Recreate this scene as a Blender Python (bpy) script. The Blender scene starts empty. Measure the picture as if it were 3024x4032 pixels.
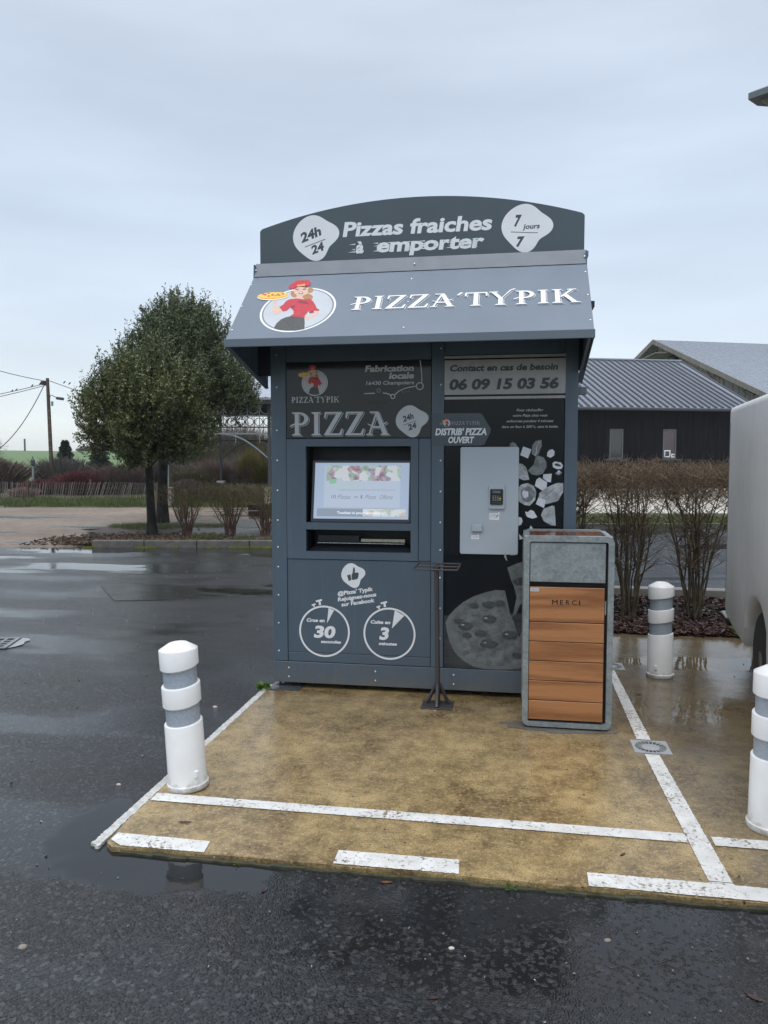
import bpy, bmesh, math, random
import numpy as np
from mathutils import Vector, Matrix
D2R = math.radians
SC = bpy.context.scene
COL = SC.collection
random.seed(11)
RNG = np.random.default_rng(11)

# ------------------------------------------------------------------ camera
cam_d = bpy.data.cameras.new('camera')
cam = bpy.data.objects.new('camera', cam_d); COL.objects.link(cam)
cam.location = (0, 0, 1.6)
cam.rotation_euler = (D2R(90 - 3.72), 0, D2R(9.5))
cam_d.sensor_fit = 'VERTICAL'; cam_d.sensor_height = 24; cam_d.lens = 18.02
cam_d.clip_start = 0.05; cam_d.clip_end = 6000
SC.camera = cam

# ------------------------------------------------------------------ world
SUN_EL, SUN_AZ = D2R(70), D2R(190)
world = bpy.data.worlds.new('World'); SC.world = world; world.use_nodes = True
wn, wl = world.node_tree.nodes, world.node_tree.links
wn.clear()
wout = wn.new('ShaderNodeOutputWorld')
sky = wn.new('ShaderNodeTexSky'); sky.sky_type = 'NISHITA'; sky.sun_disc = False
sky.sun_elevation = SUN_EL; sky.sun_rotation = SUN_AZ
bg1 = wn.new('ShaderNodeBackground'); bg1.inputs[1].default_value = 0.04
wl.new(sky.outputs[0], bg1.inputs[0])
tc = wn.new('ShaderNodeTexCoord')
sep = wn.new('ShaderNodeSeparateXYZ'); wl.new(tc.outputs['Generated'], sep.inputs[0])
ramp = wn.new('ShaderNodeValToRGB'); wl.new(sep.outputs[2], ramp.inputs[0])
e = ramp.color_ramp.elements
e[0].position = 0.0; e[0].color = (0.53, 0.56, 0.585, 1)
e[1].position = 1.0; e[1].color = (0.76, 0.77, 0.78, 1)
x = ramp.color_ramp.elements.new(0.10); x.color = (0.51, 0.545, 0.58, 1)
x = ramp.color_ramp.elements.new(0.28); x.color = (0.475, 0.53, 0.59, 1)
x = ramp.color_ramp.elements.new(0.50); x.color = (0.47, 0.52, 0.58, 1)
mp = wn.new('ShaderNodeMapping'); mp.inputs['Scale'].default_value = (1.0, 1.6, 5.5)
wl.new(tc.outputs['Generated'], mp.inputs[0])
ns = wn.new('ShaderNodeTexNoise'); ns.inputs['Scale'].default_value = 2.1; ns.inputs['Detail'].default_value = 7
ns.inputs['Roughness'].default_value = 0.5
wl.new(mp.outputs[0], ns.inputs['Vector'])
mr = wn.new('ShaderNodeMapRange'); mr.inputs[1].default_value = 0.3; mr.inputs[2].default_value = 0.7
mr.inputs[3].default_value = 0.88; mr.inputs[4].default_value = 1.09
wl.new(ns.outputs[0], mr.inputs[0])
vm = wn.new('ShaderNodeVectorMath'); vm.operation = 'SCALE'
wl.new(ramp.outputs[0], vm.inputs[0]); wl.new(mr.outputs[0], vm.inputs['Scale'])
bg2 = wn.new('ShaderNodeBackground'); bg2.inputs[1].default_value = 0.90
wl.new(vm.outputs[0], bg2.inputs[0])
add = wn.new('ShaderNodeAddShader')
wl.new(bg1.outputs[0], add.inputs[0]); wl.new(bg2.outputs[0], add.inputs[1])
wl.new(add.outputs[0], wout.inputs[0])

sd = bpy.data.lights.new('sun', 'SUN'); sd.energy = 1.5; sd.angle = D2R(50); sd.color = (1.0, 0.985, 0.96)
sun = bpy.data.objects.new('sun', sd); COL.objects.link(sun)
# the sun stands behind the camera, veiled by cloud
az = D2R(-100)
sv = Vector((math.cos(az) * math.cos(SUN_EL), math.sin(az) * math.cos(SUN_EL), math.sin(SUN_EL)))
sun.rotation_euler = (-sv).to_track_quat('-Z', 'Y').to_euler()
SC.view_settings.view_transform = 'Standard'; SC.view_settings.look = 'None'
SC.view_settings.exposure = 0.40; SC.view_settings.gamma = 1.0
SC.view_settings.use_curve_mapping = False
SC.render.engine = 'CYCLES'

# ------------------------------------------------------------------ materials
def newmat(name):
    m = bpy.data.materials.new(name); m.use_nodes = True
    nt = m.node_tree; nt.nodes.clear()
    o = nt.nodes.new('ShaderNodeOutputMaterial'); b = nt.nodes.new('ShaderNodeBsdfPrincipled')
    nt.links.new(b.outputs[0], o.inputs[0])
    return m, nt, b

class NT:
    """short hand for building node trees"""
    def __init__(s, nt): s.nt = nt
    def n(s, t, **k):
        x = s.nt.nodes.new(t)
        for a, b in k.items(): setattr(x, a, b)
        return x
    def l(s, a, b): s.nt.links.new(a, b)
    def coord(s, kind='Object', scale=(1, 1, 1), loc=(0, 0, 0)):
        t = s.n('ShaderNodeTexCoord'); m = s.n('ShaderNodeMapping')
        m.inputs['Scale'].default_value = scale; m.inputs['Location'].default_value = loc
        s.l(t.outputs[kind], m.inputs[0]); return m.outputs[0]
    def noise(s, v, scale, detail=4, rough=0.55):
        x = s.n('ShaderNodeTexNoise'); x.inputs['Scale'].default_value = scale
        x.inputs['Detail'].default_value = detail; x.inputs['Roughness'].default_value = rough
        s.l(v, x.inputs['Vector']); return x.outputs[0]
    def vor(s, v, scale, feature='F1'):
        x = s.n('ShaderNodeTexVoronoi', feature=feature); x.inputs['Scale'].default_value = scale
        s.l(v, x.inputs['Vector']); return x
    def rng(s, v, a, b, c=0., d=1., smooth=False):
        x = s.n('ShaderNodeMapRange')
        if smooth: x.interpolation_type = 'SMOOTHSTEP'
        for i, k in enumerate((a, b, c, d)): x.inputs[i + 1].default_value = k
        s.l(v, x.inputs[0]); return x.outputs[0]
    def math(s, op, a, b=0.):
        x = s.n('ShaderNodeMath', operation=op)
        for i, k in enumerate((a, b)):
            if isinstance(k, (int, float)): x.inputs[i].default_value = k
            else: s.l(k, x.inputs[i])
        return x.outputs[0]
    def mix(s, f, a, b):
        x = s.n('ShaderNodeMix', data_type='RGBA')
        for i, k in ((0, f), (6, a), (7, b)):
            if isinstance(k, (int, float)): x.inputs[i].default_value = k
            elif isinstance(k, tuple): x.inputs[i].default_value = (*k[:3], 1)
            else: s.l(k, x.inputs[i])
        return x.outputs[2]
    def fmix(s, f, a, b):
        x = s.n('ShaderNodeMix', data_type='FLOAT')
        for i, k in ((0, f), (2, a), (3, b)):
            if isinstance(k, (int, float)): x.inputs[i].default_value = k
            else: s.l(k, x.inputs[i])
        return x.outputs[0]
    def bump(s, h, strength=0.3, dist=0.01, normal=None):
        x = s.n('ShaderNodeBump'); x.inputs['Distance'].default_value = dist
        if isinstance(strength, (int, float)): x.inputs['Strength'].default_value = strength
        else: s.l(strength, x.inputs['Strength'])
        s.l(h, x.inputs['Height'])
        if normal is not None: s.l(normal, x.inputs['Normal'])
        return x.outputs[0]

_cache = {}
def M(name, c, rough=0.5, var=0.12, vscale=6, metal=0.0, bump=0.0, bscale=60, c2=None, coat=0.0, stretch=(1, 1, 1), spec=0.5, rvar=0.06):
    """a procedural paint, metal, wood or stone: colour and gloss wander with noise"""
    if name in _cache: return _cache[name]
    m, nt, b = newmat(name); k = NT(nt)
    v = k.coord(scale=stretch)
    n1 = k.noise(v, vscale, 5)
    f = k.rng(n1, 0.3, 0.7)
    if c2 is None: c2 = tuple(min(1, a * (1 + var)) for a in c); c1 = tuple(a * (1 - var) for a in c)
    else: c1 = c
    k.l(k.mix(f, c1, c2), b.inputs['Base Color'])
    n2 = k.noise(v, vscale * 2.7, 3)
    k.l(k.rng(n2, 0.3, 0.7, max(0.02, rough - rvar), min(1, rough + rvar)), b.inputs['Roughness'])
    b.inputs['Metallic'].default_value = metal
    b.inputs['Specular IOR Level'].default_value = spec
    if coat: b.inputs['Coat Weight'].default_value = coat; b.inputs['Coat Roughness'].default_value = 0.08
    if bump:
        n3 = k.noise(v, bscale, 4)
        k.l(k.bump(n3, bump, 0.004), b.inputs['Normal'])
    _cache[name] = m; return m

def tinted(name, lo, hi, rough=0.6, transl=0.0, spec=0.3, attr='tint'):
    """leaf or twig colour runs between two tones by the piece's own tint"""
    if name in _cache: return _cache[name]
    m, nt, b = newmat(name); k = NT(nt)
    a = k.n('ShaderNodeAttribute', attribute_name=attr)
    k.l(k.mix(a.outputs['Fac'], lo, hi), b.inputs['Base Color'])
    b.inputs['Roughness'].default_value = rough; b.inputs['Specular IOR Level'].default_value = spec
    if transl:
        t = k.n('ShaderNodeBsdfTranslucent'); k.l(k.mix(a.outputs['Fac'], lo, hi), t.inputs[0])
        mx = k.n('ShaderNodeMixShader'); mx.inputs[0].default_value = transl
        o = [x for x in nt.nodes if x.type == 'OUTPUT_MATERIAL'][0]
        k.l(b.outputs[0], mx.inputs[1]); k.l(t.outputs[0], mx.inputs[2]); k.l(mx.outputs[0], o.inputs[0])
    _cache[name] = m; return m

def emitmat(name, c, s=1.0):
    m, nt, b = newmat(name)
    b.inputs['Base Color'].default_value = (*[q * 0.3 for q in c], 1); b.inputs['Roughness'].default_value = 0.12
    b.inputs['Emission Color'].default_value = (*c, 1); b.inputs['Emission Strength'].default_value = s
    return m

# ---- wet asphalt
def ellipse_mask(k, v, cx, cy, rx, ry, wob, edge=0.35):
    s_ = k.n('ShaderNodeSeparateXYZ'); k.l(v, s_.inputs[0])
    dx = k.math('DIVIDE', k.math('SUBTRACT', s_.outputs[0], cx), rx)
    dy = k.math('DIVIDE', k.math('SUBTRACT', s_.outputs[1], cy), ry)
    d = k.math('SQRT', k.math('ADD', k.math('MULTIPLY', dx, dx), k.math('MULTIPLY', dy, dy)))
    d = k.math('ADD', d, wob)
    return k.rng(d, 1 - edge * 0.5, 1 + edge * 0.5, 1, 0, True)

def mat_asphalt():
    m, nt, b = newmat('wet_asphalt'); k = NT(nt)
    v = k.coord()
    vo = k.vor(v, 125); vo2 = k.vor(v, 72)
    sepc = k.n('ShaderNodeSeparateColor'); k.l(vo.outputs['Color'], sepc.inputs[0])
    sepd = k.n('ShaderNodeSeparateColor'); k.l(vo2.outputs['Color'], sepd.inputs[0])
    base = k.mix(k.rng(sepc.outputs[0], 0, 1), (0.003, 0.0034, 0.0042), (0.036, 0.037, 0.038))
    base = k.mix(k.rng(sepd.outputs[1], 0.80, 1.0), base, (0.07, 0.072, 0.075))
    core = k.math('MULTIPLY', k.rng(sepd.outputs[2], 0.9845, 0.985), k.rng(vo2.outputs['Distance'], 0.28, 0.22))
    base = k.mix(core, base, (0.42, 0.40, 0.36))
    patch = k.noise(v, 0.7, 4)
    base = k.mix(k.rng(patch, 0.35, 0.65, 0, 0.45), base, (0.020, 0.022, 0.026))
    wob = k.rng(k.noise(v, 1.9, 5), 0, 1, -0.45, 0.45)
    wob2 = k.rng(k.noise(v, 7, 4), 0, 1, -0.5, 0.5)
    pud = ellipse_mask(k, v, -1.38, 2.80, 0.55, 0.19, wob2, 0.45)
    pud = k.math('MAXIMUM', pud, ellipse_mask(k, v, -1.82, 3.05, 0.14, 0.34, wob2, 0.45))
    pud = k.math('MAXIMUM', pud, k.math('MULTIPLY', ellipse_mask(k, v, 0.3, 2.62, 1.25, 0.40, wob2, 0.7), k.rng(sepd.outputs[0], 0.62, 0.60, 0.15, 0.92)))
    v2 = k.coord(scale=(0.22, 0.75, 1))
    far = k.rng(k.noise(v2, 1.0, 5, 0.6), 0.52, 0.58)
    sy = k.n('ShaderNodeSeparateXYZ'); k.l(v, sy.inputs[0])
    far = k.math('MULTIPLY', far, k.rng(sy.outputs[1], 5.0, 9.0))
    pud = k.math('MAXIMUM', pud, k.math('MULTIPLY', far, 0.93))
    damp = k.rng(k.noise(k.coord(scale=(0.35, 1, 1)), 0.9, 5), 0.33, 0.56)
    base = k.mix(pud, base, (0.014, 0.0145, 0.015))
    k.l(base, b.inputs['Base Color'])
    ro = k.fmix(damp, 0.24, 0.10)
    ro = k.fmix(pud, ro, 0.025); k.l(ro, b.inputs['Roughness'])
    b.inputs['Specular IOR Level'].default_value = 0.5
    h = k.math('ADD', k.math('MULTIPLY', vo.outputs['Distance'], -0.9), k.math('ADD', k.math('MULTIPLY', sepc.outputs[1], 0.55), k.math('MULTIPLY', sepd.outputs[0], 0.45)))
    inv = k.math('SUBTRACT', 1.0, pud)
    st = k.math('MULTIPLY', inv, k.fmix(damp, 0.62, 0.13))
    nb = k.bump(h, st, 0.0105)
    rip = k.noise(v, 16, 2)
    nb2 = k.bump(rip, 0.03, 0.01, nb)
    k.l(nb2, b.inputs['Normal'])
    return m

def mat_slab():
    m, nt, b = newmat('wet_tan_concrete'); k = NT(nt)
    v = k.coord()
    st = k.noise(v, 1.6, 6, 0.65)
    st2 = k.noise(v, 8.5, 6, 0.75)
    c = k.mix(k.rng(k.math('ADD', k.math('MULTIPLY', st, 0.5), k.math('MULTIPLY', st2, 0.5)), 0.40, 0.60), (0.15, 0.098, 0.040), (0.50, 0.37, 0.175))
    c = k.mix(k.rng(k.noise(v, 9, 5, 0.7), 0.45, 0.7, 0, 0.55), c, (0.105, 0.074, 0.038))
    c = k.mix(k.rng(k.noise(v, 48, 3), 0.50, 0.75, 0, 0.75), c, (0.50, 0.39, 0.22))
    c = k.mix(k.rng(k.noise(v, 130, 2, 0.7), 0.50, 0.68, 0, 0.75), c, (0.05, 0.038, 0.022))
    vo = k.vor(v, 70); sc_ = k.n('ShaderNodeSeparateColor'); k.l(vo.outputs['Color'], sc_.inputs[0])
    gr = k.math('MULTIPLY', k.rng(sc_.outputs[0], 0.965, 0.97), k.rng(vo.outputs['Distance'], 0.3, 0.2))
    c = k.mix(gr, c, (0.5, 0.42, 0.28))
    gd = k.math('MULTIPLY', k.rng(sc_.outputs[1], 0.985, 0.99), k.rng(vo.outputs['Distance'], 0.4, 0.3))
    c = k.mix(gd, c, (0.04, 0.03, 0.02))
    s_ = k.n('ShaderNodeSeparateXYZ'); k.l(v, s_.inputs[0])
    wob = k.rng(k.noise(v, 2.3, 5), 0, 1, -0.5, 0.5)
    # the bay on the right carries a film of water and grey silt; dirt gathers by the machine
    wet = k.rng(k.math('ADD', k.math('ADD', s_.outputs[0], wob), k.math('MULTIPLY', s_.outputs[1], 0.28)), 1.65, 2.35)
    back = k.rng(k.math('ADD', s_.outputs[1], wob), 3.6, 5.2)
    c = k.mix(k.math('MULTIPLY', wet, 0.62), c, (0.085, 0.077, 0.066))
    c = k.mix(k.math('MULTIPLY', back, 0.30), c, (0.10, 0.075, 0.042))
    wob2 = k.rng(k.noise(v, 5, 4), 0, 1, -0.55, 0.55)
    pud = ellipse_mask(k, v, 1.75, 6.35, 0.95, 0.22, wob2, 0.12)
    pud = k.math('MAXIMUM', pud, ellipse_mask(k, v, 1.05, 5.15, 0.42, 0.30, wob2, 0.2))
    pud = k.math('MAXIMUM', pud, k.math('MULTIPLY', ellipse_mask(k, v, 1.5, 5.2, 0.9, 1.0, wob, 0.3), 0.75))
    k.l(c, b.inputs['Base Color'])
    r = k.fmix(k.rng(k.noise(v, 3, 5), 0.35, 0.65), 0.25, 0.11)
    r = k.fmix(wet, r, 0.13); r = k.fmix(k.math('MULTIPLY', back, 0.7), r, 0.13)
    k.l(k.fmix(pud, r, 0.03), b.inputs['Roughness'])
    h = k.noise(v, 75, 5, 0.7)
    stn = k.math('MULTIPLY', k.math('SUBTRACT', 1.0, k.math('MAXIMUM', pud, k.math('MULTIPLY', back, 0.5))), 0.26)
    k.l(k.bump(k.noise(v, 4, 2), 0.12, 0.02, k.bump(h, stn, 0.006)), b.inputs['Normal'])
    return m

def mat_line():
    m, nt, b = newmat('worn_white_road_paint'); k = NT(nt)
    v = k.coord()
    w = k.noise(v, 55, 6, 0.75)
    w2 = k.noise(v, 3.0, 4)
    th = k.math('ADD', w, k.math('MULTIPLY', w2, 0.36))
    c = k.mix(k.rng(k.noise(v, 14, 4), 0.3, 0.7), (0.60, 0.60, 0.58), (0.78, 0.78, 0.77))
    c = k.mix(k.rng(th, 0.74, 0.80), c, (0.17, 0.135, 0.085))
    k.l(c, b.inputs['Base Color'])
    b.inputs['Roughness'].default_value = 0.32
    k.l(k.bump(w, 0.35, 0.004), b.inputs['Normal'])
    return m

def mat_wood(name, c1, c2, axis=0, rough=0.28, ring=7.0):
    m, nt, b = newmat(name); k = NT(nt)
    sc = [16.0, 16.0, 16.0]; sc[axis] = 1.0
    v = k.coord(scale=tuple(sc))
    rnd = k.n('ShaderNodeObjectInfo')
    off = k.n('ShaderNodeVectorMath', operation='ADD'); cmb = k.n('ShaderNodeCombineXYZ')
    k.l(k.math('MULTIPLY', rnd.outputs['Random'], 37.0), cmb.inputs[0]); k.l(k.math('MULTIPLY', rnd.outputs['Random'], 11.0), cmb.inputs[2])
    k.l(v, off.inputs[0]); k.l(cmb.outputs[0], off.inputs[1]); vv = off.outputs[0]
    n = k.noise(vv, 0.55, 1)
    w = k.math('SINE', k.math('MULTIPLY', n, ring * 9))
    f = k.rng(w, -1, 1)
    fine = k.noise(vv, 9, 6, 0.7)
    f = k.math('ADD', k.math('MULTIPLY', f, 0.38), k.math('MULTIPLY', fine, 0.75))
    k.l(k.mix(k.rng(f, 0.28, 0.74), c1, c2), b.inputs['Base Color'])
    b.inputs['Roughness'].default_value = rough
    return m

def mat_galv():
    m, nt, b = newmat('weathered_galvanised_steel'); k = NT(nt)
    v = k.coord()
    vo = k.vor(v, 70); s_ = k.n('ShaderNodeSeparateColor'); k.l(vo.outputs['Color'], s_.inputs[0])
    n = k.noise(v, 9, 6, 0.7)
    f = k.math('ADD', k.math('MULTIPLY', s_.outputs[0], 0.20), k.math('MULTIPLY', n, 0.9))
    c = k.mix(k.rng(f, 0.35, 0.85), (0.20, 0.235, 0.245), (0.38, 0.42, 0.43))
    c = k.mix(k.rng(k.noise(v, 26, 5, 0.7), 0.58, 0.70, 0, 0.6), c, (0.11, 0.115, 0.10))
    k.l(c, b.inputs['Base Color'])
    b.inputs['Metallic'].default_value = 0.35
    k.l(k.rng(n, 0.3, 0.7, 0.32, 0.55), b.inputs['Roughness'])
    return m

def mat_ground(name, cols, scale=2.0, rough=0.8, pud=False, bump=0.6, bscale=30, wetr=None):
    m, nt, b = newmat(name); k = NT(nt)
    v = k.coord()
    c = k.mix(k.rng(k.noise(v, scale, 6, 0.65), 0.35, 0.65), cols[0], cols[1])
    c = k.mix(k.rng(k.noise(v, scale * 12, 4, 0.7), 0.45, 0.7), c, cols[2])
    r = None
    if pud:
        p = k.rng(k.noise(k.coord(scale=(0.13, 0.42, 1)), 1.3, 4), 0.57, 0.62)
        c = k.mix(p, c, (0.06, 0.06, 0.055))
        r = k.fmix(p, rough, 0.06)
        k.l(r, b.inputs['Roughness'])
    else: b.inputs['Roughness'].default_value = rough
    k.l(c, b.inputs['Base Color'])
    k.l(k.bump(k.noise(v, bscale, 5, 0.7), bump, 0.02), b.inputs['Normal'])
    return m

def mat_bollard():
    m, nt, b = newmat('scuffed_white_plastic'); k = NT(nt)
    v = k.coord()
    s_ = k.n('ShaderNodeSeparateXYZ'); k.l(v, s_.inputs[0])
    c = k.mix(k.rng(k.noise(v, 9, 4), 0.3, 0.7), (0.80, 0.80, 0.79), (0.87, 0.88, 0.88))
    sc_ = k.noise(k.coord(scale=(9, 9, 55)), 1.2, 5, 0.75)
    c = k.mix(k.rng(sc_, 0.66, 0.74, 0, 0.55), c, (0.36, 0.36, 0.35))
    foot = k.math('ADD', s_.outputs[2], k.rng(k.noise(v, 22, 5, 0.7), 0, 1, -0.09, 0.09))
    c = k.mix(k.rng(foot, 0.055, 0.0, 0, 0.65), c, (0.26, 0.24, 0.20))
    k.l(c, b.inputs['Base Color']); b.inputs['Roughness'].default_value = 0.30
    return m
def mat_coat(name, c, rough):
    m, nt, b = newmat(name); k = NT(nt)
    v = k.coord()
    n1 = k.noise(v, 2.2, 5)
    base = k.mix(k.rng(n1, 0.3, 0.7), tuple(a * .93 for a in c), tuple(a * 1.07 for a in c))
    st = k.noise(k.coord(scale=(26, 26, 1.1)), 1.0, 5, 0.65)
    base = k.mix(k.rng(st, 0.52, 0.72, 0, 0.28), base, tuple(a * 1.5 for a in c))
    s_ = k.n('ShaderNodeSeparateXYZ'); k.l(v, s_.inputs[0])
    z = k.math('ADD', s_.outputs[2], k.rng(k.noise(v, 16, 6, 0.75), 0, 1, -0.30, 0.30))
    base = k.mix(k.rng(z, 0.20, -0.05, 0, 0.55), base, (0.16, 0.13, 0.085))
    spk = k.noise(v, 90, 3, 0.6)
    base = k.mix(k.rng(spk, 0.70, 0.76, 0, 0.25), base, tuple(a * 1.8 for a in c))
    k.l(base, b.inputs['Base Color'])
    k.l(k.fmix(k.rng(st, 0.4, 0.7), rough - .06, rough + .12), b.inputs['Roughness'])
    b.inputs['Specular IOR Level'].default_value = 0.45
    k.l(k.bump(k.noise(v, 2.5, 2), 0.45, 0.004), b.inputs['Normal'])
    return m
def mat_van():
    m, nt, b = newmat('grimy_white_van_paint'); k = NT(nt)
    v = k.coord(); s_ = k.n('ShaderNodeSeparateXYZ'); k.l(v, s_.inputs[0])
    c = k.mix(k.rng(k.noise(v, 1.1, 4), 0.3, 0.7), (0.70, 0.695, 0.67), (0.78, 0.78, 0.765))
    run = k.noise(k.coord(scale=(6, 6, 0.7)), 1.6, 6, 0.7)
    c = k.mix(k.rng(run, 0.52, 0.75, 0, 0.30), c, (0.36, 0.345, 0.31))
    z = k.math('ADD', s_.outputs[2], k.rng(k.noise(v, 5, 6, 0.7), 0, 1, -0.35, 0.35))
    c = k.mix(k.rng(z, 0.95, 0.15, 0, 0.55), c, (0.27, 0.245, 0.20))
    c = k.mix(k.rng(k.noise(v, 60, 3, 0.7), 0.66, 0.74, 0, 0.35), c, (0.25, 0.23, 0.19))
    k.l(c, b.inputs['Base Color']); k.l(k.rng(run, 0.3, 0.7, 0.28, 0.5), b.inputs['Roughness'])
    return m
MAT = dict(
 asphalt=mat_asphalt(), slab=mat_slab(), line=mat_line(), galv=mat_galv(),
 body=mat_coat('blue_grey_powder_coat', (0.080, 0.113, 0.150), 0.38),
 body2=mat_coat('blue_grey_coated_door', (0.075, 0.106, 0.140), 0.36),
 awn=M('blue_grey_awning_sheet', (0.145, 0.185, 0.235), 0.33, 0.07, 2, spec=0.55, bump=0.2, bscale=1.6, rvar=.05),
 cap=M('blue_grey_awning_cap', (0.115, 0.145, 0.180), 0.38, 0.06, 3),
 dark=M('dark_painted_interior', (0.012, 0.015, 0.022), 0.5, 0.1, 5),
 print_dark=M('dark_green_grey_vinyl', (0.019, 0.026, 0.031), 0.10, 0.06, 3, spec=0.35, rvar=0.02),
 sign_dark=M('dark_green_grey_board', (0.063, 0.086, 0.102), 0.38, 0.05, 4),
 black_print=M('black_photo_print', (0.007, 0.009, 0.013), 0.16, 0.3, 2, spec=0.22, rvar=0.03),
 white=M('white_vinyl', (0.78, 0.80, 0.83), 0.35, 0.03, 6),
 bwhite=mat_bollard(),
 bshade=M('scuffed_bollard_plastic', (0.66, 0.68, 0.70), 0.38, 0.06, 12),
 pgrey=M('light_grey_enamel', (0.42, 0.48, 0.53), 0.36, 0.03, 3),
 black=M('black_plastic', (0.008, 0.009, 0.011), 0.35, 0.1, 8),
 rubber=M('black_rubber', (0.014, 0.014, 0.015), 0.65, 0.2, 20, bump=0.1),
 screw=M('bright_screw_steel', (0.62, 0.65, 0.68), 0.25, 0.05, 30, metal=0.6),
 rust=M('rusty_dark_steel', (0.060, 0.064, 0.075), 0.45, 0.1, 10, metal=0.4, c2=(0.085, 0.070, 0.066), bump=0.2, bscale=80),
 steel=M('bare_stainless_rail', (0.45, 0.42, 0.33), 0.3, 0.1, 9, metal=0.7),
 black_gap=M('unlit_cavity_black', (0.004, 0.004, 0.006), 0.6, 0.1, 8),
 wood=mat_wood('orange_brown_wood_laminate', (0.235, 0.092, 0.034), (0.43, 0.195, 0.080), 0, 0.30, 3.2),
 woodtop=mat_wood('wet_red_brown_wood_laminate', (0.10, 0.03, 0.012), (0.24, 0.085, 0.035), 1, 0.10),
 engr=M('engraved_dark_brown', (0.016, 0.005, 0.004), 0.5, 0.1, 8),
 red=M('print_red', (0.50, 0.022, 0.045), 0.36, 0.18, 40), redd=M('print_dark_red', (0.25, 0.012, 0.028), 0.36, 0.1, 40),
 skin=M('print_skin', (0.68, 0.44, 0.34), 0.36, 0.05, 40), hair=M('print_hair', (0.40, 0.20, 0.075), 0.36, 0.15, 40),
 yellow=M('print_yellow', (0.82, 0.52, 0.07), 0.36, 0.12, 60), orange=M('print_orange', (0.80, 0.33, 0.05), 0.36, 0.1, 50),
 skirt=M('print_charcoal', (0.055, 0.06, 0.062), 0.36, 0.25, 60), disc=M('print_pale_grey', (0.50, 0.53, 0.57), 0.36, 0.06, 8),
 ring=M('print_blue_grey', (0.17, 0.20, 0.26), 0.36, 0.05, 8), navy=M('print_dark_slate', (0.030, 0.042, 0.050), 0.36, 0.06, 8),
 gw=M('grey_print_white', (0.62, 0.65, 0.70), 0.3, 0.10, 22), gl=M('grey_print_light', (0.36, 0.385, 0.41), 0.3, 0.45, 22),
 gm=M('grey_print_mid', (0.17, 0.19, 0.20), 0.3, 0.4, 30), gd=M('grey_print_dark', (0.045, 0.052, 0.055), 0.3, 0.5, 40),
 dough=M('grey_print_dough', (0.070, 0.082, 0.088), 0.3, 0.1, 13, c2=(0.19, 0.215, 0.225)),
 doughc=M('grey_print_crust', (0.13, 0.148, 0.155), 0.3, 0.18, 9),
 pdark=M('phone_board_grey', (0.34, 0.345, 0.35), 0.25, 0.03, 5),
 reflect=M('grey_reflective_film', (0.36, 0.41, 0.47), 0.28, 0.10, 60, spec=0.6),
 kerbwhite=M('flaking_white_kerb_paint', (0.36, 0.36, 0.34), 0.45, 0.2, 45, c2=(0.66, 0.66, 0.64), bump=0.6, bscale=90),
 concrete=M('grey_concrete', (0.20, 0.195, 0.18), 0.6, 0.2, 5, bump=0.3, bscale=50),
 kerb=M('wet_dark_kerb_stone', (0.070, 0.068, 0.062), 0.45, 0.3, 7, c2=(0.14, 0.132, 0.115), bump=0.4, bscale=50),
 concl=M('pale_concrete', (0.50, 0.47, 0.42), 0.6, 0.15, 5, bump=0.2, bscale=50),
 van=mat_van(),
 glass=M('dark_window_glass', (0.02, 0.024, 0.028), 0.04, 0.1, 3, spec=0.9),
 rim=M('silver_wheel_paint', (0.34, 0.34, 0.34), 0.35, 0.1, 10, metal=0.4),
 blackwood=M('black_stained_boards', (0.002, 0.0022, 0.003), 0.85, 0.3, 2, c2=(0.011, 0.012, 0.015), stretch=(5, 5, 0.4), spec=0.12),
 oldwood=M('weathered_grey_boards', (0.12, 0.105, 0.09), 0.8, 0.3, 3, c2=(0.32, 0.29, 0.26), stretch=(5, 5, 0.3)),
 roofm=M('wet_grey_roof_sheet', (0.24, 0.265, 0.32), 0.22, 0.08, 0.8, metal=0.35),
 ribm=M('dark_roof_rib', (0.040, 0.045, 0.056), 0.4, 0.08, 2),
 roofl=M('pale_zinc_roof', (0.42, 0.46, 0.52), 0.28, 0.06, 1.0, metal=0.3),
 postd=M('dark_grey_steel', (0.055, 0.060, 0.065), 0.5, 0.1, 5), postl=M('pale_green_grey_steel', (0.22, 0.27, 0.28), 0.5, 0.1, 5),
 bark=M('wet_dark_bark', (0.008, 0.007, 0.007), 0.75, 0.3, 12, c2=(0.034, 0.031, 0.028), spec=0.2, bump=1.0, bscale=28, stretch=(1, 1, 0.35)),
 pole=M('creosoted_pole_wood', (0.060, 0.040, 0.028), 0.8, 0.3, 3, c2=(0.12, 0.085, 0.06), stretch=(4, 4, 0.3)),
 picket=tinted('grey_chestnut_pale', (0.060, 0.052, 0.045), (0.185, 0.165, 0.145), 0.8),
 pale_post=M('weathered_yellow_post', (0.22, 0.19, 0.125), 0.8, 0.2, 4, stretch=(3, 3, 0.5)),
 benchw=M('dark_bench_board', (0.045, 0.026, 0.022), 0.5, 0.2, 6), benchp=M('pink_bench_edge', (0.30, 0.17, 0.15), 0.5, 0.15, 6),
 housew=M('cream_render', (0.50, 0.47, 0.43), 0.7, 0.06, 2), tile=M('pink_brown_tiles', (0.24, 0.13, 0.10), 0.7, 0.2, 6),
 lampm=M('grey_lamp_casting', (0.13, 0.15, 0.16), 0.35, 0.06, 6), lampg=M('frosted_lamp_glass', (0.20, 0.22, 0.215), 0.2, 0.06, 6),
 castiron=M('wet_cast_iron', (0.20, 0.20, 0.20), 0.3, 0.2, 20, c2=(0.13, 0.125, 0.118)),
 drainm=M('grey_drain_cover', (0.34, 0.36, 0.37), 0.4, 0.08, 20),
)
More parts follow.
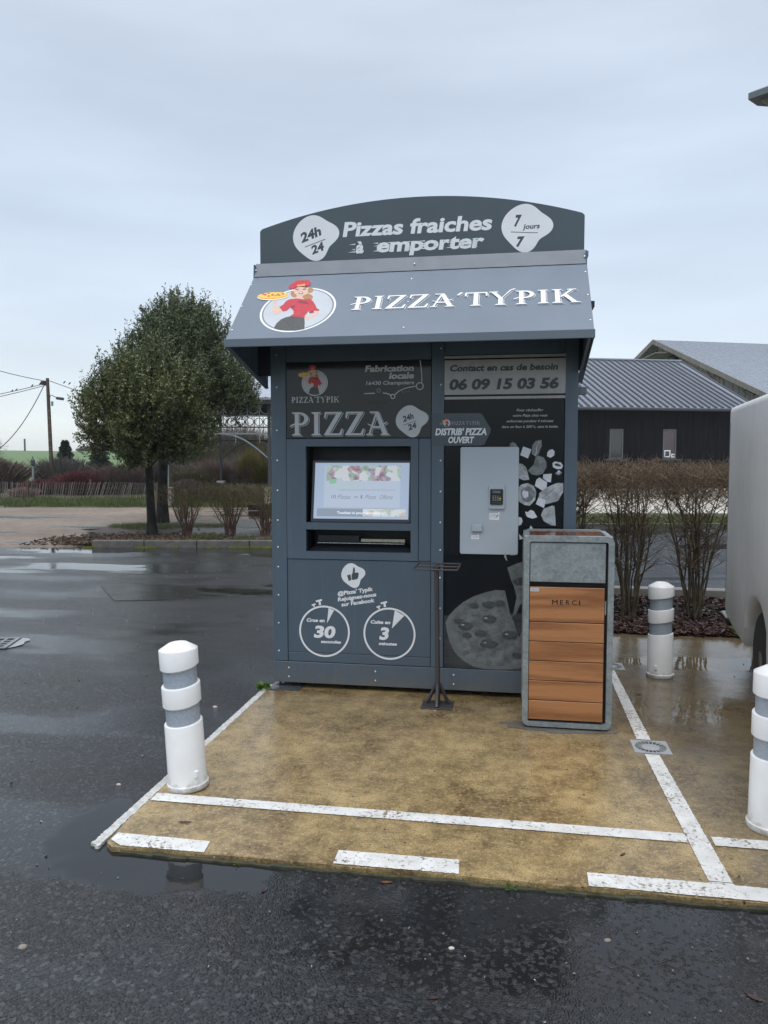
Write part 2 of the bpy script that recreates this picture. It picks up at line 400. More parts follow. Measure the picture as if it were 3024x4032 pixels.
G = dict(
 gravel=mat_ground('wet_gravel', ((0.17, 0.125, 0.088), (0.28, 0.215, 0.160), (0.12, 0.092, 0.068)), 0.35, 0.6, True, 0.7, 22),
 soil=mat_ground('leaf_strewn_soil', ((0.055, 0.042, 0.034), (0.10, 0.078, 0.062), (0.035, 0.025, 0.020)), 1.6, 0.7, False, 0.9, 16),
 path=mat_ground('wet_grey_path', ((0.085, 0.080, 0.072), (0.145, 0.135, 0.12), (0.06, 0.055, 0.05)), 0.9, 0.4, True, 0.4, 26),
 turf=mat_ground('winter_turf', ((0.055, 0.068, 0.024), (0.085, 0.10, 0.034), (0.07, 0.062, 0.03)), 0.7, 0.85, False, 0.8, 12),
 terrain=mat_ground('green_field', ((0.105, 0.175, 0.062), (0.125, 0.20, 0.075), (0.10, 0.16, 0.06)), 0.02, 0.9, False, 0.1, 2),
 pale=mat_ground('pale_yard_gravel', ((0.48, 0.44, 0.38), (0.60, 0.56, 0.50), (0.40, 0.36, 0.31)), 0.5, 0.8, False, 0.3, 14),
 mulch=mat_ground('bark_mulch', ((0.050, 0.030, 0.024), (0.085, 0.050, 0.040), (0.022, 0.014, 0.012)), 3.0, 0.55, False, 1.0, 24),
)

# ------------------------------------------------------------------ object helpers
def tag(o, label=None, cat=None, group=None, kind=None):
    if label: o['label'] = label
    if cat: o['category'] = cat
    if group: o['group'] = group
    if kind: o['kind'] = kind
    return o

def thing(name, loc, label, cat, group=None):
    o = bpy.data.objects.new(name, None); COL.objects.link(o); o.location = loc
    o.empty_display_size = 0.1
    return tag(o, label, cat, group)

def base_of(p):
    v = Vector((0, 0, 0))
    while p is not None: v += p.location; p = p.parent
    return v

def link_mesh(name, verts, faces, mat, parent=None, smooth=False, mi=None):
    me = bpy.data.meshes.new(name)
    off = base_of(parent)
    if isinstance(verts, np.ndarray): vv = verts - np.array(off)
    else: vv = [(a - off.x, b - off.y, c - off.z) for a, b, c in verts]
    if isinstance(faces, np.ndarray):
        nv, nf, kk = len(vv), len(faces), faces.shape[1]
        me.vertices.add(nv); me.vertices.foreach_set('co', np.asarray(vv, dtype=np.float32).ravel())
        me.loops.add(nf * kk); me.loops.foreach_set('vertex_index', faces.astype(np.int32).ravel())
        me.polygons.add(nf); me.polygons.foreach_set('loop_start', np.arange(0, nf * kk, kk, dtype=np.int32))
        me.polygons.foreach_set('loop_total', np.full(nf, kk, dtype=np.int32))
        me.update(calc_edges=True)
    else:
        me.from_pydata([tuple(v) for v in vv], [], faces); me.update()
    if smooth: me.polygons.foreach_set('use_smooth', [True] * len(me.polygons))
    for m in (mat if isinstance(mat, (list, tuple)) else [mat]): me.materials.append(m)
    if mi is not None: me.polygons.foreach_set('material_index', mi)
    o = bpy.data.objects.new(name, me); COL.objects.link(o)
    if parent is not None: o.parent = parent
    return o

class MB:
    def __init__(s): s.v = []; s.f = []; s.m = []; s.cur = 0
    def _add(s, vs, fs):
        b = len(s.v); s.v += [tuple(v) for v in vs]; s.f += [tuple(i + b for i in f) for f in fs]; s.m += [s.cur] * len(fs); return s
    def box(s, x0, x1, y0, y1, z0, z1):
        vs = [(x, y, z) for x in (x0, x1) for y in (y0, y1) for z in (z0, z1)]
        return s._add(vs, [(0, 1, 3, 2), (4, 6, 7, 5), (0, 4, 5, 1), (2, 3, 7, 6), (0, 2, 6, 4), (1, 5, 7, 3)])
    def obox(s, c, sz, rot):
        vs = [Vector(c) + rot @ Vector((x * sz[0] / 2, y * sz[1] / 2, z * sz[2] / 2)) for x in (-1, 1) for y in (-1, 1) for z in (-1, 1)]
        return s._add(vs, [(0, 1, 3, 2), (4, 6, 7, 5), (0, 4, 5, 1), (2, 3, 7, 6), (0, 2, 6, 4), (1, 5, 7, 3)])
    def tube(s, pts, rad, n=8, caps=True):
        pts = [Vector(p) for p in pts]
        if isinstance(rad, (int, float)): rad = [rad] * len(pts)
        up = Vector((0, 0, 1)); d0 = (pts[1] - pts[0]).normalized()
        if abs(d0.z) > 0.9: up = Vector((1, 0, 0))
        vs = []
        for i, p in enumerate(pts):
            a = pts[max(0, i - 1)]; b = pts[min(len(pts) - 1, i + 1)]; d = (b - a).normalized()
            u = d.cross(up).normalized(); w = d.cross(u).normalized()
            for k in range(n):
                t = 2 * math.pi * k / n; vs.append(p + (u * math.cos(t) + w * math.sin(t)) * rad[i])
        fs = []
        for i in range(len(pts) - 1):
            for k in range(n):
                a = i * n + k; b = i * n + (k + 1) % n; fs.append((a, b, b + n, a + n))
        if caps: fs.append(tuple(range(n - 1, -1, -1))); fs.append(tuple(range((len(pts) - 1) * n, len(pts) * n)))
        return s._add(vs, fs)
    def cyl(s, p0, p1, r0, r1=None, n=16): return s.tube([p0, p1], [r0, r0 if r1 is None else r1], n)
    def lathe(s, prof, c, n=32, sx=1, sy=1, caps=True):
        vs = []
        for r, z in prof:
            for k in range(n):
                t = 2 * math.pi * k / n; vs.append((c[0] + r * math.cos(t) * sx, c[1] + r * math.sin(t) * sy, c[2] + z))
        fs = []
        for i in range(len(prof) - 1):
            for k in range(n):
                a = i * n + k; b = i * n + (k + 1) % n; fs.append((a, b, b + n, a + n))
        if caps: fs.append(tuple(range(n - 1, -1, -1))); fs.append(tuple(range((len(prof) - 1) * n, len(prof) * n)))
        return s._add(vs, fs)
    def prism(s, poly, fr, t0, t1):
        """outline in a plane frame, given thickness from t0 to t1 along its normal"""
        n = len(poly)
        vs = [fr(u, v, t0) for u, v in poly] + [fr(u, v, t1) for u, v in poly]
        fs = [tuple(range(n - 1, -1, -1)), tuple(range(n, 2 * n))] + [(i, (i + 1) % n, (i + 1) % n + n, i + n) for i in range(n)]
        return s._add(vs, fs)
    def flat(s, poly, fr, t):
        return s._add([fr(u, v, t) for u, v in poly], [tuple(range(len(poly)))])
    def band(s, outer, inner, fr, t0, t1):
        n = len(outer)
        vs = [fr(u, v, t) for pl in (outer, inner) for t in (t0, t1) for u, v in pl]
        fs = []
        for i in range(n):
            j = (i + 1) % n
            fs += [(i + n, j + n, j + 3 * n, i + 3 * n), (i, j, j + n, i + n), (i + 3 * n, j + 3 * n, j + 2 * n, i + 2 * n), (i + 2 * n, j + 2 * n, j, i)]
        return s._add(vs, fs)
    def build(s, name, mat, parent=None, smooth=False, bevel=0, seg=1, label=None):
        multi = isinstance(mat, (list, tuple))
        o = link_mesh(name, s.v, s.f, mat, parent, False, s.m if multi else None)
        me = o.data
        bm = bmesh.new(); bm.from_mesh(me)
        if bevel:
            es = [e for e in bm.edges if len(e.link_faces) == 2 and e.calc_face_angle(0) > 0.5]
            bmesh.ops.bevel(bm, geom=es, offset=bevel, segments=seg, affect='EDGES', profile=0.6)
        bmesh.ops.recalc_face_normals(bm, faces=bm.faces[:])
        bm.to_mesh(me); bm.free()
        if smooth:
            me.polygons.foreach_set('use_smooth', [True] * len(me.polygons))
            try: me.set_sharp_from_angle(angle=D2R(35))
            except Exception: pass
        if label: o['label'] = label
        return o

def frame(O, U, V, N):
    O, U, V, N = Vector(O), Vector(U).normalized(), Vector(V).normalized(), Vector(N).normalized()
    return lambda u, v, t=0.0: O + U * u + V * v + N * t
def circ(cx, cy, rx, ry=None, n=40, a0=0, a1=360):
    ry = rx if ry is None else ry
    full = abs(a1 - a0) >= 360
    return [(cx + rx * math.cos(D2R(a0 + (a1 - a0) * i / (n if full else n - 1))), cy + ry * math.sin(D2R(a0 + (a1 - a0) * i / (n if full else n - 1)))) for i in range(n)]
def rrect(x0, x1, y0, y1, r, n=5):
    p = []
    for cx, cy, a in ((x1 - r, y0 + r, -90), (x1 - r, y1 - r, 0), (x0 + r, y1 - r, 90), (x0 + r, y0 + r, 180)):
        p += [(cx + r * math.cos(D2R(a + 90 * i / n)), cy + r * math.sin(D2R(a + 90 * i / n))) for i in range(n + 1)]
    return p
def blob(cx, cy, rx, ry, rot=0, amp=0.09, k=4, ph=90, n=64):
    amp *= 1.25
    out = []
    for i in range(n):
        t = 2 * math.pi * i / n
        r = .97 + amp * (.75 + .35 * math.sin(t + 2.2)) * math.cos(k * t + .25 * math.sin(t) - D2R(ph) * k) + 0.05 * math.sin(3 * t + 1)
        x, y = rx * r * math.cos(t), ry * r * math.sin(t)
        c, s_ = math.cos(D2R(rot)), math.sin(D2R(rot)); out.append((cx + x * c - y * s_, cy + x * s_ + y * c))
    return out

# ---- text: the built-in face, sheared and thickened, fitted to a measured box
def text_shape(s, bold, extr=0.0):
    cu = bpy.data.curves.new('t', 'FONT'); cu.body = s; cu.size = 1.0; cu.offset = bold; cu.resolution_u = 3
    ob = bpy.data.objects.new('t', cu); COL.objects.link(ob)
    bpy.context.view_layer.update()
    me = bpy.data.meshes.new_from_object(ob.evaluated_get(bpy.context.evaluated_depsgraph_get()))
    vs = [tuple(v.co) for v in me.vertices]; fs = [tuple(p.vertices) for p in me.polygons]
    bpy.data.objects.remove(ob); bpy.data.curves.remove(cu); bpy.data.meshes.remove(me)
    return vs, fs
CAP = None
class Print:
    """collects flat print for one panel: text and shapes, each a hair proud of the last"""
    def __init__(s, fr, base=0.0012): s.fr = fr; s.t = base; s.mb = MB(); s.mats = []
    def _m(s, mat):
        if mat not in s.mats: s.mats.append(mat)
        s.mb.cur = s.mats.index(mat)
    def step(s): s.t += 0.00010
    def poly(s, pts, mat): s._m(mat); s.mb.flat(pts, s.fr, s.t); s.step()
    def ring(s, outer, inner, mat):
        s._m(mat); n = len(outer)
        s.mb._add([s.fr(u, v, s.t) for u, v in outer + inner], [(i, (i + 1) % n, (i + 1) % n + n, i + n) for i in range(n)]); s.step()
    def line(s, pts, w, mat):
        s._m(mat)
        for a, b in zip(pts[:-1], pts[1:]):
            a, b = Vector(a), Vector(b); d = (b - a).normalized(); q = Vector((-d.y, d.x)) * w / 2
            s.mb.flat([tuple(a - q), tuple(b - q), tuple(b + q), tuple(a + q)], s.fr, s.t)
        s.step()
    def text(s, txt, u0, u1, v0, h, mat, shear=0.0, bold=0.0, rot=0.0):
        vs, fs = text_shape(txt, bold)
        if not vs: return
        xs = [v[0] for v in vs]; mn, mx = min(xs), max(xs)
        caph = 0.727 + 2 * bold
        sy = h / caph; sx = ((u1 - u0) - shear * h * 0.0) / (mx - mn)
        sx = (u1 - u0 - abs(shear) * h) / (mx - mn) if shear else sx
        c, sn = math.cos(D2R(rot)), math.sin(D2R(rot))
        out = []
        for x, y, z in vs:
            X = (x - mn) * sx; Y = (y + bold) * sy; X += shear * Y
            out.append(s.fr(u0 + X * c - Y * sn, v0 + X * sn + Y * c, s.t))
        s._m(mat); s.mb._add(out, fs); s.step()
    def glyphs(s, word, u0, u1, v0, h, mat, back=None, shear=0.0, shadow=True):
        """the carved serif face of the shop's name"""
        adv = []; x = 0
        for ch in word: adv.append(x); x += GW.get(ch, 0.4) + 0.10
        tot = x - 0.10; sx = (u1 - u0) / tot
        def put(dx, dy, mat, grow=0.0):
            s._m(mat)
            for ch, ax in zip(word, adv):
                for q in GL.get(ch, []):
                    q = [(a + dx + ax, b + dy) for a, b in q]
                    if grow:
                        cx = sum(a for a, b in q) / len(q); cy = sum(b for a, b in q) / len(q)
                    s.mb.flat([(u0 + a * sx + shear * b * h, v0 + b * h) for a, b in q], s.fr, s.t); s.t += 0.00003
            s.step()
        if shadow and back is not None:
            put(0.052, -0.044, mat); put(0.030, -0.026, back)
        put(0, 0, mat)
    def build(s, name, parent, label=None):
        o = link_mesh(name, s.mb.v, s.mb.f, s.mats, parent, False, s.mb.m)
        if label: o['label'] = label
        return o

def _bar(x0, y0, x1, y1, w):
    d = Vector((x1 - x0, y1 - y0)).normalized(); q = Vector((-d.y, d.x)) * w / 2
    return [(x0 - q.x, y0 - q.y), (x1 - q.x, y1 - q.y), (x1 + q.x, y1 + q.y), (x0 + q.x, y0 + q.y)]
def _rect(x0, x1, y0, y1): return [(x0, y0), (x1, y0), (x1, y1), (x0, y1)]
def _arc(cx, cy, rx, ry, w, a0, a1, n=9):
    out = []
    for i in range(n):
        p, q = D2R(a0 + (a1 - a0) * i / n), D2R(a0 + (a1 - a0) * (i + 1) / n)
        out.append([(cx + rx * math.cos(p), cy + ry * math.sin(p)), (cx + rx * math.cos(q), cy + ry * math.sin(q)),
                    (cx + (rx - w) * math.cos(q), cy + (ry - w * 0.45) * math.sin(q)), (cx + (rx - w) * math.cos(p), cy + (ry - w * 0.45) * math.sin(p))])
    return out
GW = {'P': 0.72, 'I': 0.42, 'Z': 0.78, 'A': 0.86, 'T': 0.80, 'Y': 0.90, 'K': 0.86, "'": 0.26, ' ': 0.3}
GL = {
 'I': [_rect(0.13, 0.31, 0.05, 0.95), [(0, 0), (0.44, 0), (0.36, 0.07), (0.06, 0.07)], [(0.06, 0.93), (0.36, 0.93), (0.42, 1), (0, 1)]],
 'P': [_rect(0.14, 0.31, 0.05, 0.95), [(0, 0), (0.44, 0), (0.36, 0.07), (0.07, 0.07)], [(0.07, 0.93), (0.36, 0.93), (0.36, 1), (0, 1)],
       [(-0.08, 0.36), (0.14, 0.46), (0.14, 0.53), (-0.03, 0.45)]] + _arc(0.33, 0.715, 0.39, 0.285, 0.18, -90, 90) + [[(0.31, 0.43), (0.36, 0.43), (0.36, 0.52), (0.31, 0.52)]],
 'Z': [[(0.05, 1), (0.78, 1), (0.74, 0.93), (0.09, 0.92)], [(0.05, 0.99), (0.13, 0.92), (0.08, 0.72), (0.02, 0.74)], [(0.54, 0.93), (0.76, 0.96), (0.24, 0.05), (0.02, 0.03)],
       [(0, 0), (0.74, 0), (0.72, 0.08), (0.05, 0.08)], [(0.74, 0), (0.80, 0.28), (0.74, 0.28), (0.64, 0.07)]],
 'A': [[(0.34, 0.96), (0.50, 1.0), (0.86, 0.04), (0.66, 0.04)], [(0.36, 0.92), (0.43, 0.90), (0.17, 0.06), (0.09, 0.06)], [(0.20, 0.30), (0.66, 0.30), (0.64, 0.38), (0.22, 0.38)],
       [(-0.03, 0), (0.27, 0), (0.22, 0.06), (0.03, 0.06)], [(0.55, 0), (0.95, 0), (0.90, 0.06), (0.62, 0.06)], [(0.16, 0.93), (0.46, 0.95), (0.50, 1.0), (0.13, 1.0)],
       [(0.04, 0.50), (0.26, 0.40), (0.30, 0.34), (0.08, 0.44)], [(0.56, 0.36), (0.82, 0.50), (0.84, 0.58), (0.58, 0.42)]],
 'T': [_rect(0.32, 0.50, 0.05, 0.93), [(0.18, 0), (0.64, 0), (0.56, 0.07), (0.26, 0.07)], [(0.04, 0.92), (0.78, 0.92), (0.82, 1), (0, 1)],
       [(-0.02, 0.98), (0.06, 0.93), (0.04, 0.70), (-0.02, 0.72)], [(0.76, 0.93), (0.84, 0.98), (0.85, 0.72), (0.79, 0.70)]],
 'Y': [_rect(0.36, 0.53, 0.05, 0.52), [(0.22, 0), (0.68, 0), (0.60, 0.07), (0.30, 0.07)], [(0.08, 0.95), (0.27, 0.95), (0.53, 0.48), (0.38, 0.46)], [(0.50, 0.50), (0.44, 0.46), (0.80, 1.10), (0.92, 1.18)],
       [(0, 0.94), (0.36, 0.94), (0.34, 1), (0.02, 1)], [(0.86, 1.10), (0.94, 1.20), (1.02, 1.16), (0.92, 1.08)]],
 'K': [_rect(0.13, 0.31, 0.05, 0.95), [(0, 0), (0.43, 0), (0.36, 0.07), (0.07, 0.07)], [(0.07, 0.93), (0.36, 0.93), (0.42, 1), (0, 1)],
       [(0.30, 0.44), (0.38, 0.42), (0.82, 0.95), (0.70, 0.95)], [(0.40, 0.58), (0.54, 0.68), (0.94, 0.04), (0.74, 0.04)], [(0.60, 0.94), (0.92, 0.94), (0.94, 1), (0.58, 1)],
       [(0.66, 0), (1.10, 0.0), (0.98, 0.06), (0.74, 0.05)]],
 "'": [[(0.02, 0.84), (0.08, 0.80), (0.28, 1.0), (0.16, 1.04)]],
}

def logo_art(P, tf, back, detail=True):
    """the round emblem: a cook in red with a pizza on her hand; tf maps drawing units to the panel"""
    T = lambda pts: [tf(*p) for p in pts]
    def el(cx, cy, rx, ry, rot=0, n=28):
        c, s_ = math.cos(D2R(rot)), math.sin(D2R(rot))
        return T([(cx + rx * math.cos(2 * math.pi * i / n) * c - ry * math.sin(2 * math.pi * i / n) * s_, cy + rx * math.cos(2 * math.pi * i / n) * s_ + ry * math.sin(2 * math.pi * i / n) * c) for i in range(n)])
    def big(r):
        return [tf.circle(r, t) for t in range(0, 360, 5)]
    P.poly(big(1.0), MAT['white']); P.poly(big(0.945), MAT['ring']); P.poly(big(0.905), MAT['disc'])
    P.poly(T([(440, 925), (480, 850), (560, 780), (640, 745), (710, 732), (950, 745), (955, 850), (945, 940), (800, 965), (620, 965), (500, 950)]), MAT['skirt'])
    P.poly(T([(950, 745), (1010, 740), (1110, 690), (1160, 640), (1200, 650), (1190, 690), (1100, 745), (1000, 785), (955, 785)]), MAT['skin'])
    P.poly(el(785, 345, 68, 62, 20), MAT['hair']); P.poly(el(1060, 282, 62, 46, -15), MAT['hair']); P.poly(el(1015, 395, 92, 56, 10), MAT['hair'])
    P.poly(T([(820, 370), (935, 370), (925, 440), (815, 440)]), MAT['skin'])
    P.poly(T([(500, 600), (540, 585), (590, 640), (520, 680), (435, 700), (412, 640), (420, 560), (440, 510), (400, 470), (350, 455), (440, 452), (470, 480), (462, 530)]), MAT['skin'])
    P.poly(T([(815, 425), (930, 440), (1060, 432), (1100, 470), (1140, 530), (1160, 590), (1210, 625), (1195, 640), (1110, 640), (1085, 680), (1035, 680), (1030, 640), (960, 720), (950, 762), (820, 738), (705, 732),
              (770, 690), (768, 640), (715, 585), (650, 640), (590, 652), (520, 575), (590, 535), (640, 470), (700, 440)]), MAT['red'])
    P.poly(T([(840, 470), (900, 460), (1000, 480), (1040, 520), (960, 520), (850, 500)]), MAT['redd'])
    P.poly(T([(1040, 655), (1108, 640), (1115, 670), (1040, 682)]), MAT['redd'])
    P.poly(T([(715, 560), (800, 540), (790, 580), (730, 600)]), MAT['redd'])
    P.poly(el(900, 300, 128, 82, 0), MAT['skin'])
    P.poly(T([(680, 215), (700, 190), (760, 150), (800, 110), (880, 92), (1000, 95), (1050, 95), (1080, 140), (1070, 180), (1020, 222), (930, 208), (840, 225), (760, 262), (700, 250)]), MAT['red'])
    P.poly(T([(760, 240), (800, 215), (1020, 190), (1025, 222), (930, 210), (840, 226), (765, 262)]), MAT['redd'])
    P.poly(T([(832, 178), (905, 180), (972, 158), (975, 205), (905, 195), (840, 218)]), MAT['orange'])
    if detail:
        P.poly(el(905, 188, 13, 10), MAT['yellow'])
        P.poly(el(835, 272, 34, 9, 5), MAT['skirt']); P.poly(el(965, 262, 36, 9, -12), MAT['skirt'])
        P.line(T([(795, 262), (830, 240), (865, 246)]), 0.0016, MAT['skirt']); P.line(T([(930, 245), (975, 230), (1010, 240)]), 0.0016, MAT['skirt'])
        P.poly(el(898, 330, 38, 20, 0), MAT['redd']); P.poly(el(897, 327, 25, 10, 0), MAT['white'])
        P.line(T([(890, 298), (905, 304), (915, 298)]), 0.0016, MAT['hair'])
    P.poly(el(405, 392, 278, 66, -3), MAT['white']); P.poly(el(405, 380, 276, 64, -3), MAT['orange']); P.poly(el(408, 370, 262, 50, -3), MAT['yellow'])
    if detail:
        for a, b_, c_, d_ in ((265, 362, 30, 14), (400, 366, 30, 14), (335, 386, 26, 11), (330, 338, 22, 9), (514, 370, 30, 12), (582, 348, 20, 12)): P.poly(el(a, b_, c_, d_), MAT['red'])
        for a, b_ in ((228, 348), (455, 382)): P.poly(el(a, b_, 15, 8), MAT['skirt'])
        P.line(T([(468, 368), (515, 335)]), 0.004, MAT['skirt'])

# ================================================================== the setting
YAW = D2R(9.5)
def W(lat, dist, z=0.0):
    """a place given by how far right and how far ahead of the standpoint it lies"""
    return (lat * math.cos(YAW) - dist * math.sin(YAW), lat * math.sin(YAW) + dist * math.cos(YAW), z)
ZA = -0.02          # asphalt level; the slab's top is 0

def terrain():
    rad = np.concatenate([np.linspace(0.0, 60, 13)[1:], np.linspace(70, 420, 30), np.geomspace(480, 4500, 12)])
    na = 120
    vs = [(0, 0, -0.09)]
    for r in rad:
        for k in range(na):
            t = 2 * math.pi * k / na
            x, y = r * math.cos(t), r * math.sin(t)
            s_ = min(1, max(0, (r - 85) / 230)); s_ = s_ * s_ * (3 - 2 * s_)
            h = (6.3 + 0.5 * math.sin(t * 5 + 1) + 0.25 * math.sin(t * 11)) * s_ - 0.09
            vs.append((x, y, h))
    fs = [(0, 1 + k, 1 + (k + 1) % na) for k in range(na)]
    for i in range(len(rad) - 1):
        for k in range(na):
            a = 1 + i * na + k; b = 1 + i * na + (k + 1) % na; fs.append((a, a + na, b + na, b))
    o = link_mesh('terrain', vs, fs, G['terrain'], None, True); tag(o, kind='structure')
terrain()

def sheet(name, pts, z, mat, sub=None):
    mb = MB(); mb._add([(x, y, z) for x, y in pts], [tuple(range(len(pts)))])
    o = mb.build(name, mat); tag(o, kind='structure')
    if o.data.polygons[0].normal.z < 0: o.data.flip_normals()
    return o
def wxy(l, d): return W(l, d)[:2]
def ragged(p, q, n, amp):
    out = []
    for i in range(n + 1):
        t = i / n; dx, dy = q[0] - p[0], q[1] - p[1]; L = math.hypot(dx, dy)
        w = (random.random() - 0.5) * 2 * amp if 0 < i < n else 0
        out.append((p[0] + dx * t - dy / L * w, p[1] + dy * t + dx / L * w))
    return out
# wet asphalt of the car park, a broad sheet round the slab and on past the hedge to the right
sheet('car_park_asphalt', [wxy(-40, -16), wxy(40, -16), wxy(40, 18.6), wxy(-1.5, 18.6), wxy(-1.5, 14.9), wxy(-5.7, 14.9), wxy(-5.9, 14.55)] + ragged(wxy(-6.2, 14.5), wxy(-40, 14.6), 60, 0.12), ZA, MAT['asphalt'])
sheet('gravel_lot', ragged(wxy(-40, 14.3), wxy(-5.5, 14.3), 70, 0.10) + [wxy(-5.5, 17.2)] + ragged(wxy(-4.0, 17.6), wxy(-1, 18.0), 12, .2) + [wxy(14, 18.6), wxy(14, 27.0)] + ragged(wxy(14, 27.6), wxy(-40, 27.6), 90, 0.35), ZA - 0.012, G['gravel'])
sheet('fence_turf', [wxy(-46, 26.0), wxy(16, 26.0), wxy(16, 60), wxy(-60, 60)], ZA - 0.022, G['turf'])
sheet('tree_bed_soil', [wxy(-5.55, 14.62)] + ragged(wxy(-6.6, 15.6), wxy(-7.0, 19.4), 16, 0.5) + ragged(wxy(-6.0, 20.2), wxy(-2.0, 19.6), 16, 0.4) + [wxy(1.0, 17.6), wxy(1.0, 14.62)], ZA + 0.03, G['soil'])
sheet('grey_path', ragged(wxy(-4.6, 16.4), wxy(-4.4, 20.0), 10, .15) + ragged(wxy(-4.0, 21.2), wxy(1.0, 21.5), 10, .2) + [wxy(1.0, 16.6)], ZA + 0.036, G['path'])
sheet('far_turf', [wxy(0, 18.78), wxy(40, 18.78), wxy(40, 23.4), wxy(0, 23.4)], ZA + 0.06, G['turf'])
sheet('pale_yard', [wxy(-1, 23.4), wxy(50, 23.4), wxy(50, 49), wxy(-1, 49)], ZA + 0.02, G['pale'])

# the slab: tan concrete a finger high above the asphalt
mb = MB(); fr = frame((0, 0, 0), (1, 0, 0), (0, 1, 0), (0, 0, 1))
left = [(-1.69, 7.42), (-1.69, 5.2)] + [(-1.69 + random.uniform(-.006, .006), 5.0 - i * 0.12) for i in range(17)] + [(-1.672, 2.91), (-1.63, 2.875)]
front = [(-1.5 + i * 0.13, 2.885 + random.uniform(-.008, .008)) for i in range(40)] + [(3.8, 2.885), (5.8, 2.885), (5.8, 7.42)]
mb.prism(left + front, fr, -0.07, 0.0)
tag(mb.build('concrete_slab', MAT['slab']), kind='structure')
# mossy lower lip of the slab edge
mb = MB()
for i in range(70):
    x = -1.55 + i * 0.072; mb.obox((x, 2.872 - random.uniform(0, .006), -0.019), (0.078, random.uniform(.012, .026), random.uniform(.008, .020)), Matrix.Rotation(random.uniform(-.1, .1), 3, 'Z'))
tag(mb.build('mossy_slab_edge', M('moss_and_silt', (0.022, 0.026, 0.012), 0.5, 0.3, 30, c2=(0.075, 0.07, 0.045))), kind='structure')
# white painted rim along the left edge of the slab
mb = MB(); pts = []
n = 220
L_, R_ = [], []
for i in range(n + 1):
    y = 2.885 + (5.26 - 2.885) * i / n; jag = 0.003 if i > 12 else 0.006
    L_.append((-1.738 + random.uniform(-jag, jag) + (0.03 if i < 2 else 0), y)); R_.append((-1.694 + random.uniform(-.006, .003), y))
mb.prism(L_ + R_[::-1], fr, -0.03, -0.006)
tag(mb.build('white_kerb_rim', MAT['kerbwhite']), kind='structure')

def line_sheet(pts, z=0.004):
    o = sheet('painted_line', pts, z, MAT['line']); return o
def jag(p, q, n, a=0.004): return ragged(p, q, n * 4, a * .45)
line_sheet([(-1.665, 2.93), (-1.60, 2.888)] + jag((-1.60, 2.888), (-1.232, 2.890), 14, .005)[1:] + [(-1.242, 2.982)] + jag((-1.242, 2.982), (-1.665, 2.990), 10)[1:])
line_sheet(jag((-0.690, 2.893), (-0.190, 2.898), 18, .005) + jag((-0.196, 3.004), (-0.692, 3.000), 12))
line_sheet(jag((0.300, 2.894), (3.6, 2.888), 60, .005) + jag((3.6, 2.985), (0.846, 2.988), 40) + [(0.84, 3.0), (0.752, 3.0)] + jag((0.748, 2.990), (0.302, 2.992), 12))
line_sheet(jag((-1.675, 3.312), (0.742, 3.304), 60) + jag((0.752, 3.384), (-1.68, 3.392), 60))
line_sheet(jag((0.850, 3.296), (3.6, 3.29), 50) + jag((3.6, 3.372), (0.850, 3.374), 50))
line_sheet(jag((0.755, 3.005), (0.728, 4.295), 34) + jag((0.806, 4.295), (0.842, 3.005), 34))
line_sheet(jag((0.722, 4.525), (0.728, 6.02), 34, .005) + jag((0.786, 6.02), (0.800, 4.525), 34, .005))
line_sheet(jag((3.34, 2.99), (3.34, 7.0), 30) + jag((3.42, 7.0), (3.42, 2.99), 30))

mp_ = MAT['asphalt'].copy(); mp_.name = 'newer_asphalt_patch'
for nd in mp_.node_tree.nodes:
    if nd.type == 'MAPPING': nd.inputs['Location'].default_value = (17.3, 5.1, 0)
sheet('asphalt_patch', ragged(wxy(-3.72, 10.0), wxy(-3.10, 10.05), 10, .015) + ragged(wxy(-2.45, 8.95), wxy(-3.15, 8.9), 10, .015), ZA + .004, mp_)
# mulch bed behind the slab, kerbs
sheet('mulch_bed', ragged((-1.5, 7.40), (8, 7.40), 80, 0.02) + ragged((8, 9.5), (-1.5, 9.5), 60, 0.05), 0.012, G['mulch'])
mb = MB(); mb.box(-1.5, 8, 9.5, 9.62, ZA - 0.03, 0.10)
tag(mb.build('bed_kerb', MAT['concrete'], bevel=0.015), kind='structure')

kerb = thing('island_kerb', W(-5.6, 14.6, ZA), 'low grey kerb edging the planted strip under the evergreen trees', 'kerb')
for i in range(8):
    mb = MB(); a, b = -5.55 + i * 1.0, -5.55 + (i + 1) * 1.0 - 0.012
    p = [W(a, 14.52), W(b, 14.52), W(b, 14.66), W(a, 14.66)]
    mb._add([(x, y, ZA - 0.02) for x, y, _ in p] + [(x, y, ZA + 0.135) for x, y, _ in p], [(3, 2, 1, 0), (4, 5, 6, 7), (0, 1, 5, 4), (1, 2, 6, 5), (2, 3, 7, 6), (3, 0, 4, 7)])
    mb.build('kerb_stone', MAT['kerb'], kerb, bevel=0.018, seg=2)
kerb2 = thing('far_kerb', W(8, 18.7, ZA), 'low grey kerb between the far asphalt and the grass, seen through the hedge', 'kerb')
for i in range(16):
    mb = MB(); a, b = 0 + i * 1.5, (i + 1) * 1.5 - 0.012
    p = [W(a, 18.62), W(b, 18.62), W(b, 18.78), W(a, 18.78)]
    mb._add([(x, y, ZA - 0.02) for x, y, _ in p] + [(x, y, ZA + 0.12) for x, y, _ in p], [(3, 2, 1, 0), (4, 5, 6, 7), (0, 1, 5, 4), (1, 2, 6, 5), (2, 3, 7, 6), (3, 0, 4, 7)])
    mb.build('kerb_stone', MAT['kerb'], kerb2)

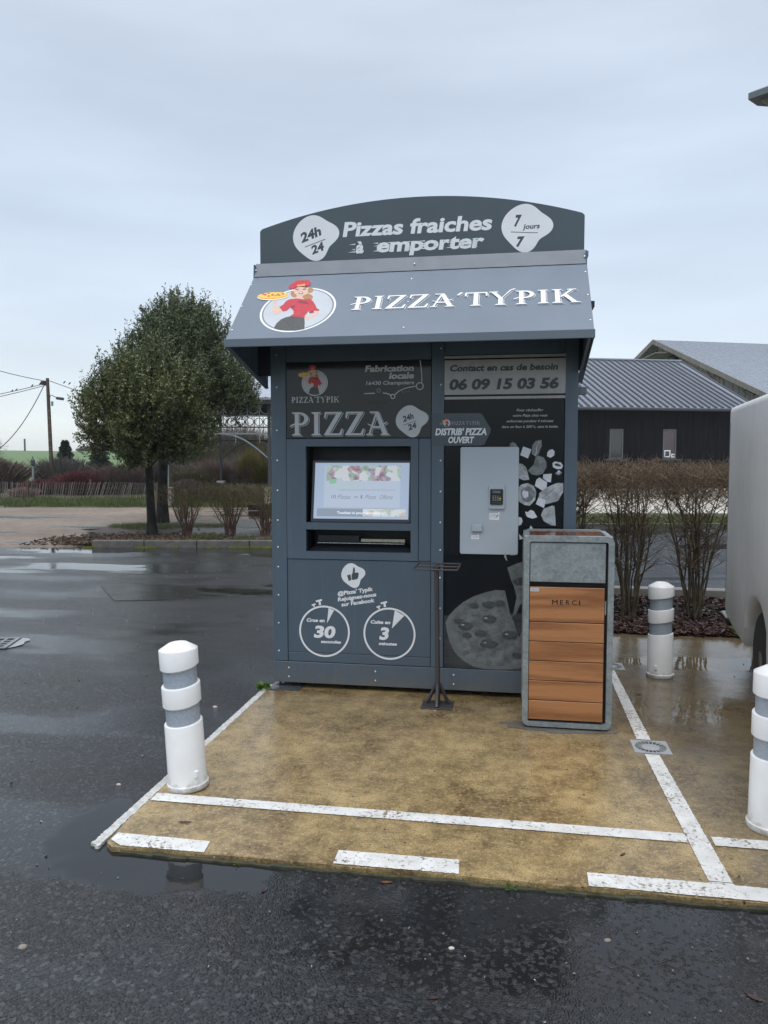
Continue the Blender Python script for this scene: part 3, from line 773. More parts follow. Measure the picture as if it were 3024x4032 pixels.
# ================================================================== the pizza machine
YF = 5.20
K = thing('pizza_vending_kiosk', (-0.63, 5.9, 0.0), 'tall blue grey pizza vending kiosk with sloped awning and touch screen', 'kiosk')
F = frame((0, YF, 0), (1, 0, 0), (0, 0, 1), (0, -1, 0))
def kb(name, x0, x1, y0, y1, z0, z1, mat, parent=None, bevel=0.002, label=None):
    mb = MB(); mb.box(x0, x1, y0, y1, z0, z1); return mb.build(name, mat, parent or K, bevel=bevel, label=label)
# the carcass is a shell of walls so the screen and tray recesses are real hollows
mb = MB(); mb.box(-1.655, -1.645, YF + .07, 7.1, .05, 2.94).box(.39, .40, YF + .07, 7.1, .05, 2.94).box(-1.655, .40, 7.1, 7.12, .05, 2.94).box(-1.655, .40, YF + .07, 7.12, .04, .05)
mb.box(-1.655, .40, YF + .07, 7.12, 2.94, 2.96); mb.box(-1.60, .38, 5.60, 5.62, .06, 2.93)
mb.build('cabinet_shell', MAT['body'], K)
kb('corner_post', -1.672, -1.563, YF, YF + .08, .190, 2.90, MAT['body'])
kb('centre_post', -.545, -.460, YF, YF + .08, .190, 2.90, MAT['body'])
kb('corner_post', .334, .416, YF, YF + .08, .190, 2.90, MAT['body'])
kb('header_panel', -1.560, -.548, YF + .002, YF + .03, 2.290, 2.90, MAT['body'])
kb('header_panel', -.457, .331, YF + .002, YF + .03, 2.312, 2.90, MAT['body'])
kb('base_board', -1.668, .414, YF - .004, YF + .05, .037, .186, MAT['body'])
kb('kick_strip', -1.560, -.548, YF + .004, YF + .03, .190, .253, MAT['body2'])
low = kb('lower_panel', -1.560, -.548, YF + .004, YF + .03, .256, .919, MAT['body2'])
up = kb('print_panel', -1.560, -.548, YF + .003, YF + .03, 1.764, 2.287, MAT['print_dark'], label='dark glossy printed panel above the screen')
bp = kb('photo_panel', -.457, .331, YF + .006, YF + .03, .189, 2.309, MAT['black_print'], label='black panel printed with a grey pizza and ingredients')
# screen panel: bars butted round the two openings
mb = MB(); y0, y1 = YF - .002, YF + .03
mb.box(-1.560, -.634, y0, y1, 1.708, 1.760).box(-1.560, -1.423, y0, y1, .923, 1.708).box(-.685, -.634, y0, y1, .923, 1.708)
mb.box(-1.423, -.685, y0, y1, 1.130, 1.180).box(-1.423, -.685, y0, y1, .923, .976)
mb.build('screen_panel', MAT['body'], K)
kb('side_strip', -.631, -.548, YF + .001, YF + .03, .923, 1.760, MAT['body'])
mb = MB()
for z0, z1, dp in ((1.180, 1.708, .20), (.976, 1.130, .24)):
    a, b = -1.423, -.685; yb = YF + .03
    mb.box(a - .01, a, yb, YF + dp, z0, z1).box(b, b + .01, yb, YF + dp, z0, z1).box(a - .01, b + .01, yb, YF + dp, z1, z1 + .01)
    mb.box(a - .01, b + .01, yb, YF + dp, z0 - .01, z0).box(a - .01, b + .01, YF + dp, YF + dp + .01, z0, z1)
mb.build('recess_lining', MAT['dark'], K)
# touch screen, leaning back
sz0, sz1, sy0, sy1 = 1.184, 1.610, YF + .012, YF + .085
e_ = Vector((0, sy1 - sy0, sz1 - sz0)); Ls = e_.length
SF = frame((-1.392, sy0, sz0), (1, 0, 0), e_, Vector((0, -(sz1 - sz0), sy1 - sy0)))
mb = MB(); mb.prism(rrect(0, .70, 0, Ls, .008), SF, -.03, 0)
scr = mb.build('touch_screen', M('dark_screen_bezel', (0.030, 0.034, 0.044), 0.2, 0.05, 5), K, label='lit touch screen with a loyalty offer')
pan = Print(SF, .0008)
lit = emitmat('lit_screen_white', (0.50, 0.61, 0.80), 0.42)
litc = emitmat('lit_screen_card', (0.58, 0.67, 0.82), 0.44)
pan.poly(rrect(.018, .688, .022, Ls - .016, .003), lit)
# map of the photographed face onto the leaning screen
def sp(x, z): return (x + 1.392 - .0 , (z - sz0) / (sz1 - sz0) * Ls)
def sr(x0, x1, z0, z1):
    a = sp(x0, z0); b = sp(x1, z1); return [(a[0], a[1]), (b[0], a[1]), (b[0], b[1]), (a[0], b[1])]
pan.poly(sr(-1.305, -.765, 1.285, 1.575), litc)
def foodmat(name, cols, scale):
    m, nt, b = newmat(name); k = NT(nt)
    v = k.coord(); vo = k.vor(v, scale); s_ = k.n('ShaderNodeSeparateColor'); k.l(vo.outputs['Color'], s_.inputs[0])
    r = k.n('ShaderNodeValToRGB'); r.color_ramp.interpolation = 'CONSTANT'
    els = r.color_ramp.elements; els[0].color = (*cols[0], 1); els[1].position = 1 / len(cols); els[1].color = (*cols[1], 1)
    for i, c in enumerate(cols[2:]): q = els.new((i + 2) / len(cols)); q.color = (*c, 1)
    k.l(s_.outputs[0], r.inputs[0]); n = k.noise(v, scale * 1.6, 4)
    c = k.mix(k.rng(n, 0.35, 0.65, 0, 0.6), r.outputs[0], (0.55, 0.60, 0.66))
    k.l(c, b.inputs['Emission Color']); b.inputs['Emission Strength'].default_value = 0.36
    k.l(c, b.inputs['Base Color']); b.inputs['Roughness'].default_value = 0.15
    return m
food = foodmat('screen_food_picture', ((0.30, 0.14, 0.16), (0.60, 0.62, 0.60), (0.22, 0.32, 0.20), (0.62, 0.60, 0.58), (0.24, 0.15, 0.20), (0.35, 0.48, 0.36)), 22)
pan.poly(sr(-1.291, -.765, 1.469, 1.574), food)
sg = emitmat('screen_green', (0.20, 0.38, 0.26), 0.8); sgr = emitmat('screen_grey_green', (0.34, 0.47, 0.33), 0.8); sgy = emitmat('screen_grey_text', (0.20, 0.24, 0.32), 0.7)
sbar = emitmat('screen_grey_bar', (0.26, 0.31, 0.38), 0.6); swt = emitmat('screen_white_text', (0.75, 0.82, 0.92), 0.8)
pan.poly([sp(-1.268, 1.482), sp(-1.222, 1.482), sp(-1.222, 1.450), sp(-1.250, 1.450), sp(-1.256, 1.440), sp(-1.260, 1.450), sp(-1.268, 1.452)], sg)
def st(t, x0, x1, z, h, m, **k): a = sp(x0, z); pan.text(t, a[0], a[0] + (x1 - x0), a[1], h, m, **k)
st('PROGRAMME FIDÉLITÉ', -1.250, -1.017, 1.418, .017, sgr, bold=.012)
st('CONSERVEZ VOTRE CODE FIDÉLITÉ DANS VOTRE TÉLÉPHONE EN PHOTO OU CONTACT', -1.201, -.799, 1.402, .0085, sgy)
st('10', -1.250, -1.218, 1.346, .026, sgy, bold=.02); st('Pizzas', -1.208, -1.105, 1.344, .030, sgy, shear=.4)
st('=', -1.088, -1.062, 1.343, .026, sgy, bold=.01); st('1', -1.042, -1.030, 1.346, .026, sgy, bold=.02)
st('Pizza', -1.012, -.925, 1.344, .030, sgy, shear=.4); st('Offerte', -.912, -.808, 1.344, .030, sgy, shear=.4)
pan.poly(sr(-1.351, -.722, 1.222, 1.276), sbar)
pan.poly(sr(-1.023, -.722, 1.223, 1.275), foodmat('screen_bar_picture', ((0.50, 0.40, 0.30), (0.60, 0.62, 0.60), (0.40, 0.45, 0.30), (0.62, 0.42, 0.36), (0.35, 0.50, 0.38), (0.6, 0.6, 0.6)), 26))
st('Touchez ici pour commencer', -1.206, -.872, 1.239, .019, swt, bold=.008)
pan.build('screen_picture', scr)
# hand-out tray
kb('tray_flap', -1.36, -1.06, YF + .085, YF + .10, 1.035, 1.085, MAT['black'])
kb('tray_rail', -1.05, -.735, YF + .085, YF + .105, 1.038, 1.062, MAT['steel'])
kb('tray_lip', -1.36, -.735, YF + .06, YF + .066, 1.028, 1.034, MAT['screw'])
mb = MB()
mb._add([(-1.423, YF + .03, .976), (-.685, YF + .03, .976), (-.735, YF + .15, 1.03), (-1.36, YF + .15, 1.03)], [(0, 1, 2, 3)])
mb.build('tray_slope', MAT['dark'], K)

# ---- upper print panel
FP = frame((0, YF + .003, 0), (1, 0, 0), (0, 0, 1), (0, -1, 0))
dim = M('greyed_white_vinyl', (0.50, 0.52, 0.55), 0.3, 0.05, 6)
class LogoTF:
    def __init__(s, cx, cy, r, ry=None):
        s.cx, s.cy, s.r, s.ry = cx, cy, r, ry or r
    # drawing space centre (838, 615); the ring's drawn ellipse is 660 wide
    def __call__(s, x, y):
        a = 3.93574e-4 * x + 1.47382e-4 * y - 1.792676 + 1.371; b = -2.33119e-5 * x - 7.03892e-4 * y + .770825 - .322
        return (s.cx + a / .2475 * s.r, s.cy + b / .262 * s.ry)
    def circle(s, k, t): return (s.cx + s.r * k * math.cos(D2R(t)), s.cy + s.ry * k * math.sin(D2R(t)))
P = Print(FP)
logo_art(P, LogoTF(-1.3555, 2.145, .092, .088), None, False)
P.build('round_emblem', up); P = Print(FP)
P.glyphs("PIZZA'TYPIK", -1.522, -1.188, 2.010, .040, dim, shadow=False)
P.text('Fabrication', -1.002, -.661, 2.212, .046, dim, shear=.16, bold=.045)
P.text('locale', -.836, -.659, 2.162, .046, dim, shear=.16, bold=.045)
P.text('16430 Champniers', -.994, -.661, 2.124, .027, dim, shear=.16, bold=.022)
road = [(-1.008, 2.066), (-.88, 2.069), (-.845, 2.064), (-.822, 2.052)]
P.line(road, .006, dim)
P.line([(-.795, 2.056), (-.770, 2.078), (-.73, 2.096), (-.69, 2.106), (-.65, 2.111)], .006, dim)
P.line([(-.612, 2.135), (-.612, 2.18), (-.617, 2.24), (-.624, 2.284)], .006, dim)
P.ring(circ(-.809, 2.044, .017), circ(-.809, 2.044, .011), dim); P.ring(circ(-.625, 2.111, .026), circ(-.625, 2.111, .020), dim)
P.text('D105', -.743, -.691, 2.066, .013, M('mid_grey_vinyl', (0.2, 0.21, 0.22), 0.3, 0.05, 6), rot=8)
pinm = M('black_green_vinyl', (0.010, 0.016, 0.017), 0.25, 0.1, 6)
P.poly([(-.906, 2.028), (-.893, 2.052)] + circ(-.906, 2.083, .031, .033, 20, -25, 205) + [(-.919, 2.052)], pinm)
P.ring(circ(-.906, 2.086, .014), circ(-.906, 2.086, .010), M('mid_grey_vinyl', (0.2, 0.21, 0.22), 0.3))
P.text('Préparées', -.984, -.842, 1.996, .020, pinm, shear=.16, bold=.02); P.text('ici', -.922, -.896, 1.967, .020, pinm, shear=.16, bold=.02)
P.glyphs('PIZZA', -1.522, -.845, 1.784, .160, dim, MAT['print_dark'])
P.poly(blob(-.683, 1.880, .107, .104, 10), dim)
P.text('24h', -.736, -.652, 1.869, .042, MAT['navy'], shear=.2, bold=.042, rot=19)
P.line([(-.735, 1.850), (-.648, 1.880)], .003, MAT['navy'])
P.text('24', -.700, -.634, 1.812, .042, MAT['navy'], shear=.2, bold=.042, rot=19)
P.build('printed_lettering', up, 'grey white lettering, route map and small round emblem')

# ---- lower panel print
FL = frame((0, YF + .004, 0), (1, 0, 0), (0, 0, 1), (0, -1, 0))
P = Print(FL)
wh = MAT['white']
P.poly(blob(-1.092, .815, .082, .084, 14), wh)
nv = M('panel_grey_on_white', (0.060, 0.080, 0.095), 0.4)
P.poly([(-1.132, .812), (-1.108, .820), (-1.100, .780), (-1.120, .772)], nv)
P.poly([(-1.101, .812), (-1.092, .832), (-1.088, .868), (-1.078, .868), (-1.074, .845), (-1.078, .832), (-1.052, .834), (-1.047, .824), (-1.052, .816), (-1.049, .808), (-1.055, .801), (-1.053, .793), (-1.062, .787), (-1.092, .779), (-1.098, .785)], nv)
P.text("@Pizza' Typik", -1.199, -.940, .666, .030, wh, shear=.12, bold=.042, rot=9.5)
P.text('Rejoignez-nous', -1.197, -.917, .625, .030, wh, shear=.12, bold=.042, rot=9.5)
P.text('sur Facebook', -1.172, -.929, .590, .030, wh, shear=.12, bold=.042, rot=9.5)
for cx, w0, w1, tip, a, t1, n_, t2 in ((-1.296, (-1.265, .578), (-1.226, .562), (-1.277, .468), ((-1.426, -1.291), .475, .027), 'Crue en', ('30', -1.374, -1.208, .363, .092), ('secondes', -1.322, -1.174, .327, .024)),
                                     (-.833, (-.795, .577), (-.728, .541), (-.815, .448), ((-.967, -.823), .478, .027), 'Cuite en', ('3', -.905, -.828, .366, .094), ('minutes', -.907, -.777, .329, .024))):
    P.ring(circ(cx, .411, .183, n=72), circ(cx, .411, .170, n=72), wh)
    P.poly([tip, w1, w0], wh)
    P.text(t1, a[0][0], a[0][1], a[1], a[2], wh, shear=.16, bold=.045)
    P.text(n_[0], n_[1], n_[2], n_[3], n_[4], wh, shear=.16, bold=.045)
    P.text(t2[0], t2[1], t2[2], t2[3], t2[4], wh, shear=.16, bold=.045)
    P.line([(cx - .030, .597), (cx - .035, .628)], .016, wh); P.line([(cx - .060, .622), (cx - .016, .634)], .013, wh)
    P.line([(cx - .072, .583), (cx - .077, .600)], .011, wh); P.line([(cx - .090, .594), (cx - .063, .604)], .010, wh)
P.build('printed_lettering', low, 'white stopwatches, thumbs up blob and lettering')

# ---- right panel print
FB = frame((0, YF + .006, 0), (1, 0, 0), (0, 0, 1), (0, -1, 0))
P = Print(FB)
tbl = M('grey_print_table', (0.022, 0.027, 0.030), 0.25, 0.3, 3, c2=(0.045, 0.052, 0.056), stretch=(1, 1, 6))
P.poly([(-.456, .190), (.330, .190), (.330, .60), (-.456, .55)], tbl)
P.poly([(-.250, .196), (-.10, .187), (.33, .187), (.33, .24), (-.1, .2), (-.20, .205), (-.30, .235)], MAT['gd'])
pz = [(-.444, .505), (-.434, .442), (-.416, .37), (-.379, .298), (-.325, .245), (-.253, .207), (-.173, .192), (-.084, .193), (.004, .198), (.058, .208), (.20, .26), (.28, .38), (.30, .50), (.24, .62), (.12, .60), (.056, .415), (.027, .486), (.014, .53), (-.009, .583), (-.023, .646), (-.045, .735), (-.107, .737), (-.177, .718), (-.257, .688), (-.328, .645), (-.381, .598), (-.421, .552)]
P.poly(pz, MAT['doughc'])
cx_, cy_ = -.12, .45
P.poly([(cx_ + (x - cx_) * (.90 if x < .02 else 1), cy_ + (y - cy_) * .90) for x, y in pz], MAT['dough'])
P.poly([(-.030, .891), (.02, .915), (.12, .95), (.13, .70), (.056, .639), (.035, .585), (.007, .557), (.017, .602), (.034, .692), (.016, .763), (-.007, .816)], MAT['dough'])
P.poly([(.0, .80), (.05, .83), (.12, .82), (.12, .78), (.03, .77)], MAT['gd'])
random.seed(5)
def irr(cx, cy, rx, ry, rot=0, n=14, j=.18):
    return [(cx + rx * (1 + random.uniform(-j, j)) * math.cos(2 * math.pi * i / n + rot), cy + ry * (1 + random.uniform(-j, j)) * math.sin(2 * math.pi * i / n)) for i in range(n)]
for i in range(46):
    t = random.uniform(0, 6.28); r = math.sqrt(random.random()) * .88
    x, y = -.17 + .23 * r * math.cos(t), .43 + .22 * r * math.sin(t)
    P.poly(irr(x, y, random.uniform(.010, .030), random.uniform(.006, .014)), random.choice([MAT['doughc'], MAT['dough'], M('grey_print_soft', (0.105, 0.12, 0.128), 0.3, 0.2, 12)]))
for (x, y), s_ in (((-.150, .640), 1.0), ((-.149, .540), 1.1), ((-.304, .488), 1.1), ((-.206, .441), .9), ((-.007, .435), 1.2), ((-.152, .371), 1.3), ((-.295, .424), .7), ((.042, .297), .8), ((-.075, .650), .8), ((-.250, .630), .7), ((-.36, .52), .6), ((.12, .4), 1)):
    P.poly(irr(x, y - .003, .045 * s_, .024 * s_), MAT['gd']); P.poly(irr(x + .004, y + .002, .036 * s_, .017 * s_), M('grey_print_olive', (0.055, 0.065, 0.07), 0.3, 0.35, 50))
    if s_ > 1.05: P.poly(irr(x - .022, y + .004, .012, .004, j=.3), MAT['gl'])
P.build('pizza_picture', bp, 'grey pizza on a dark table with a raised slice'); P = Print(FB)
ING = [('gm', [(-.023, 1.69), (-.02, 1.723), (-.004, 1.733), (.016, 1.723), (.036, 1.69)]), ('gw', [(.066, 1.703), (.12, 1.683), (.098, 1.624), (.047, 1.646)]),
 ('gm', [(.184, 1.746), (.187, 1.709), (.168, 1.656), (.146, 1.636), (.122, 1.656), (.125, 1.71), (.148, 1.739)]), ('gw', [(.256, 1.685), (.271, 1.669), (.268, 1.643), (.244, 1.628), (.221, 1.639), (.224, 1.663), (.237, 1.679)]),
 ('gm', [(.162, 1.644), (.201, 1.629), (.22, 1.596), (.219, 1.563), (.196, 1.523), (.16, 1.511), (.124, 1.519), (.099, 1.542), (.136, 1.583), (.149, 1.636)]),
 ('gw', [(.258, 1.593), (.274, 1.604), (.313, 1.596), (.327, 1.576), (.317, 1.555), (.287, 1.553), (.261, 1.566)]), ('gd', [(.269, 1.589), (.293, 1.591), (.316, 1.575), (.3, 1.569), (.274, 1.577)]),
 ('gl', [(.03, 1.593), (.064, 1.586), (.087, 1.563), (.098, 1.529), (.109, 1.482), (.072, 1.479), (.03, 1.495)]), ('gw', [(.2, 1.519), (.254, 1.523), (.249, 1.466), (.227, 1.469), (.197, 1.493)]),
 ('gw', [(.174, 1.498), (.225, 1.466), (.221, 1.422), (.195, 1.41), (.145, 1.442), (.154, 1.482)]), ('gl', [(.33, 1.462), (.33, 1.403), (.297, 1.343), (.219, 1.32), (.17, 1.362), (.175, 1.395), (.23, 1.436), (.289, 1.462)]),
 ('gl', [(.03, 1.421), (.059, 1.452), (.098, 1.46), (.138, 1.442), (.156, 1.402), (.149, 1.348), (.113, 1.309), (.08, 1.314), (.03, 1.344)]), ('gm', irr(.098, 1.385, .044, .052, 0, 16, .08)), ('gw', irr(.085, 1.385, .022, .028, 0, 12, .25)),
 ('gw', [(.169, 1.364), (.22, 1.349), (.206, 1.295), (.153, 1.321)]), ('gl', [(.258, 1.311), (.275, 1.309), (.285, 1.178), (.253, 1.181), (.207, 1.207), (.187, 1.248), (.206, 1.291)]),
 ('gw', [(.084, 1.27), (.101, 1.267), (.12, 1.282), (.14, 1.274), (.164, 1.234), (.134, 1.223), (.101, 1.233), (.091, 1.243)]), ('gw', [(.03, 1.236), (.061, 1.229), (.068, 1.206), (.059, 1.182), (.03, 1.17)]),
 ('gw', [(.109, 1.15), (.122, 1.178), (.142, 1.15)]), ('gw', [(-.05, .982), (-.052, .965), (-.040, .945), (-.030, .936), (-.038, .96), (-.036, .982)]), ('gw', [(-.015, .982), (-.010, .974), (.02, .976), (.03, .982)]), ('gw', [(.045, 1.12), (.075, 1.09), (.05, 1.08)])]
for m_, pl in ING: P.poly(pl, MAT[m_])
# ribs of the basil leaves and facets of the slices
for pts in ([(.148, 1.640), (.155, 1.70), (.172, 1.738)], [(.105, 1.486), (.075, 1.54), (.045, 1.585)], [(.19, 1.345), (.25, 1.39), (.325, 1.455)], [(.04, 1.50), (.07, 1.51), (.10, 1.50)]): P.line(pts, .003, MAT['gw'])
for pts in ([(.25, 1.36), (.30, 1.39)], [(.21, 1.37), (.27, 1.43)], [(.27, 1.35), (.32, 1.42)], [(.05, 1.56), (.085, 1.54)], [(.05, 1.54), (.09, 1.51)], [(.15, 1.70), (.13, 1.67)], [(.16, 1.72), (.178, 1.69)]): P.line(pts, .0022, MAT['gm'])
for a in (-40, -15, 5, 25, 50): P.line([(.300, 1.545), (.300 + .028 * math.sin(D2R(a)) - .004, 1.545 - .030 * math.cos(D2R(a)))], .004, MAT['gw'])
P.build('ingredient_picture', bp, 'grey basil leaves, tomato halves, onion and cheese cubes'); P = Print(FB)
gyt = M('pale_script_vinyl', (0.45, 0.46, 0.47), 0.3)
for t, a, b, z in (('Pour réchauffer', .020, .197, 1.935), ('votre Pizza chez vous', -.007, .224, 1.900), ('enfournez pendant 4 minutes', -.045, .262, 1.863), ('dans un four à 200°c, sans la boite.', -.077, .295, 1.826)):
    P.text(t, a, b, z, .0175, gyt, shear=.28, bold=.012)
P.build('printed_lettering', bp, 'slanted script note on reheating')
# contact board: white strip, white field, white strip
cb_ = kb('contact_sign', -.459, .334, YF - .003, YF + .004, 2.049, 2.279, MAT['pdark'], bevel=.001, label='pale grey board with a telephone number')
kb('contact_strip', -.459, .334, YF - .003, YF + .004, 2.289, 2.308, MAT['pdark'], bevel=.001)
kb('contact_strip', -.459, .334, YF - .003, YF + .004, 2.018, 2.036, MAT['pdark'], bevel=.001)
P = Print(frame((0, YF - .003, 0), (1, 0, 0), (0, 0, 1), (0, -1, 0)), .0008)
P.text('Contact en cas de besoin', -.426, .290, 2.203, .046, MAT['navy'], shear=.18, bold=.040)
P.text('06 09 15 03 56', -.432, .300, 2.081, .076, MAT['navy'], shear=.18, bold=.048)
P.build('printed_lettering', cb_, 'dark slanted lettering and telephone number')
# arrow sticker
mb = MB(); FA = frame((0, YF - .001, 0), (1, 0, 0), (0, 0, 1), (0, -1, 0))
mb.prism([(-.545, 1.710), (-.215, 1.710), (-.190, 1.716), (-.150, 1.800), (-.148, 1.822), (-.206, 1.918), (-.222, 1.926), (-.545, 1.927)], FA, 0, .0015)
ar = mb.build('arrow_sticker', MAT['sign_dark'], K, label='dark arrow shaped sticker saying the machine is open')
P = Print(frame((0, YF - .0025, 0), (1, 0, 0), (0, 0, 1), (0, -1, 0)), .0006)
P.poly([(-.495, 1.853), (-.478, 1.866), (-.448, 1.872), (-.430, 1.858), (-.440, 1.850)], MAT['gm'])
logo_art(P, LogoTF(-.441, 1.861, .024), None, False)
P.glyphs("PIZZA'TYPIK", -.409, -.222, 1.849, .023, M('grey_vinyl_letter', (0.33, 0.35, 0.37), 0.35), shadow=False)
P.text("DISTRIB' PIZZA", -.519, -.167, 1.779, .050, wh, shear=.16, bold=.042)
P.text('OUVERT', -.434, -.256, 1.726, .046, wh, shear=.16, bold=.042)
P.build('printed_lettering', ar)
# payment panel
mb = MB(); mb.prism(rrect(-.347, .039, .981, 1.700, .012), frame((0, YF, 0), (1, 0, 0), (0, 0, 1), (0, -1, 0)), -.002, .022)
pay = mb.build('payment_panel', MAT['pgrey'], K, bevel=.002)
FQ = frame((0, YF - .022, 0), (1, 0, 0), (0, 0, 1), (0, -1, 0))
mb = MB(); mb.prism(rrect(-.157, -.050, 1.287, 1.449, .006), FQ, 0, .016); mb.build('card_reader_frame', MAT['pgrey'], pay, bevel=.003)
mb = MB(); mb.prism(rrect(-.147, -.063, 1.317, 1.420, .006), FQ, .0165, .026); mb.build('card_terminal', MAT['black'], pay, bevel=.002)
P = Print(FQ, .0268)
P.poly(_rect(-.133, -.078, 1.394, 1.411), M('terminal_display', (0.10, 0.13, 0.15), 0.1)); P.poly(_rect(-.128, -.083, 1.397, 1.401), MAT['gm'])
for r in range(4):
    for c in range(3): P.poly(_rect(-.132 + c * .0155, -.121 + c * .0155, 1.372 - r * .0095, 1.3775 - r * .0095), MAT['gm'])
for r, mm in enumerate(('red', 'yellow')): P.poly(_rect(-.087, -.075, 1.365 - r * .010, 1.371 - r * .010), MAT[mm])
P.poly(_rect(-.087, -.075, 1.345, 1.351), M('key_green', (0.03, 0.45, 0.08), 0.4)); P.poly(_rect(-.140, -.070, 1.326, 1.334), MAT['gd'])
P.build('keypad', pay)
mb = MB(); mb.prism(rrect(-.269, -.198, 1.134, 1.184, .004), FQ, 0, .020); mb.build('ticket_slot_cover', MAT['pgrey'], pay, bevel=.004)
P = Print(FQ, .0009)
P.poly([(-.152, 1.214), (-.087, 1.212), (-.085, 1.268), (-.092, 1.268), (-.096, 1.259), (-.152, 1.258)], wh); P.text('CARTE', -.148, -.108, 1.240, .010, MAT['navy']); P.text('BANCAIRE', -.148, -.108, 1.229, .006, MAT['gm'])
P.line([(-.105, 1.232), (-.095, 1.250)], .006, MAT['gd'])
P.build('small_sticker', pay); P = Print(FQ, .0009)
P.poly([(-.272, 1.082), (-.218, 1.082), (-.220, 1.116), (-.228, 1.116), (-.232, 1.108), (-.272, 1.109)], wh); P.text('TICKET', -.267, -.224, 1.091, .010, MAT['gm'])
P.build('small_sticker', pay)

# ---- awning
ez, ey, rz, ry = 2.360, 4.610, 2.865, 5.160
XL, XR = -1.772, 0.452
eV = Vector((0, ry - ey, rz - ez)); SL = eV.length
FS = frame((0, ey, ez), (1, 0, 0), eV, Vector((0, -(rz - ez), ry - ey)))
mb = MB(); mb.prism([(XL, 0), (XR, 0), (XR, SL), (XL, SL)], FS, -.012, 0)
aw = mb.build('awning_sheet', MAT['awn'], K, bevel=.0015, label='sloping blue grey awning sheet with the shop name')
P = Print(FS)
logo_art(P, LogoTF(-1.371, .322, .2475, .262), None, True)
P.build('round_emblem', aw, 'round emblem of a cook in red holding a pizza'); P = Print(FS, .0010)
P.glyphs("PIZZA'TYPIK", -1.020, .360, .285, .155, wh, MAT['awn'])
P.build('printed_lettering', aw, 'white carved lettering')
mb = MB(); c0 = [(ry - .002, rz + .004), (ry + .040, rz + .102), (ry + .048, rz + .100), (ry + .010, rz + .002)]
mb.prism([(a, b) for a, b in c0], frame((XL + .004, 0, 0), (0, 1, 0), (0, 0, 1), (1, 0, 0)), 0, XR - XL - .008)
mb.build('awning_cap', MAT['cap'], K)
kb('awning_fascia', XL - .006, XR + .006, ey - .006, ey + .012, ez - .048, ez + .002, MAT['cap'])
# cheeks: from the eave back and down past the front corner of the cabinet
for x0 in (XL - .003, XR - .005):
    mb = MB(); mb.prism([(ey + .012, ez - .046), (5.40, 2.128), (5.44, 2.135), (5.44, 2.95), (ry + .01, 2.955), (ry, rz - .012), (ey + .012, ez - .012)], frame((x0, 0, 0), (0, 1, 0), (0, 0, 1), (1, 0, 0)), 0, .008)
    mb.build('awning_cheek', MAT['body'], K)
    mb = MB(); xi = x0 + (.008 if x0 < 0 else -.028)
    mb._add([(xi, ey + .012, ez - .046), (xi + .02, ey + .012, ez - .046), (xi + .02, 5.39, 2.130), (xi, 5.39, 2.130), (xi, ey + .012, ez - .040), (xi + .02, ey + .012, ez - .040), (xi + .02, 5.39, 2.136), (xi, 5.39, 2.136)],
            [(0, 1, 2, 3), (4, 5, 6, 7), (0, 1, 5, 4), (1, 2, 6, 5), (2, 3, 7, 6), (3, 0, 4, 7)]); mb.build('cheek_return', MAT['cap'], K)
kb('roof_box', -1.745, .475, 5.30, 7.14, 2.952, 2.985, MAT['cap'])
kb('side_rail', .405, .490, 5.42, 5.50, 2.06, 2.11, MAT['cap']); kb('side_lamp', .458, .520, 5.30, 5.42, 2.62, 2.66, MAT['black'])
kb('vent_hood', .402, .482, 5.50, 5.70, 2.60, 2.95, MAT['cap'])
# pediment board
YB = 5.262
FBd = frame((0, YB, 0), (1, 0, 0), (0, 0, 1), (0, -1, 0))
arcp = []
x0, x1, zl, zt = -1.758, .444, 3.215, 3.381
xm, hw = (x0 + x1) / 2, (x1 - x0) / 2
Rr = (hw * hw + (zt - zl) ** 2) / (2 * (zt - zl))
for i in range(49):
    x = x1 - .015 - (x1 - x0 - .03) * i / 48; arcp.append((x, zt - Rr + math.sqrt(Rr * Rr - (x - xm) ** 2)))
mb = MB(); mb.prism([(x0, 2.93), (x1, 2.93), (x1, zl - .012)] + arcp + [(x0, zl - .012)], FBd, -.02, 0)
bd = mb.build('sign_board', MAT['sign_dark'], K, bevel=.001, label='arched dark sign board on the roof')
P = Print(FBd)
dk = M('board_grey_on_white', (0.050, 0.066, 0.072), 0.4)
P.poly(blob(-1.365, 3.148, .158, .150, 8, .075), wh)
P.text('24h', -1.458, -1.295, 3.110, .070, dk, shear=.2, bold=.042, rot=19); P.line([(-1.435, 3.083), (-1.290, 3.130)], .005, dk); P.text('24', -1.383, -1.280, 3.028, .062, dk, shear=.2, bold=.042, rot=19)
P.build('round_the_clock_blob', bd); P = Print(FBd); P.poly(blob(.065, 3.145, .160, .150, 0, .085), wh)
P.text('7', -.012, .042, 3.151, .080, dk, shear=.2, bold=.055); P.text('jours', .048, .162, 3.132, .036, dk, shear=.2, bold=.03); P.line([(-.03, 3.118), (.145, 3.104)], .0045, dk); P.text('7', .002, .062, 3.020, .070, dk, shear=.2, bold=.055)
P.build('seven_days_blob', bd); P = Print(FBd)
P.text('Pizzas fraiches', -1.168, -.142, 3.138, .106, wh, shear=.16, bold=.034)
P.text('à', -1.080, -1.010, 3.024, .088, wh, shear=.16, bold=.045)
P.text('emporter', -.936, -.195, 3.024, .100, wh, shear=.16, bold=.038)
random.seed(8)
for x in (-1.08, -.92, -.83, -.70, -.60, -.52, -.42, -.34, -.25):
    for z in (3.032, 3.048, 3.066, 3.082):
        if random.random() < .75: w_ = random.uniform(.025, .055); P.poly([(x, z), (x, z + .008), (x - w_, z + random.uniform(0, .006))], wh)
P.build('printed_lettering', bd, 'white slanted lettering between two white blobs')

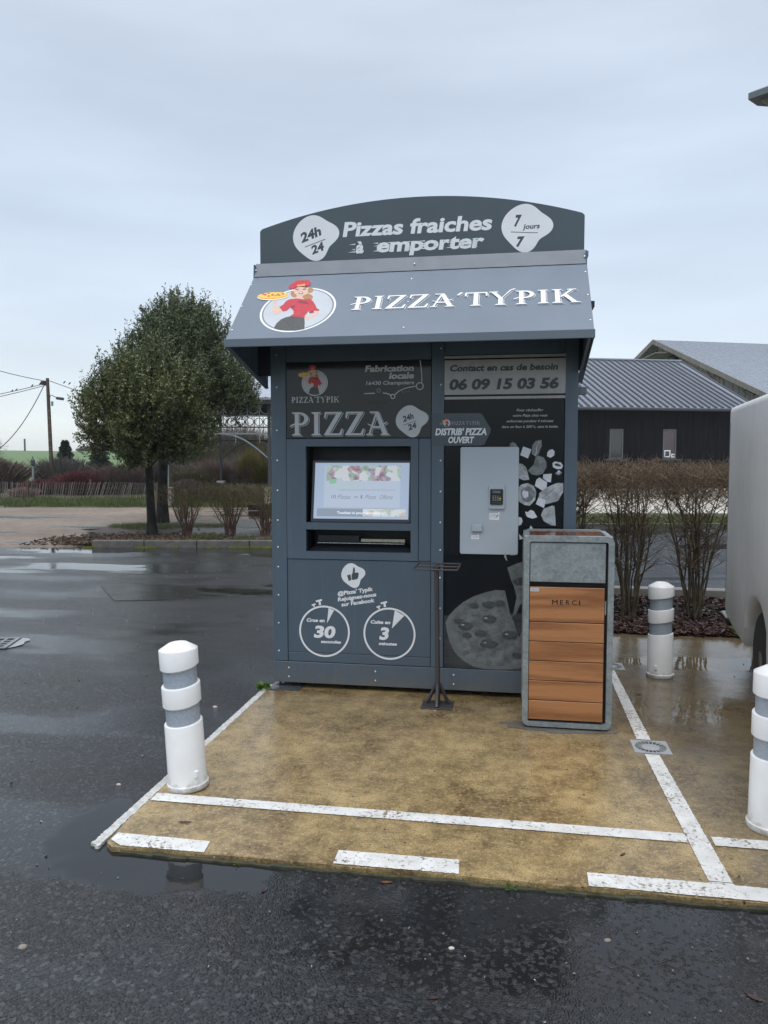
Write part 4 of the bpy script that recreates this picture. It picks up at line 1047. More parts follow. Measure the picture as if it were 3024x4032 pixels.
# ---- screws
smb = MB(); smb.lathe([(.0068, 0), (.0066, .002), (.004, .0040), (.0, .0046)], (0, 0, 0), 8, caps=False)
smb.v = [(x, -z, y) for x, y, z in smb.v]
s0 = smb.build('screw', MAT['screw'], None, smooth=True)
COL.objects.unlink(s0); smesh = s0.data; bpy.data.objects.remove(s0)
spots = [(-1.628, z, YF) for z in (2.34, 2.12, 1.82, 1.61, 1.40, 1.19, 1.00, .86, .66, .46, .26)] + [(-.482, z, YF) for z in (2.36, 2.12, 1.61, 1.40, 1.19, 1.00, .81, .60, .39)] + \
        [(x, z, YF - .004) for x in (-1.555, -.930, -.385, .25) for z in (.142, .078)]
spots = [p for p in spots]
for x, z, y in spots:
    o = bpy.data.objects.new('screw', smesh); COL.objects.link(o); o.parent = K; o.location = Vector((x, y, z)) - base_of(K)
tilt = math.atan2(rz - ez, ry - ey)
for x, s_ in ((-1.755, .102), (-1.762, .378), (-1.766, .651), (-.660, .075), (-.662, .365), (-.667, .645), (.439, .647), (.439, .375), (.437, .097)):
    o = bpy.data.objects.new('screw', smesh); COL.objects.link(o); o.parent = K; o.location = FS(x, s_, .0006) - base_of(K); o.rotation_euler = (-(math.pi / 2 - tilt), 0, 0)
for x in (-1.76, -.66, .44):
    o = bpy.data.objects.new('screw', smesh); COL.objects.link(o); o.parent = K; o.location = Vector((x, ry + .012, rz + .050)) - base_of(K)
for xa, xb in ((XL + .006, -1.673), (.417, XR - .006)):
    kb('cheek_filler', xa, xb, YF + .02, YF + .04, 2.20, 2.94, MAT['dark'])
# feet
for x, y in ((-1.63, 5.235), (.36, 5.235), (-1.63, 7.0), (.36, 7.0), (-.55, 5.4)):
    mb = MB(); mb.cyl((x, y, .004), (x, y, .05), .009, n=10); mb.lathe([(.03, .0), (.03, .008), (.010, .012)], (x, y, .0), 14); mb.build('foot', MAT['rust'], K)
mb = MB(); mb.box(-1.675, -1.465, 5.115, 5.30, .001, .007); tag(mb.build('steel_plate', M('wet_grey_plate', (0.10, 0.11, 0.12), 0.25, 0.1, 8, metal=.4)), 'thin grey steel plate lying under the left foot of the kiosk', 'plate')

# ================================================================== things on the slab
# ---- bollards
def spiral_bollard():
    """post of stacked oval sleeves: plain foot, two film bands, two collars with slanted lower rims, a domed cap"""
    root = thing('bollard', (0, 0, 0), 'x', 'bollard', 'white plastic bollards with grey reflective bands')
    n = 48
    def sleeve(name, prof, mat, slant_lo=0.0, slant_hi=0.0, zlo=None, zhi=None):
        vs = []; 
        for r, z in prof:
            for k in range(n):
                t = 2 * math.pi * k / n
                q = 0.0
                if zlo is not None and abs(z - zlo) < .022: q += slant_lo * math.cos(t - .35)
                if zhi is not None and abs(z - zhi) < .012: q += slant_hi * math.cos(t - .35)
                vs.append((r * math.cos(t), r * math.sin(t), z + q))
        fs = []
        for i in range(len(prof) - 1):
            for k in range(n):
                a = i * n + k; b = i * n + (k + 1) % n; fs.append((a, b, b + n, a + n))
        fs.append(tuple(range(n - 1, -1, -1))); fs.append(tuple(range((len(prof) - 1) * n, len(prof) * n)))
        mb = MB(); mb._add(vs, fs); return mb.build(name, mat, root, smooth=True)
    sleeve('foot_sleeve', [(.104, 0), (.106, .006), (.106, .026), (.099, .030), (.098, .04), (.0970, .339), (.0955, .342), (.086, .345)], MAT['bwhite'], 0, .010, None, .340)
    sleeve('reflective_band', [(.086, .335), (.086, .455)], MAT['reflect'])
    sleeve('collar', [(.086, .434), (.0975, .442), (.0980, .534), (.0965, .538), (.086, .541)], MAT['bwhite'], .014, .010, .440, .538)
    sleeve('reflective_band', [(.0855, .535), (.0855, .645)], MAT['reflect'])
    sleeve('cap_collar', [(.086, .626), (.0980, .634), (.0985, .718), (.0965, .722), (.046, .752), (.042, .7525), (.039, .747), (.022, .745), (.0, .745)], MAT['bwhite'], .014, 0, .632)
    mb = MB(); mb.box(-.012, .010, -.108, -.096, .07, .105); mb.build('tab', MAT['bwhite'], root, bevel=.003)
    return root
def copy_tree(o, parent=None):
    c = o.copy(); COL.objects.link(c)
    if parent is not None: c.parent = parent
    for ch in [q for q in bpy.data.objects if q.parent == o]: copy_tree(ch, c)
    return c
b0 = spiral_bollard()
for i, (x, y, rz_, tl, sc_, lab) in enumerate(((-1.568, 3.50, .9, -3.4, .955, 'white ribbed plastic bollard leaning left on the front left corner of the slab'),
                                         (1.103, 5.935, -.5, -.3, .94, 'scuffed white plastic bollard standing behind the litter bin near the hedge'),
                                         (1.132, 3.51, .3, .6, .955, 'white plastic bollard cut by the right edge, in front of the van wheel'))):
    b = b0 if i == 0 else copy_tree(b0)
    b.location = (x, y, .001); b.rotation_euler = (0, D2R(tl), rz_ ); b.scale = (sc_,) * 3; b['label'] = lab
# tilt about the base after spinning
for b, tl in ((b0, -3.4),): b.rotation_euler = Matrix.Rotation(D2R(tl), 3, 'Y').to_4x4().to_euler(); b.rotation_euler = (Matrix.Rotation(D2R(tl), 3, 'Y') @ Matrix.Rotation(.9, 3, 'Z')).to_euler()

# ---- litter bin
BX0, BX1, BY0, BY1, BH = .070, .592, 4.625, 5.130, 1.163
B = thing('litter_bin', ((BX0 + BX1) / 2, (BY0 + BY1) / 2, 0), 'tall galvanised litter bin with orange brown wood slats engraved MERCI', 'litter bin')
def hoop(y0, y1, name):
    o_ = rrect(BX0, BX1, .012, BH, .042, 6); i_ = rrect(BX0 + .034, BX1 - .034, .040, BH - .034, .012, 6)
    mb = MB(); fr_ = frame((0, y0, 0), (1, 0, 0), (0, 0, 1), (0, 1, 0)); mb.band(o_, i_, fr_, 0, y1 - y0)
    return mb.build(name, MAT['galv'], B, smooth=True)
hoop(BY0, BY0 + .050, 'frame_hoop'); hoop(BY1 - .045, BY1, 'frame_hoop')
mb = MB(); mb.box(BX0 + .03, BX1 - .03, BY0 + .048, BY1 - .04, .04, BH - .05); mb.build('liner_box', MAT['black_gap'], B)
mb = MB(); mb.box(BX0 + .034, BX1 - .034, BY0 + .034, BY0 + .047, .04, BH - .034); mb.build('front_recess', MAT['black_gap'], B)
mb = MB(); mb.box(BX0 + .037, BX1 - .048, BY0 + .006, BY0 + .030, .888, BH - .040); mb.build('upper_flap', MAT['galv'], B, bevel=.003)
zs = [.857, .645, .527, .409, .290, .169, .050]
zs = [z + .003 for z in zs]
for i in range(6):
    mb = MB(); mb.box(BX0 + .037, BX1 - .052, BY0 + .004, BY0 + .022, zs[i + 1] + .0025, zs[i] - .0025)
    s_ = mb.build('slat', MAT['wood'], B, bevel=.0015)
    if i == 0: s_['label'] = 'top slat engraved MERCI'; top_slat = s_
P = Print(frame((0, BY0 + .004, 0), (1, 0, 0), (0, 0, 1), (0, -1, 0)), .0006)
for ch_, a_, b_ in (('M', .238, .270), ('E', .284, .303), ('R', .318, .341), ('C', .353, .381), ('I', .395, .400)): P.text(ch_, a_, b_, .755, .030, MAT['engr'], bold=0 if ch_ in 'MI' else .010)
for ch_, a_, b_ in (('M', .2395, .2715), ('I', .3962, .4012), ('I', .3938, .3988)): P.text(ch_, a_, b_, .755, .030, MAT['engr'])
P.build('engraving', top_slat)
P = Print(frame((0, BY0 + .004, 0), (1, 0, 0), (0, 0, 1), (0, -1, 0)), .0008)
P.poly(rrect(.110, .162, .830, .852, .003), M('sticker_silver', (0.5, 0.52, 0.53), 0.3)); P.text('Audio', .117, .137, .838, .006, MAT['navy']); P.text('Access', .138, .157, .838, .006, MAT['gm'])
P.build('small_sticker', top_slat)
mb = MB(); mb.box(BX1 - .049, BX1 - .041, BY0 + .012, BY0 + .022, .70, .78); mb.build('latch', MAT['galv'], B); 
for i in range(4):
    w = (BX1 - BX0 - .09) / 4; a = BX0 + .045 + i * w
    mb = MB(); mb.box(a + .0015, a + w - .0015, BY0 + .052, BY1 - .047, BH - .028, BH - .006); mb.build('top_board', MAT['woodtop'], B, bevel=.0015)
for x0 in (BX0 + .004, BX1 - .010):
    for i in range(8):
        z = .05 + i * .134; mb = MB(); mb.box(x0, x0 + .006, BY0 + .052, BY1 - .047, z + .002, z + .130); mb.build('side_slat', MAT['wood'], B)
for x0 in (BX0 + .0, BX1 - .040):
    mb = MB(); mb.box(x0 + .002, x0 + .038, BY0 + .05, BY1 - .045, BH - .036, BH - .004); mb.build('side_rail', MAT['galv'], B, bevel=.004)
for x in (BX0 + .06, BX1 - .06):
    for y in (BY0 + .08, BY1 - .08):
        mb = MB(); mb.cyl((x, y, .001), (x, y, .05), .014, n=12); mb.build('foot', MAT['black'], B)
# silt and a pale spill round the bin foot
mb = MB()
P_ = irr(.30, 4.66, .34, .10, 0, 26, .16); mb._add([(x, y, .0018) for x, y in P_], [tuple(range(len(P_)))])
o = mb.build('silt_stain', M('pale_wet_silt', (0.10, 0.095, 0.085), 0.22, 0.3, 8, c2=(0.17, 0.155, 0.13))); tag(o, kind='structure')

# ---- steel stand with a rod rack
S = thing('steel_stand', (-.475, 4.955, 0), 'rusty steel post on a square foot with a small rod rack on top', 'stand')
mb = MB(); mb.box(-.575, -.372, 4.868, 5.040, .001, .009); mb.build('foot_plate', MAT['rust'], S, bevel=.001)
mb = MB(); mb.cyl((-.470, 4.955, .008), (-.482, 4.955, .905), .0158, n=20); mb.build('post', MAT['rust'], S, smooth=True)
for dx, dy in ((-.082, 0.03), (.082, 0.03), (0, -.072), (0, .07)):
    mb = MB(); c = Vector((-.471, 4.955, 0)); d = Vector((dx, dy, 0)).normalized()
    mb.tube([c + Vector((dx, dy, .010)), c + Vector((dx * .72, dy * .72, .035)), c + d * .012 + Vector((0, 0, .148))], [.0115, .012, .011], n=10); mb.build('brace', MAT['rust'], S, smooth=True)
zt_ = .925; cx0, cx1, yf, yb = -.612, -.336, 4.782, 5.085
for (a, b_) in (((cx0, yf), (cx1, yf)), ((cx0 + .012, (yf + yb) / 2), (cx1 + .008, (yf + yb) / 2)), ((cx0 + .0, yb), (cx1 + .0, yb)), ((cx0, yf), (cx0, yb)), ((cx1, yf), (cx1, yb))):
    mb = MB(); mb.cyl((a[0], a[1], zt_), (b_[0], b_[1], zt_), .0058, n=10); mb.build('rack_rod', MAT['rust'], S, smooth=True)
mb = MB(); mb.box(-.493, -.471, yf, yb, zt_ - .012, zt_ - .004); mb.cyl((-.482, 4.955, .90), (-.482, 4.955, .925), .024, n=16); mb.build('rack_bearer', MAT['rust'], S)

# ---- drain covers in the slab, gully grate in the asphalt
def floor_drain(x, y, lab, rot=0):
    d = thing('floor_drain', (x, y, 0), lab, 'drain cover', 'square drain covers on the white line')
    mb = MB(); h = .099
    fr_ = frame((x, y, 0), (1, 0, 0), (0, 1, 0), (0, 0, 1))
    sq = []; n = 48; ci = circ(0, 0, .085, n=n)
    for u, v in ci:
        k_ = h / max(abs(u), abs(v)); sq.append((u * k_, v * k_))
    for t in (0, 1): pass
    mb.band(sq, ci, fr_, -.004, .0075); mb.build('cover_frame', MAT['drainm'], d)
    mb = MB(); mb.lathe([(.085, .0012), (.0, .0012)], (x, y, 0), 32, caps=False); mb.build('well', MAT['black_gap'], d)
    mb = MB(); mb.lathe([(.050, .002), (.050, .0058), (.046, .0066), (.0, .0066)], (x, y, 0), 32, caps=False)
    mb.build('centre_disc', MAT['drainm'], d, smooth=True)
    for i in range(20):
        a = 2 * math.pi * i / 20; c, s_ = math.cos(a), math.sin(a)
        mb = MB(); mb.obox((x + .069 * c, y + .069 * s_, .0042), (.034, .0058, .0040), Matrix.Rotation(a, 3, 'Z')); mb.build('spoke', MAT['drainm'], d)
floor_drain(.779, 4.405, 'square grey drain cover with a slotted ring beside the bollard row, nearer one')
floor_drain(.770, 6.14, 'square grey drain cover half hidden behind the litter bin')
gx, gy = -4.66, 6.06
g_ = thing('gully_grate', (gx, gy, ZA), 'cast iron street gully grate set in the wet asphalt at left', 'grate')
ga = math.atan2(.07, .33) + .25
Rm = Matrix.Rotation(.30, 3, 'Z')
def gp(u, v, z): q = Rm @ Vector((u, v, 0)); return (gx + q.x, gy + q.y, z)
mb = MB(); mb.obox((gx, gy, ZA + .002), (.60, .42, .004), Rm); mb.build('well', MAT['black_gap'], g_)
for (u0, u1, v0, v1) in ((-.29, .29, .165, .205), (-.29, .29, -.205, -.165), (-.29, -.25, -.165, .165), (.25, .29, -.165, .165)):
    mb = MB(); mb._add([gp(u, v, z) for u in (u0, u1) for v in (v0, v1) for z in (ZA + .002, ZA + .013)], [(0, 1, 3, 2), (4, 6, 7, 5), (0, 4, 5, 1), (2, 3, 7, 6), (0, 2, 6, 4), (1, 5, 7, 3)]); mb.build('grate_rim', MAT['castiron'], g_)
for i in range(6):
    u = -.25 + .0715 * (i + 1) - .002
    mb = MB(); mb._add([gp(a, v, z) for a in (u - .013, u + .013) for v in (-.165, .165) for z in (ZA + .002, ZA + .012)], [(0, 1, 3, 2), (4, 6, 7, 5), (0, 4, 5, 1), (2, 3, 7, 6), (0, 2, 6, 4), (1, 5, 7, 3)]); mb.build('grate_bar', MAT['castiron'], g_)
for i in range(3):
    v = -.165 + .0825 * (i + 1)
    mb = MB(); mb._add([gp(a, b_, z) for a in (-.25, .25) for b_ in (v - .012, v + .012) for z in (ZA + .001, ZA + .0112)], [(0, 1, 3, 2), (4, 6, 7, 5), (0, 4, 5, 1), (2, 3, 7, 6), (0, 2, 6, 4), (1, 5, 7, 3)]); mb.build('grate_bar', MAT['castiron'], g_)
mb = MB(); pts = [(.30, .20), (.36, .17), (.40, .10), (.37, .03), (.39, -.05), (.35, -.14), (.30, -.19)]
mb._add([gp(u, v, ZA + .006) for u, v in pts], [tuple(range(len(pts)))])
tag(mb.build('cement_patch', M('pale_cement_patch', (0.30, 0.31, 0.31), 0.3, 0.15, 20)), kind='structure')
mb = MB(); q = [W(-5.3, 8.9), W(-4.55, 8.65), W(-4.75, 7.75), W(-5.6, 8.0)]
for a, b_ in zip([g for g in [W(-5.32, 11.6), W(-4.2, 11.5)]], [W(-5.02, 10.1), W(-5.02, 10.1)]): pass

# ---- the van at the right edge
V = thing('white_van', (0, 0, 0), 'grimy white panel van parked at the right edge, its rear wheel showing', 'van')
vw, vh, vl = 1.92, 2.03, 4.9
ZB = .0
hub_r, hub_f = -1.24, -4.05
def arch(c, r, n=12): return [(c + r * math.cos(D2R(a)), .33 + r * 1.02 * math.sin(D2R(a))) for a in np.linspace(200, -20, n)] if False else [(c + r * math.cos(D2R(a)), .32 + r * math.sin(D2R(a))) for a in np.linspace(8, 172, n)]
# side outline, rear at y=0, nose at -4.9
prof = [(-.03, 2.03), (0, 1.98), (0.0, .47), (-.06, .385), (-.42, .34), (hub_r + .40, .33)] + arch(hub_r, .385)[0:] + [(hub_r - .40, .27), (hub_f + .40, .27)] + arch(hub_f, .385) + [(hub_f - .42, .27), (-vl + .05, .30), (-vl, .42), (-vl + .03, .78), (-vl + .18, 1.02), (-vl + .75, 1.20), (-vl + 1.45, 1.86), (-vl + 1.75, 1.99), (-vl + 2.3, 2.03)]
mb = MB(); fr_ = frame((0, 0, 0), (0, 1, 0), (0, 0, 1), (1, 0, 0)); mb.prism(prof, fr_, 0, vw)
vb = mb.build('body', MAT['van'], V, smooth=True)
bm = bmesh.new(); bm.from_mesh(vb.data)
es = [e for e in bm.edges if abs(e.verts[0].co.x - e.verts[1].co.x) < .01 and len(e.link_faces) == 2 and e.calc_face_angle(0) > 0.8]
es = [e for e in es if min(e.verts[0].co.z, e.verts[1].co.z) > .40 or abs(e.verts[0].co.y) < .45]
bmesh.ops.bevel(bm, geom=es, offset=.055, segments=4, affect='EDGES', profile=.55)
bmesh.ops.recalc_face_normals(bm, faces=bm.faces[:]); bm.to_mesh(vb.data); bm.free()
vb.data.polygons.foreach_set('use_smooth', [True] * len(vb.data.polygons)); vb.data.set_sharp_from_angle(angle=D2R(30))
mb = MB(); mb.box(.16, vw - .16, -vl + .3, -.2, .34, .72); mb.build('underbody', MAT['black_gap'], V)
for hy in (hub_r, hub_f):
    for sx, xo in ((-1, .035), (1, vw - .035)):
        mb = MB(); mb.lathe([(.0, 0), (.21, 0.0), (.30, .012), (.325, .035), (.33, .06), (.33, .17), (.31, .20), (.2, .21), (0, .21)], (0, 0, 0), 40, caps=False)
        c = mb; vs = []
        for x, y, z in mb.v: vs.append(((xo + (z if sx < 0 else -z)), hy + x, .33 + y))
        mb.v = vs; wt = mb.build('wheel', MAT['rubber'], V, smooth=True, label='black tyre with a silver five spoke wheel')
        mb = MB()
        def wp(r, a, d): return (xo + (d if sx < 0 else -d), hy + r * math.cos(a), .33 + r * math.sin(a))
        # rim ring
        n = 40; ov = [wp(.212, 2 * math.pi * i / n, .0) for i in range(n)]; iv = [wp(.186, 2 * math.pi * i / n, .022) for i in range(n)]
        mb._add(ov + iv, [(i, (i + 1) % n, (i + 1) % n + n, i + n) for i in range(n)])
        for k_ in range(5):
            a = D2R(90 + 72 * k_)
            mb._add([wp(.05, a - .5, .006), wp(.05, a + .5, .006), wp(.19, a + .26, .010), wp(.19, a - .26, .010), wp(.05, a - .5, .05), wp(.05, a + .5, .05), wp(.19, a + .3, .05), wp(.19, a - .3, .05)],
                    [(0, 1, 2, 3), (4, 5, 1, 0), (5, 6, 2, 1), (7, 4, 0, 3), (6, 7, 3, 2)])
        mb._add([wp(.062, 2 * math.pi * i / 20, .0) for i in range(20)] + [wp(.066, 2 * math.pi * i / 20, .03) for i in range(20)], [tuple(range(20))] + [(i, (i + 1) % 20, (i + 1) % 20 + 20, i + 20) for i in range(20)])
        mb._add([wp(.20, 2 * math.pi * i / 20, .052) for i in range(20)], [tuple(range(20))])
        mb.build('rim', MAT['rim'], wt)
mb = MB(); mb.box(.02, vw - .02, -.02, .10, .30, .42); mb.build('rear_bumper', MAT['black'], V, bevel=.02, seg=2)
mb = MB(); mb.box(-.012, .10, -.16, .06, .385, .41); mb.build('step_edge', MAT['gl'], V, bevel=.008)
mb = MB(); mb.box(-.0035, .002, -.075, -.068, .46, 1.90); mb.build('panel_seam', MAT['gm'], V)
mb = MB(); mb.box(-.0035, .002, -2.30, -2.293, .30, 1.93); mb.build('panel_seam', MAT['gm'], V)
mb = MB(); mb.tube([(.018, -.03, 2.00), (.010, -3.0, 2.00)], .008, 6); mb.build('roof_gutter', MAT['white'], V)
for x0, x1 in ((.045, .16), (vw - .16, vw - .045)):
    mb = MB(); mb.box(x0, x1, -.012, .008, .9, 1.35); mb.build('tail_light', M('red_lamp_lens', (0.35, 0.01, 0.01), 0.15), V, bevel=.006)
for x0, x1 in ((.20, .93), (.99, 1.72)):
    mb = MB(); mb.box(x0, x1, -.008, .004, 1.2, 1.78); mb.build('rear_window', MAT['glass'], V, bevel=.004)
mb = MB(); mb._add([(.12, -vl + .79, 1.23), (vw - .12, -vl + .79, 1.23), (vw - .2, -vl + 1.42, 1.83), (.2, -vl + 1.42, 1.83)], [(0, 1, 2, 3)]); mb.v = [(x, y - .02, z + .02) for x, y, z in mb.v]; mb.build('windscreen', MAT['glass'], V)
for xx in (-.004, vw + .004):
    mb = MB(); mb._add([(xx, -vl + .95, 1.22), (xx, -vl + 1.95, 1.18), (xx, -vl + 1.95, 1.78), (xx, -vl + 1.55, 1.80)], [(0, 1, 2, 3)]); mb.build('side_window', MAT['glass'], V)
    mb = MB(); mb.box(xx - .001, xx + .001, -vl + 2.05, -vl + 2.06, .35, 1.92); mb.build('door_gap', MAT['black_gap'], V)
    mb = MB(); mb.obox((xx + (-.085 if xx < 1 else .085), -vl + 1.25, 1.25), (.18, .10, .26), Matrix.Identity(3)); mb.build('mirror', MAT['black'], V, bevel=.02)
for x0, x1 in ((.08, .42), (vw - .42, vw - .08)):
    mb = MB(); mb.box(x0, x1, -vl - .005, -vl + .12, .72, .92); mb.build('headlight', MAT['glass'], V, bevel=.02)
mb = MB(); mb.box(.1, vw - .1, -vl - .03, -vl + .1, .32, .52); mb.build('front_bumper', MAT['black'], V, bevel=.02)
V.location = (1.668, 6.42, 0.0); V.rotation_euler = (0, 0, D2R(-6.0))

# ---- street lamp, its head just inside the top right corner
L = thing('street_lamp', (3.95, 8.0, ZA), 'grey street lamp whose flat head hangs into the top right corner', 'street lamp')
dv = Vector((.77, -.64, 0)).normalized(); pv = Vector((.64, .77, 0)).normalized()
A0 = Vector((2.46, 9.10, 5.50))
mb = MB()
def lp(a, w, z): q = A0 + dv * a + pv * w; return (q.x, q.y, q.z + z)
outl = [(0, .0), (0.0, .22), (.10, .38), (.24, .44), (.70, .44), (.95, .26), (.95, .10), (.70, .0)]
n = len(outl)
mb._add([lp(a, w, 0) for a, w in outl] + [lp(a, w, .07) for a, w in outl] + [lp(.12 + (a - .12) * .82, .22 + (w - .22) * .55, .12) for a, w in outl],
        [tuple(range(n - 1, -1, -1))] + [(i, (i + 1) % n, (i + 1) % n + n, i + n) for i in range(n)] + [(i + n, (i + 1) % n + n, (i + 1) % n + 2 * n, i + 2 * n) for i in range(n)] + [tuple(range(2 * n, 3 * n))])
lh = mb.build('lamp_head', MAT['lampm'], L, bevel=.004)
mb = MB(); ol2 = [(.10, .10), (.10, .30), (.62, .36), (.62, .08)]
mb._add([lp(a, w, -.012) for a, w in ol2] + [lp(a, w, .0) for a, w in [(a - (.02 if a < .3 else -.02), w + (.02 if w > .2 else -.02)) for a, w in ol2]], [(3, 2, 1, 0), (0, 1, 5, 4), (1, 2, 6, 5), (2, 3, 7, 6), (3, 0, 4, 7)]); mb.build('lamp_glass', MAT['lampg'], lh)
pe = A0 + dv * .9 + pv * .18; pb = A0 + dv * 1.75 + pv * .18
mb = MB(); mb.tube([pe + Vector((0, 0, .04)), pb + Vector((0, 0, -.02)), Vector((pb.x + .06, pb.y - .05, 5.25))], .035, n=12); mb.build('arm', MAT['lampm'], L, smooth=True)
mb = MB(); mb.tube([(pb.x + .06, pb.y - .05, ZA), (pb.x + .06, pb.y - .05, 5.5)], [.075, .045], n=16); mb.lathe([(.15, 0), (.15, .02), (.08, .03)], (pb.x + .06, pb.y - .05, ZA), 16); mb.build('post', MAT['lampm'], L, smooth=True)

# ================================================================== plants
def seg_tubes(segs, sides=4):
    """tapered prisms for many twig pieces at once"""
    A = np.array([s_[0] for s_ in segs]); Bq = np.array([s_[1] for s_ in segs]); r0 = np.array([s_[2] for s_ in segs]); r1 = np.array([s_[3] for s_ in segs])
    d = Bq - A; d /= (np.linalg.norm(d, axis=1, keepdims=True) + 1e-9)
    up = np.tile([0.13, 0.21, 0.97], (len(segs), 1)); up[np.abs(d[:, 2]) > .9] = [1, .1, 0]
    u = np.cross(d, up); u /= np.linalg.norm(u, axis=1, keepdims=True); w = np.cross(d, u)
    V_ = np.zeros((len(segs), 2 * sides, 3))
    for k in range(sides):
        t = 2 * math.pi * k / sides; o_ = u * math.cos(t) + w * math.sin(t)
        V_[:, k] = A + o_ * r0[:, None]; V_[:, sides + k] = Bq + o_ * r1[:, None]
    base = (np.arange(len(segs)) * 2 * sides)[:, None]
    Fq = np.concatenate([base + np.array([k, (k + 1) % sides, (k + 1) % sides + sides, k + sides]) for k in range(sides)])
    return V_.reshape(-1, 3), Fq
def set_tint(me, vals):
    at = me.attributes.new('tint', 'FLOAT', 'POINT'); at.data.foreach_set('value', np.asarray(vals, dtype=np.float32))
def leaves(pos, dirs, ln, wd, rng):
    """rhombus leaves, slightly cupped, pointing along dirs"""
    n = len(pos); d = dirs / (np.linalg.norm(dirs, axis=1, keepdims=True) + 1e-9)
    r = rng.normal(size=(n, 3)); s_ = np.cross(d, r); s_ /= (np.linalg.norm(s_, axis=1, keepdims=True) + 1e-9); nn = np.cross(d, s_)
    L_ = (ln * rng.uniform(.7, 1.25, n))[:, None]; W_ = (wd * rng.uniform(.7, 1.25, n))[:, None]
    V_ = np.stack([pos, pos + d * L_ * .45 + s_ * W_ * .5 + nn * W_ * .15, pos + d * L_, pos + d * L_ * .45 - s_ * W_ * .5 + nn * W_ * .15], axis=1)
    Fq = np.arange(n * 4).reshape(n, 4)
    return V_.reshape(-1, 3), Fq

def lumpy(rng, n_l):
    L_ = rng.normal(size=(n_l, 3)); L_ /= np.linalg.norm(L_, axis=1, keepdims=True); return L_, rng.uniform(-.26, .24, n_l)
def evergreen(loc, trunk_r, clear, crown_c, rx, rz, nshoot, seed, lo, hi, label, lean=0.0, top=None):
    rng = np.random.default_rng(seed); loc = np.array(loc)
    T_ = thing('evergreen_tree', tuple(loc), label, 'tree', 'evergreen trees on the planted strip')
    mb = MB(); pts = []
    cz = crown_c[2]
    for i in range(9):
        t = i / 8; z = t * (cz + rz * .35)
        pts.append((loc[0] + lean * t * t + crown_c[0] * t ** 1.5 + .03 * math.sin(3 * t + seed), loc[1] + crown_c[1] * t + .02 * math.cos(5 * t), loc[2] + z - .05 * (i == 0)))
    rad = [trunk_r * (1.30 if i == 0 else 1.0 - .55 * i / 8) for i in range(9)]
    mb.tube(pts, rad, 14)
    for i in range(9):
        a = rng.uniform(0, 6.28); t = rng.uniform(.45, .9); p0 = Vector(pts[int(t * 8)]); e1 = Vector((math.cos(a), math.sin(a), rng.uniform(.25, .9))) * rx * rng.uniform(.45, .75)
        mb.tube([p0, p0 + e1 * .5 + Vector((0, 0, .08)), p0 + e1], [trunk_r * .35, trunk_r * .22, trunk_r * .08], 7)
    mb.build('trunk', MAT['bark'], T_, smooth=True)
    C = loc + np.array(crown_c)
    # foliage sits in boughs: clumps of shoots spread through an uneven crown
    ncl = 95
    cd = rng.normal(size=(ncl, 3)); cd /= np.linalg.norm(cd, axis=1, keepdims=True)
    cr = rng.uniform(.30, 1.0, ncl) ** .5 * rng.uniform(.86, 1.08, ncl)
    cz_ = cd[:, 2]; cprof = np.where(cz_ > 0, 1 - .22 * cz_, 1 - .04 * cz_ ** 2)
    cs = np.stack([rx * cprof, rx * cprof, np.where(cz_ > 0, rz * 1.02, rz * .86)], 1) * .90
    cc = C + cd * cs * cr[:, None]
    crad = rng.uniform(.17, .30, ncl) * rx / 1.4 * 1.25
    who = rng.integers(0, ncl, nshoot)
    q_ = rng.normal(size=(nshoot, 3)); q_ /= np.linalg.norm(q_, axis=1, keepdims=True)
    p = cc[who] + q_ * (crad[who] * rng.random(nshoot) ** .4)[:, None] * np.array([1, 1, 1.15])
    p[:, 2] = np.maximum(p[:, 2], C[2] - rz * .92 + rng.normal(size=nshoot) * .05)
    d = (p - C) / np.array([rx, rx, rz]); dn = np.linalg.norm(d, axis=1, keepdims=True); d = d / np.maximum(dn, .3)
    sd_ = d * .55 + np.array([0, 0, 1.0]) + rng.normal(size=(nshoot, 3)) * .36
    sd_ /= np.linalg.norm(sd_, axis=1, keepdims=True)
    ctint = rng.uniform(0, 1, ncl)[who]
    ls = rng.uniform(.12, .30, nshoot) * (1 + 1.7 * (d[:, 2] > .1) * rng.uniform(0, 1, nshoot) ** 4)
    NL = 17
    t = np.linspace(.08, 1.0, NL)
    pos = p[:, None, :] + sd_[:, None, :] * (ls[:, None, None] * t[None, :, None])
    dirs = sd_[:, None, :] * .65 + rng.normal(size=(nshoot, NL, 3)) * .75
    pos = pos.reshape(-1, 3) + rng.normal(size=(nshoot * NL, 3)) * .012; dirs = dirs.reshape(-1, 3)
    Vv, Ff = leaves(pos, dirs, .070, .030, rng)
    o = link_mesh('crown', Vv, Ff, tinted('evergreen_leaf_%d' % seed, lo, hi, .42, .12, .5), T_)
    clump = ctint
    tint = np.repeat(np.clip(clump[:, None] * .55 + rng.uniform(0, .5, (nshoot, 1)) + np.zeros((nshoot, NL)), 0, 1).reshape(-1) + rng.normal(size=nshoot * NL) * .12, 4)
    set_tint(o.data, np.clip(tint, 0, 1))
    # the shoots' own wood, thin and few
    idx = rng.choice(nshoot, min(nshoot, 1600), replace=False)
    sg_ = [(p[i] - sd_[i] * .05, p[i] + sd_[i] * ls[i], .006, .002) for i in idx]
    Vv, Ff = seg_tubes(sg_, 3); link_mesh('twigs', Vv, Ff, MAT['bark'], T_)
    return T_
evergreen(W(-5.02, 16.55, ZA + .03), .105, 1.5, (.0, 0, 2.52), 1.46, 1.30, 4700, 3, (0.032, 0.046, 0.014), (0.165, 0.190, 0.066), 'smaller olive green evergreen tree at the front of the planted strip')
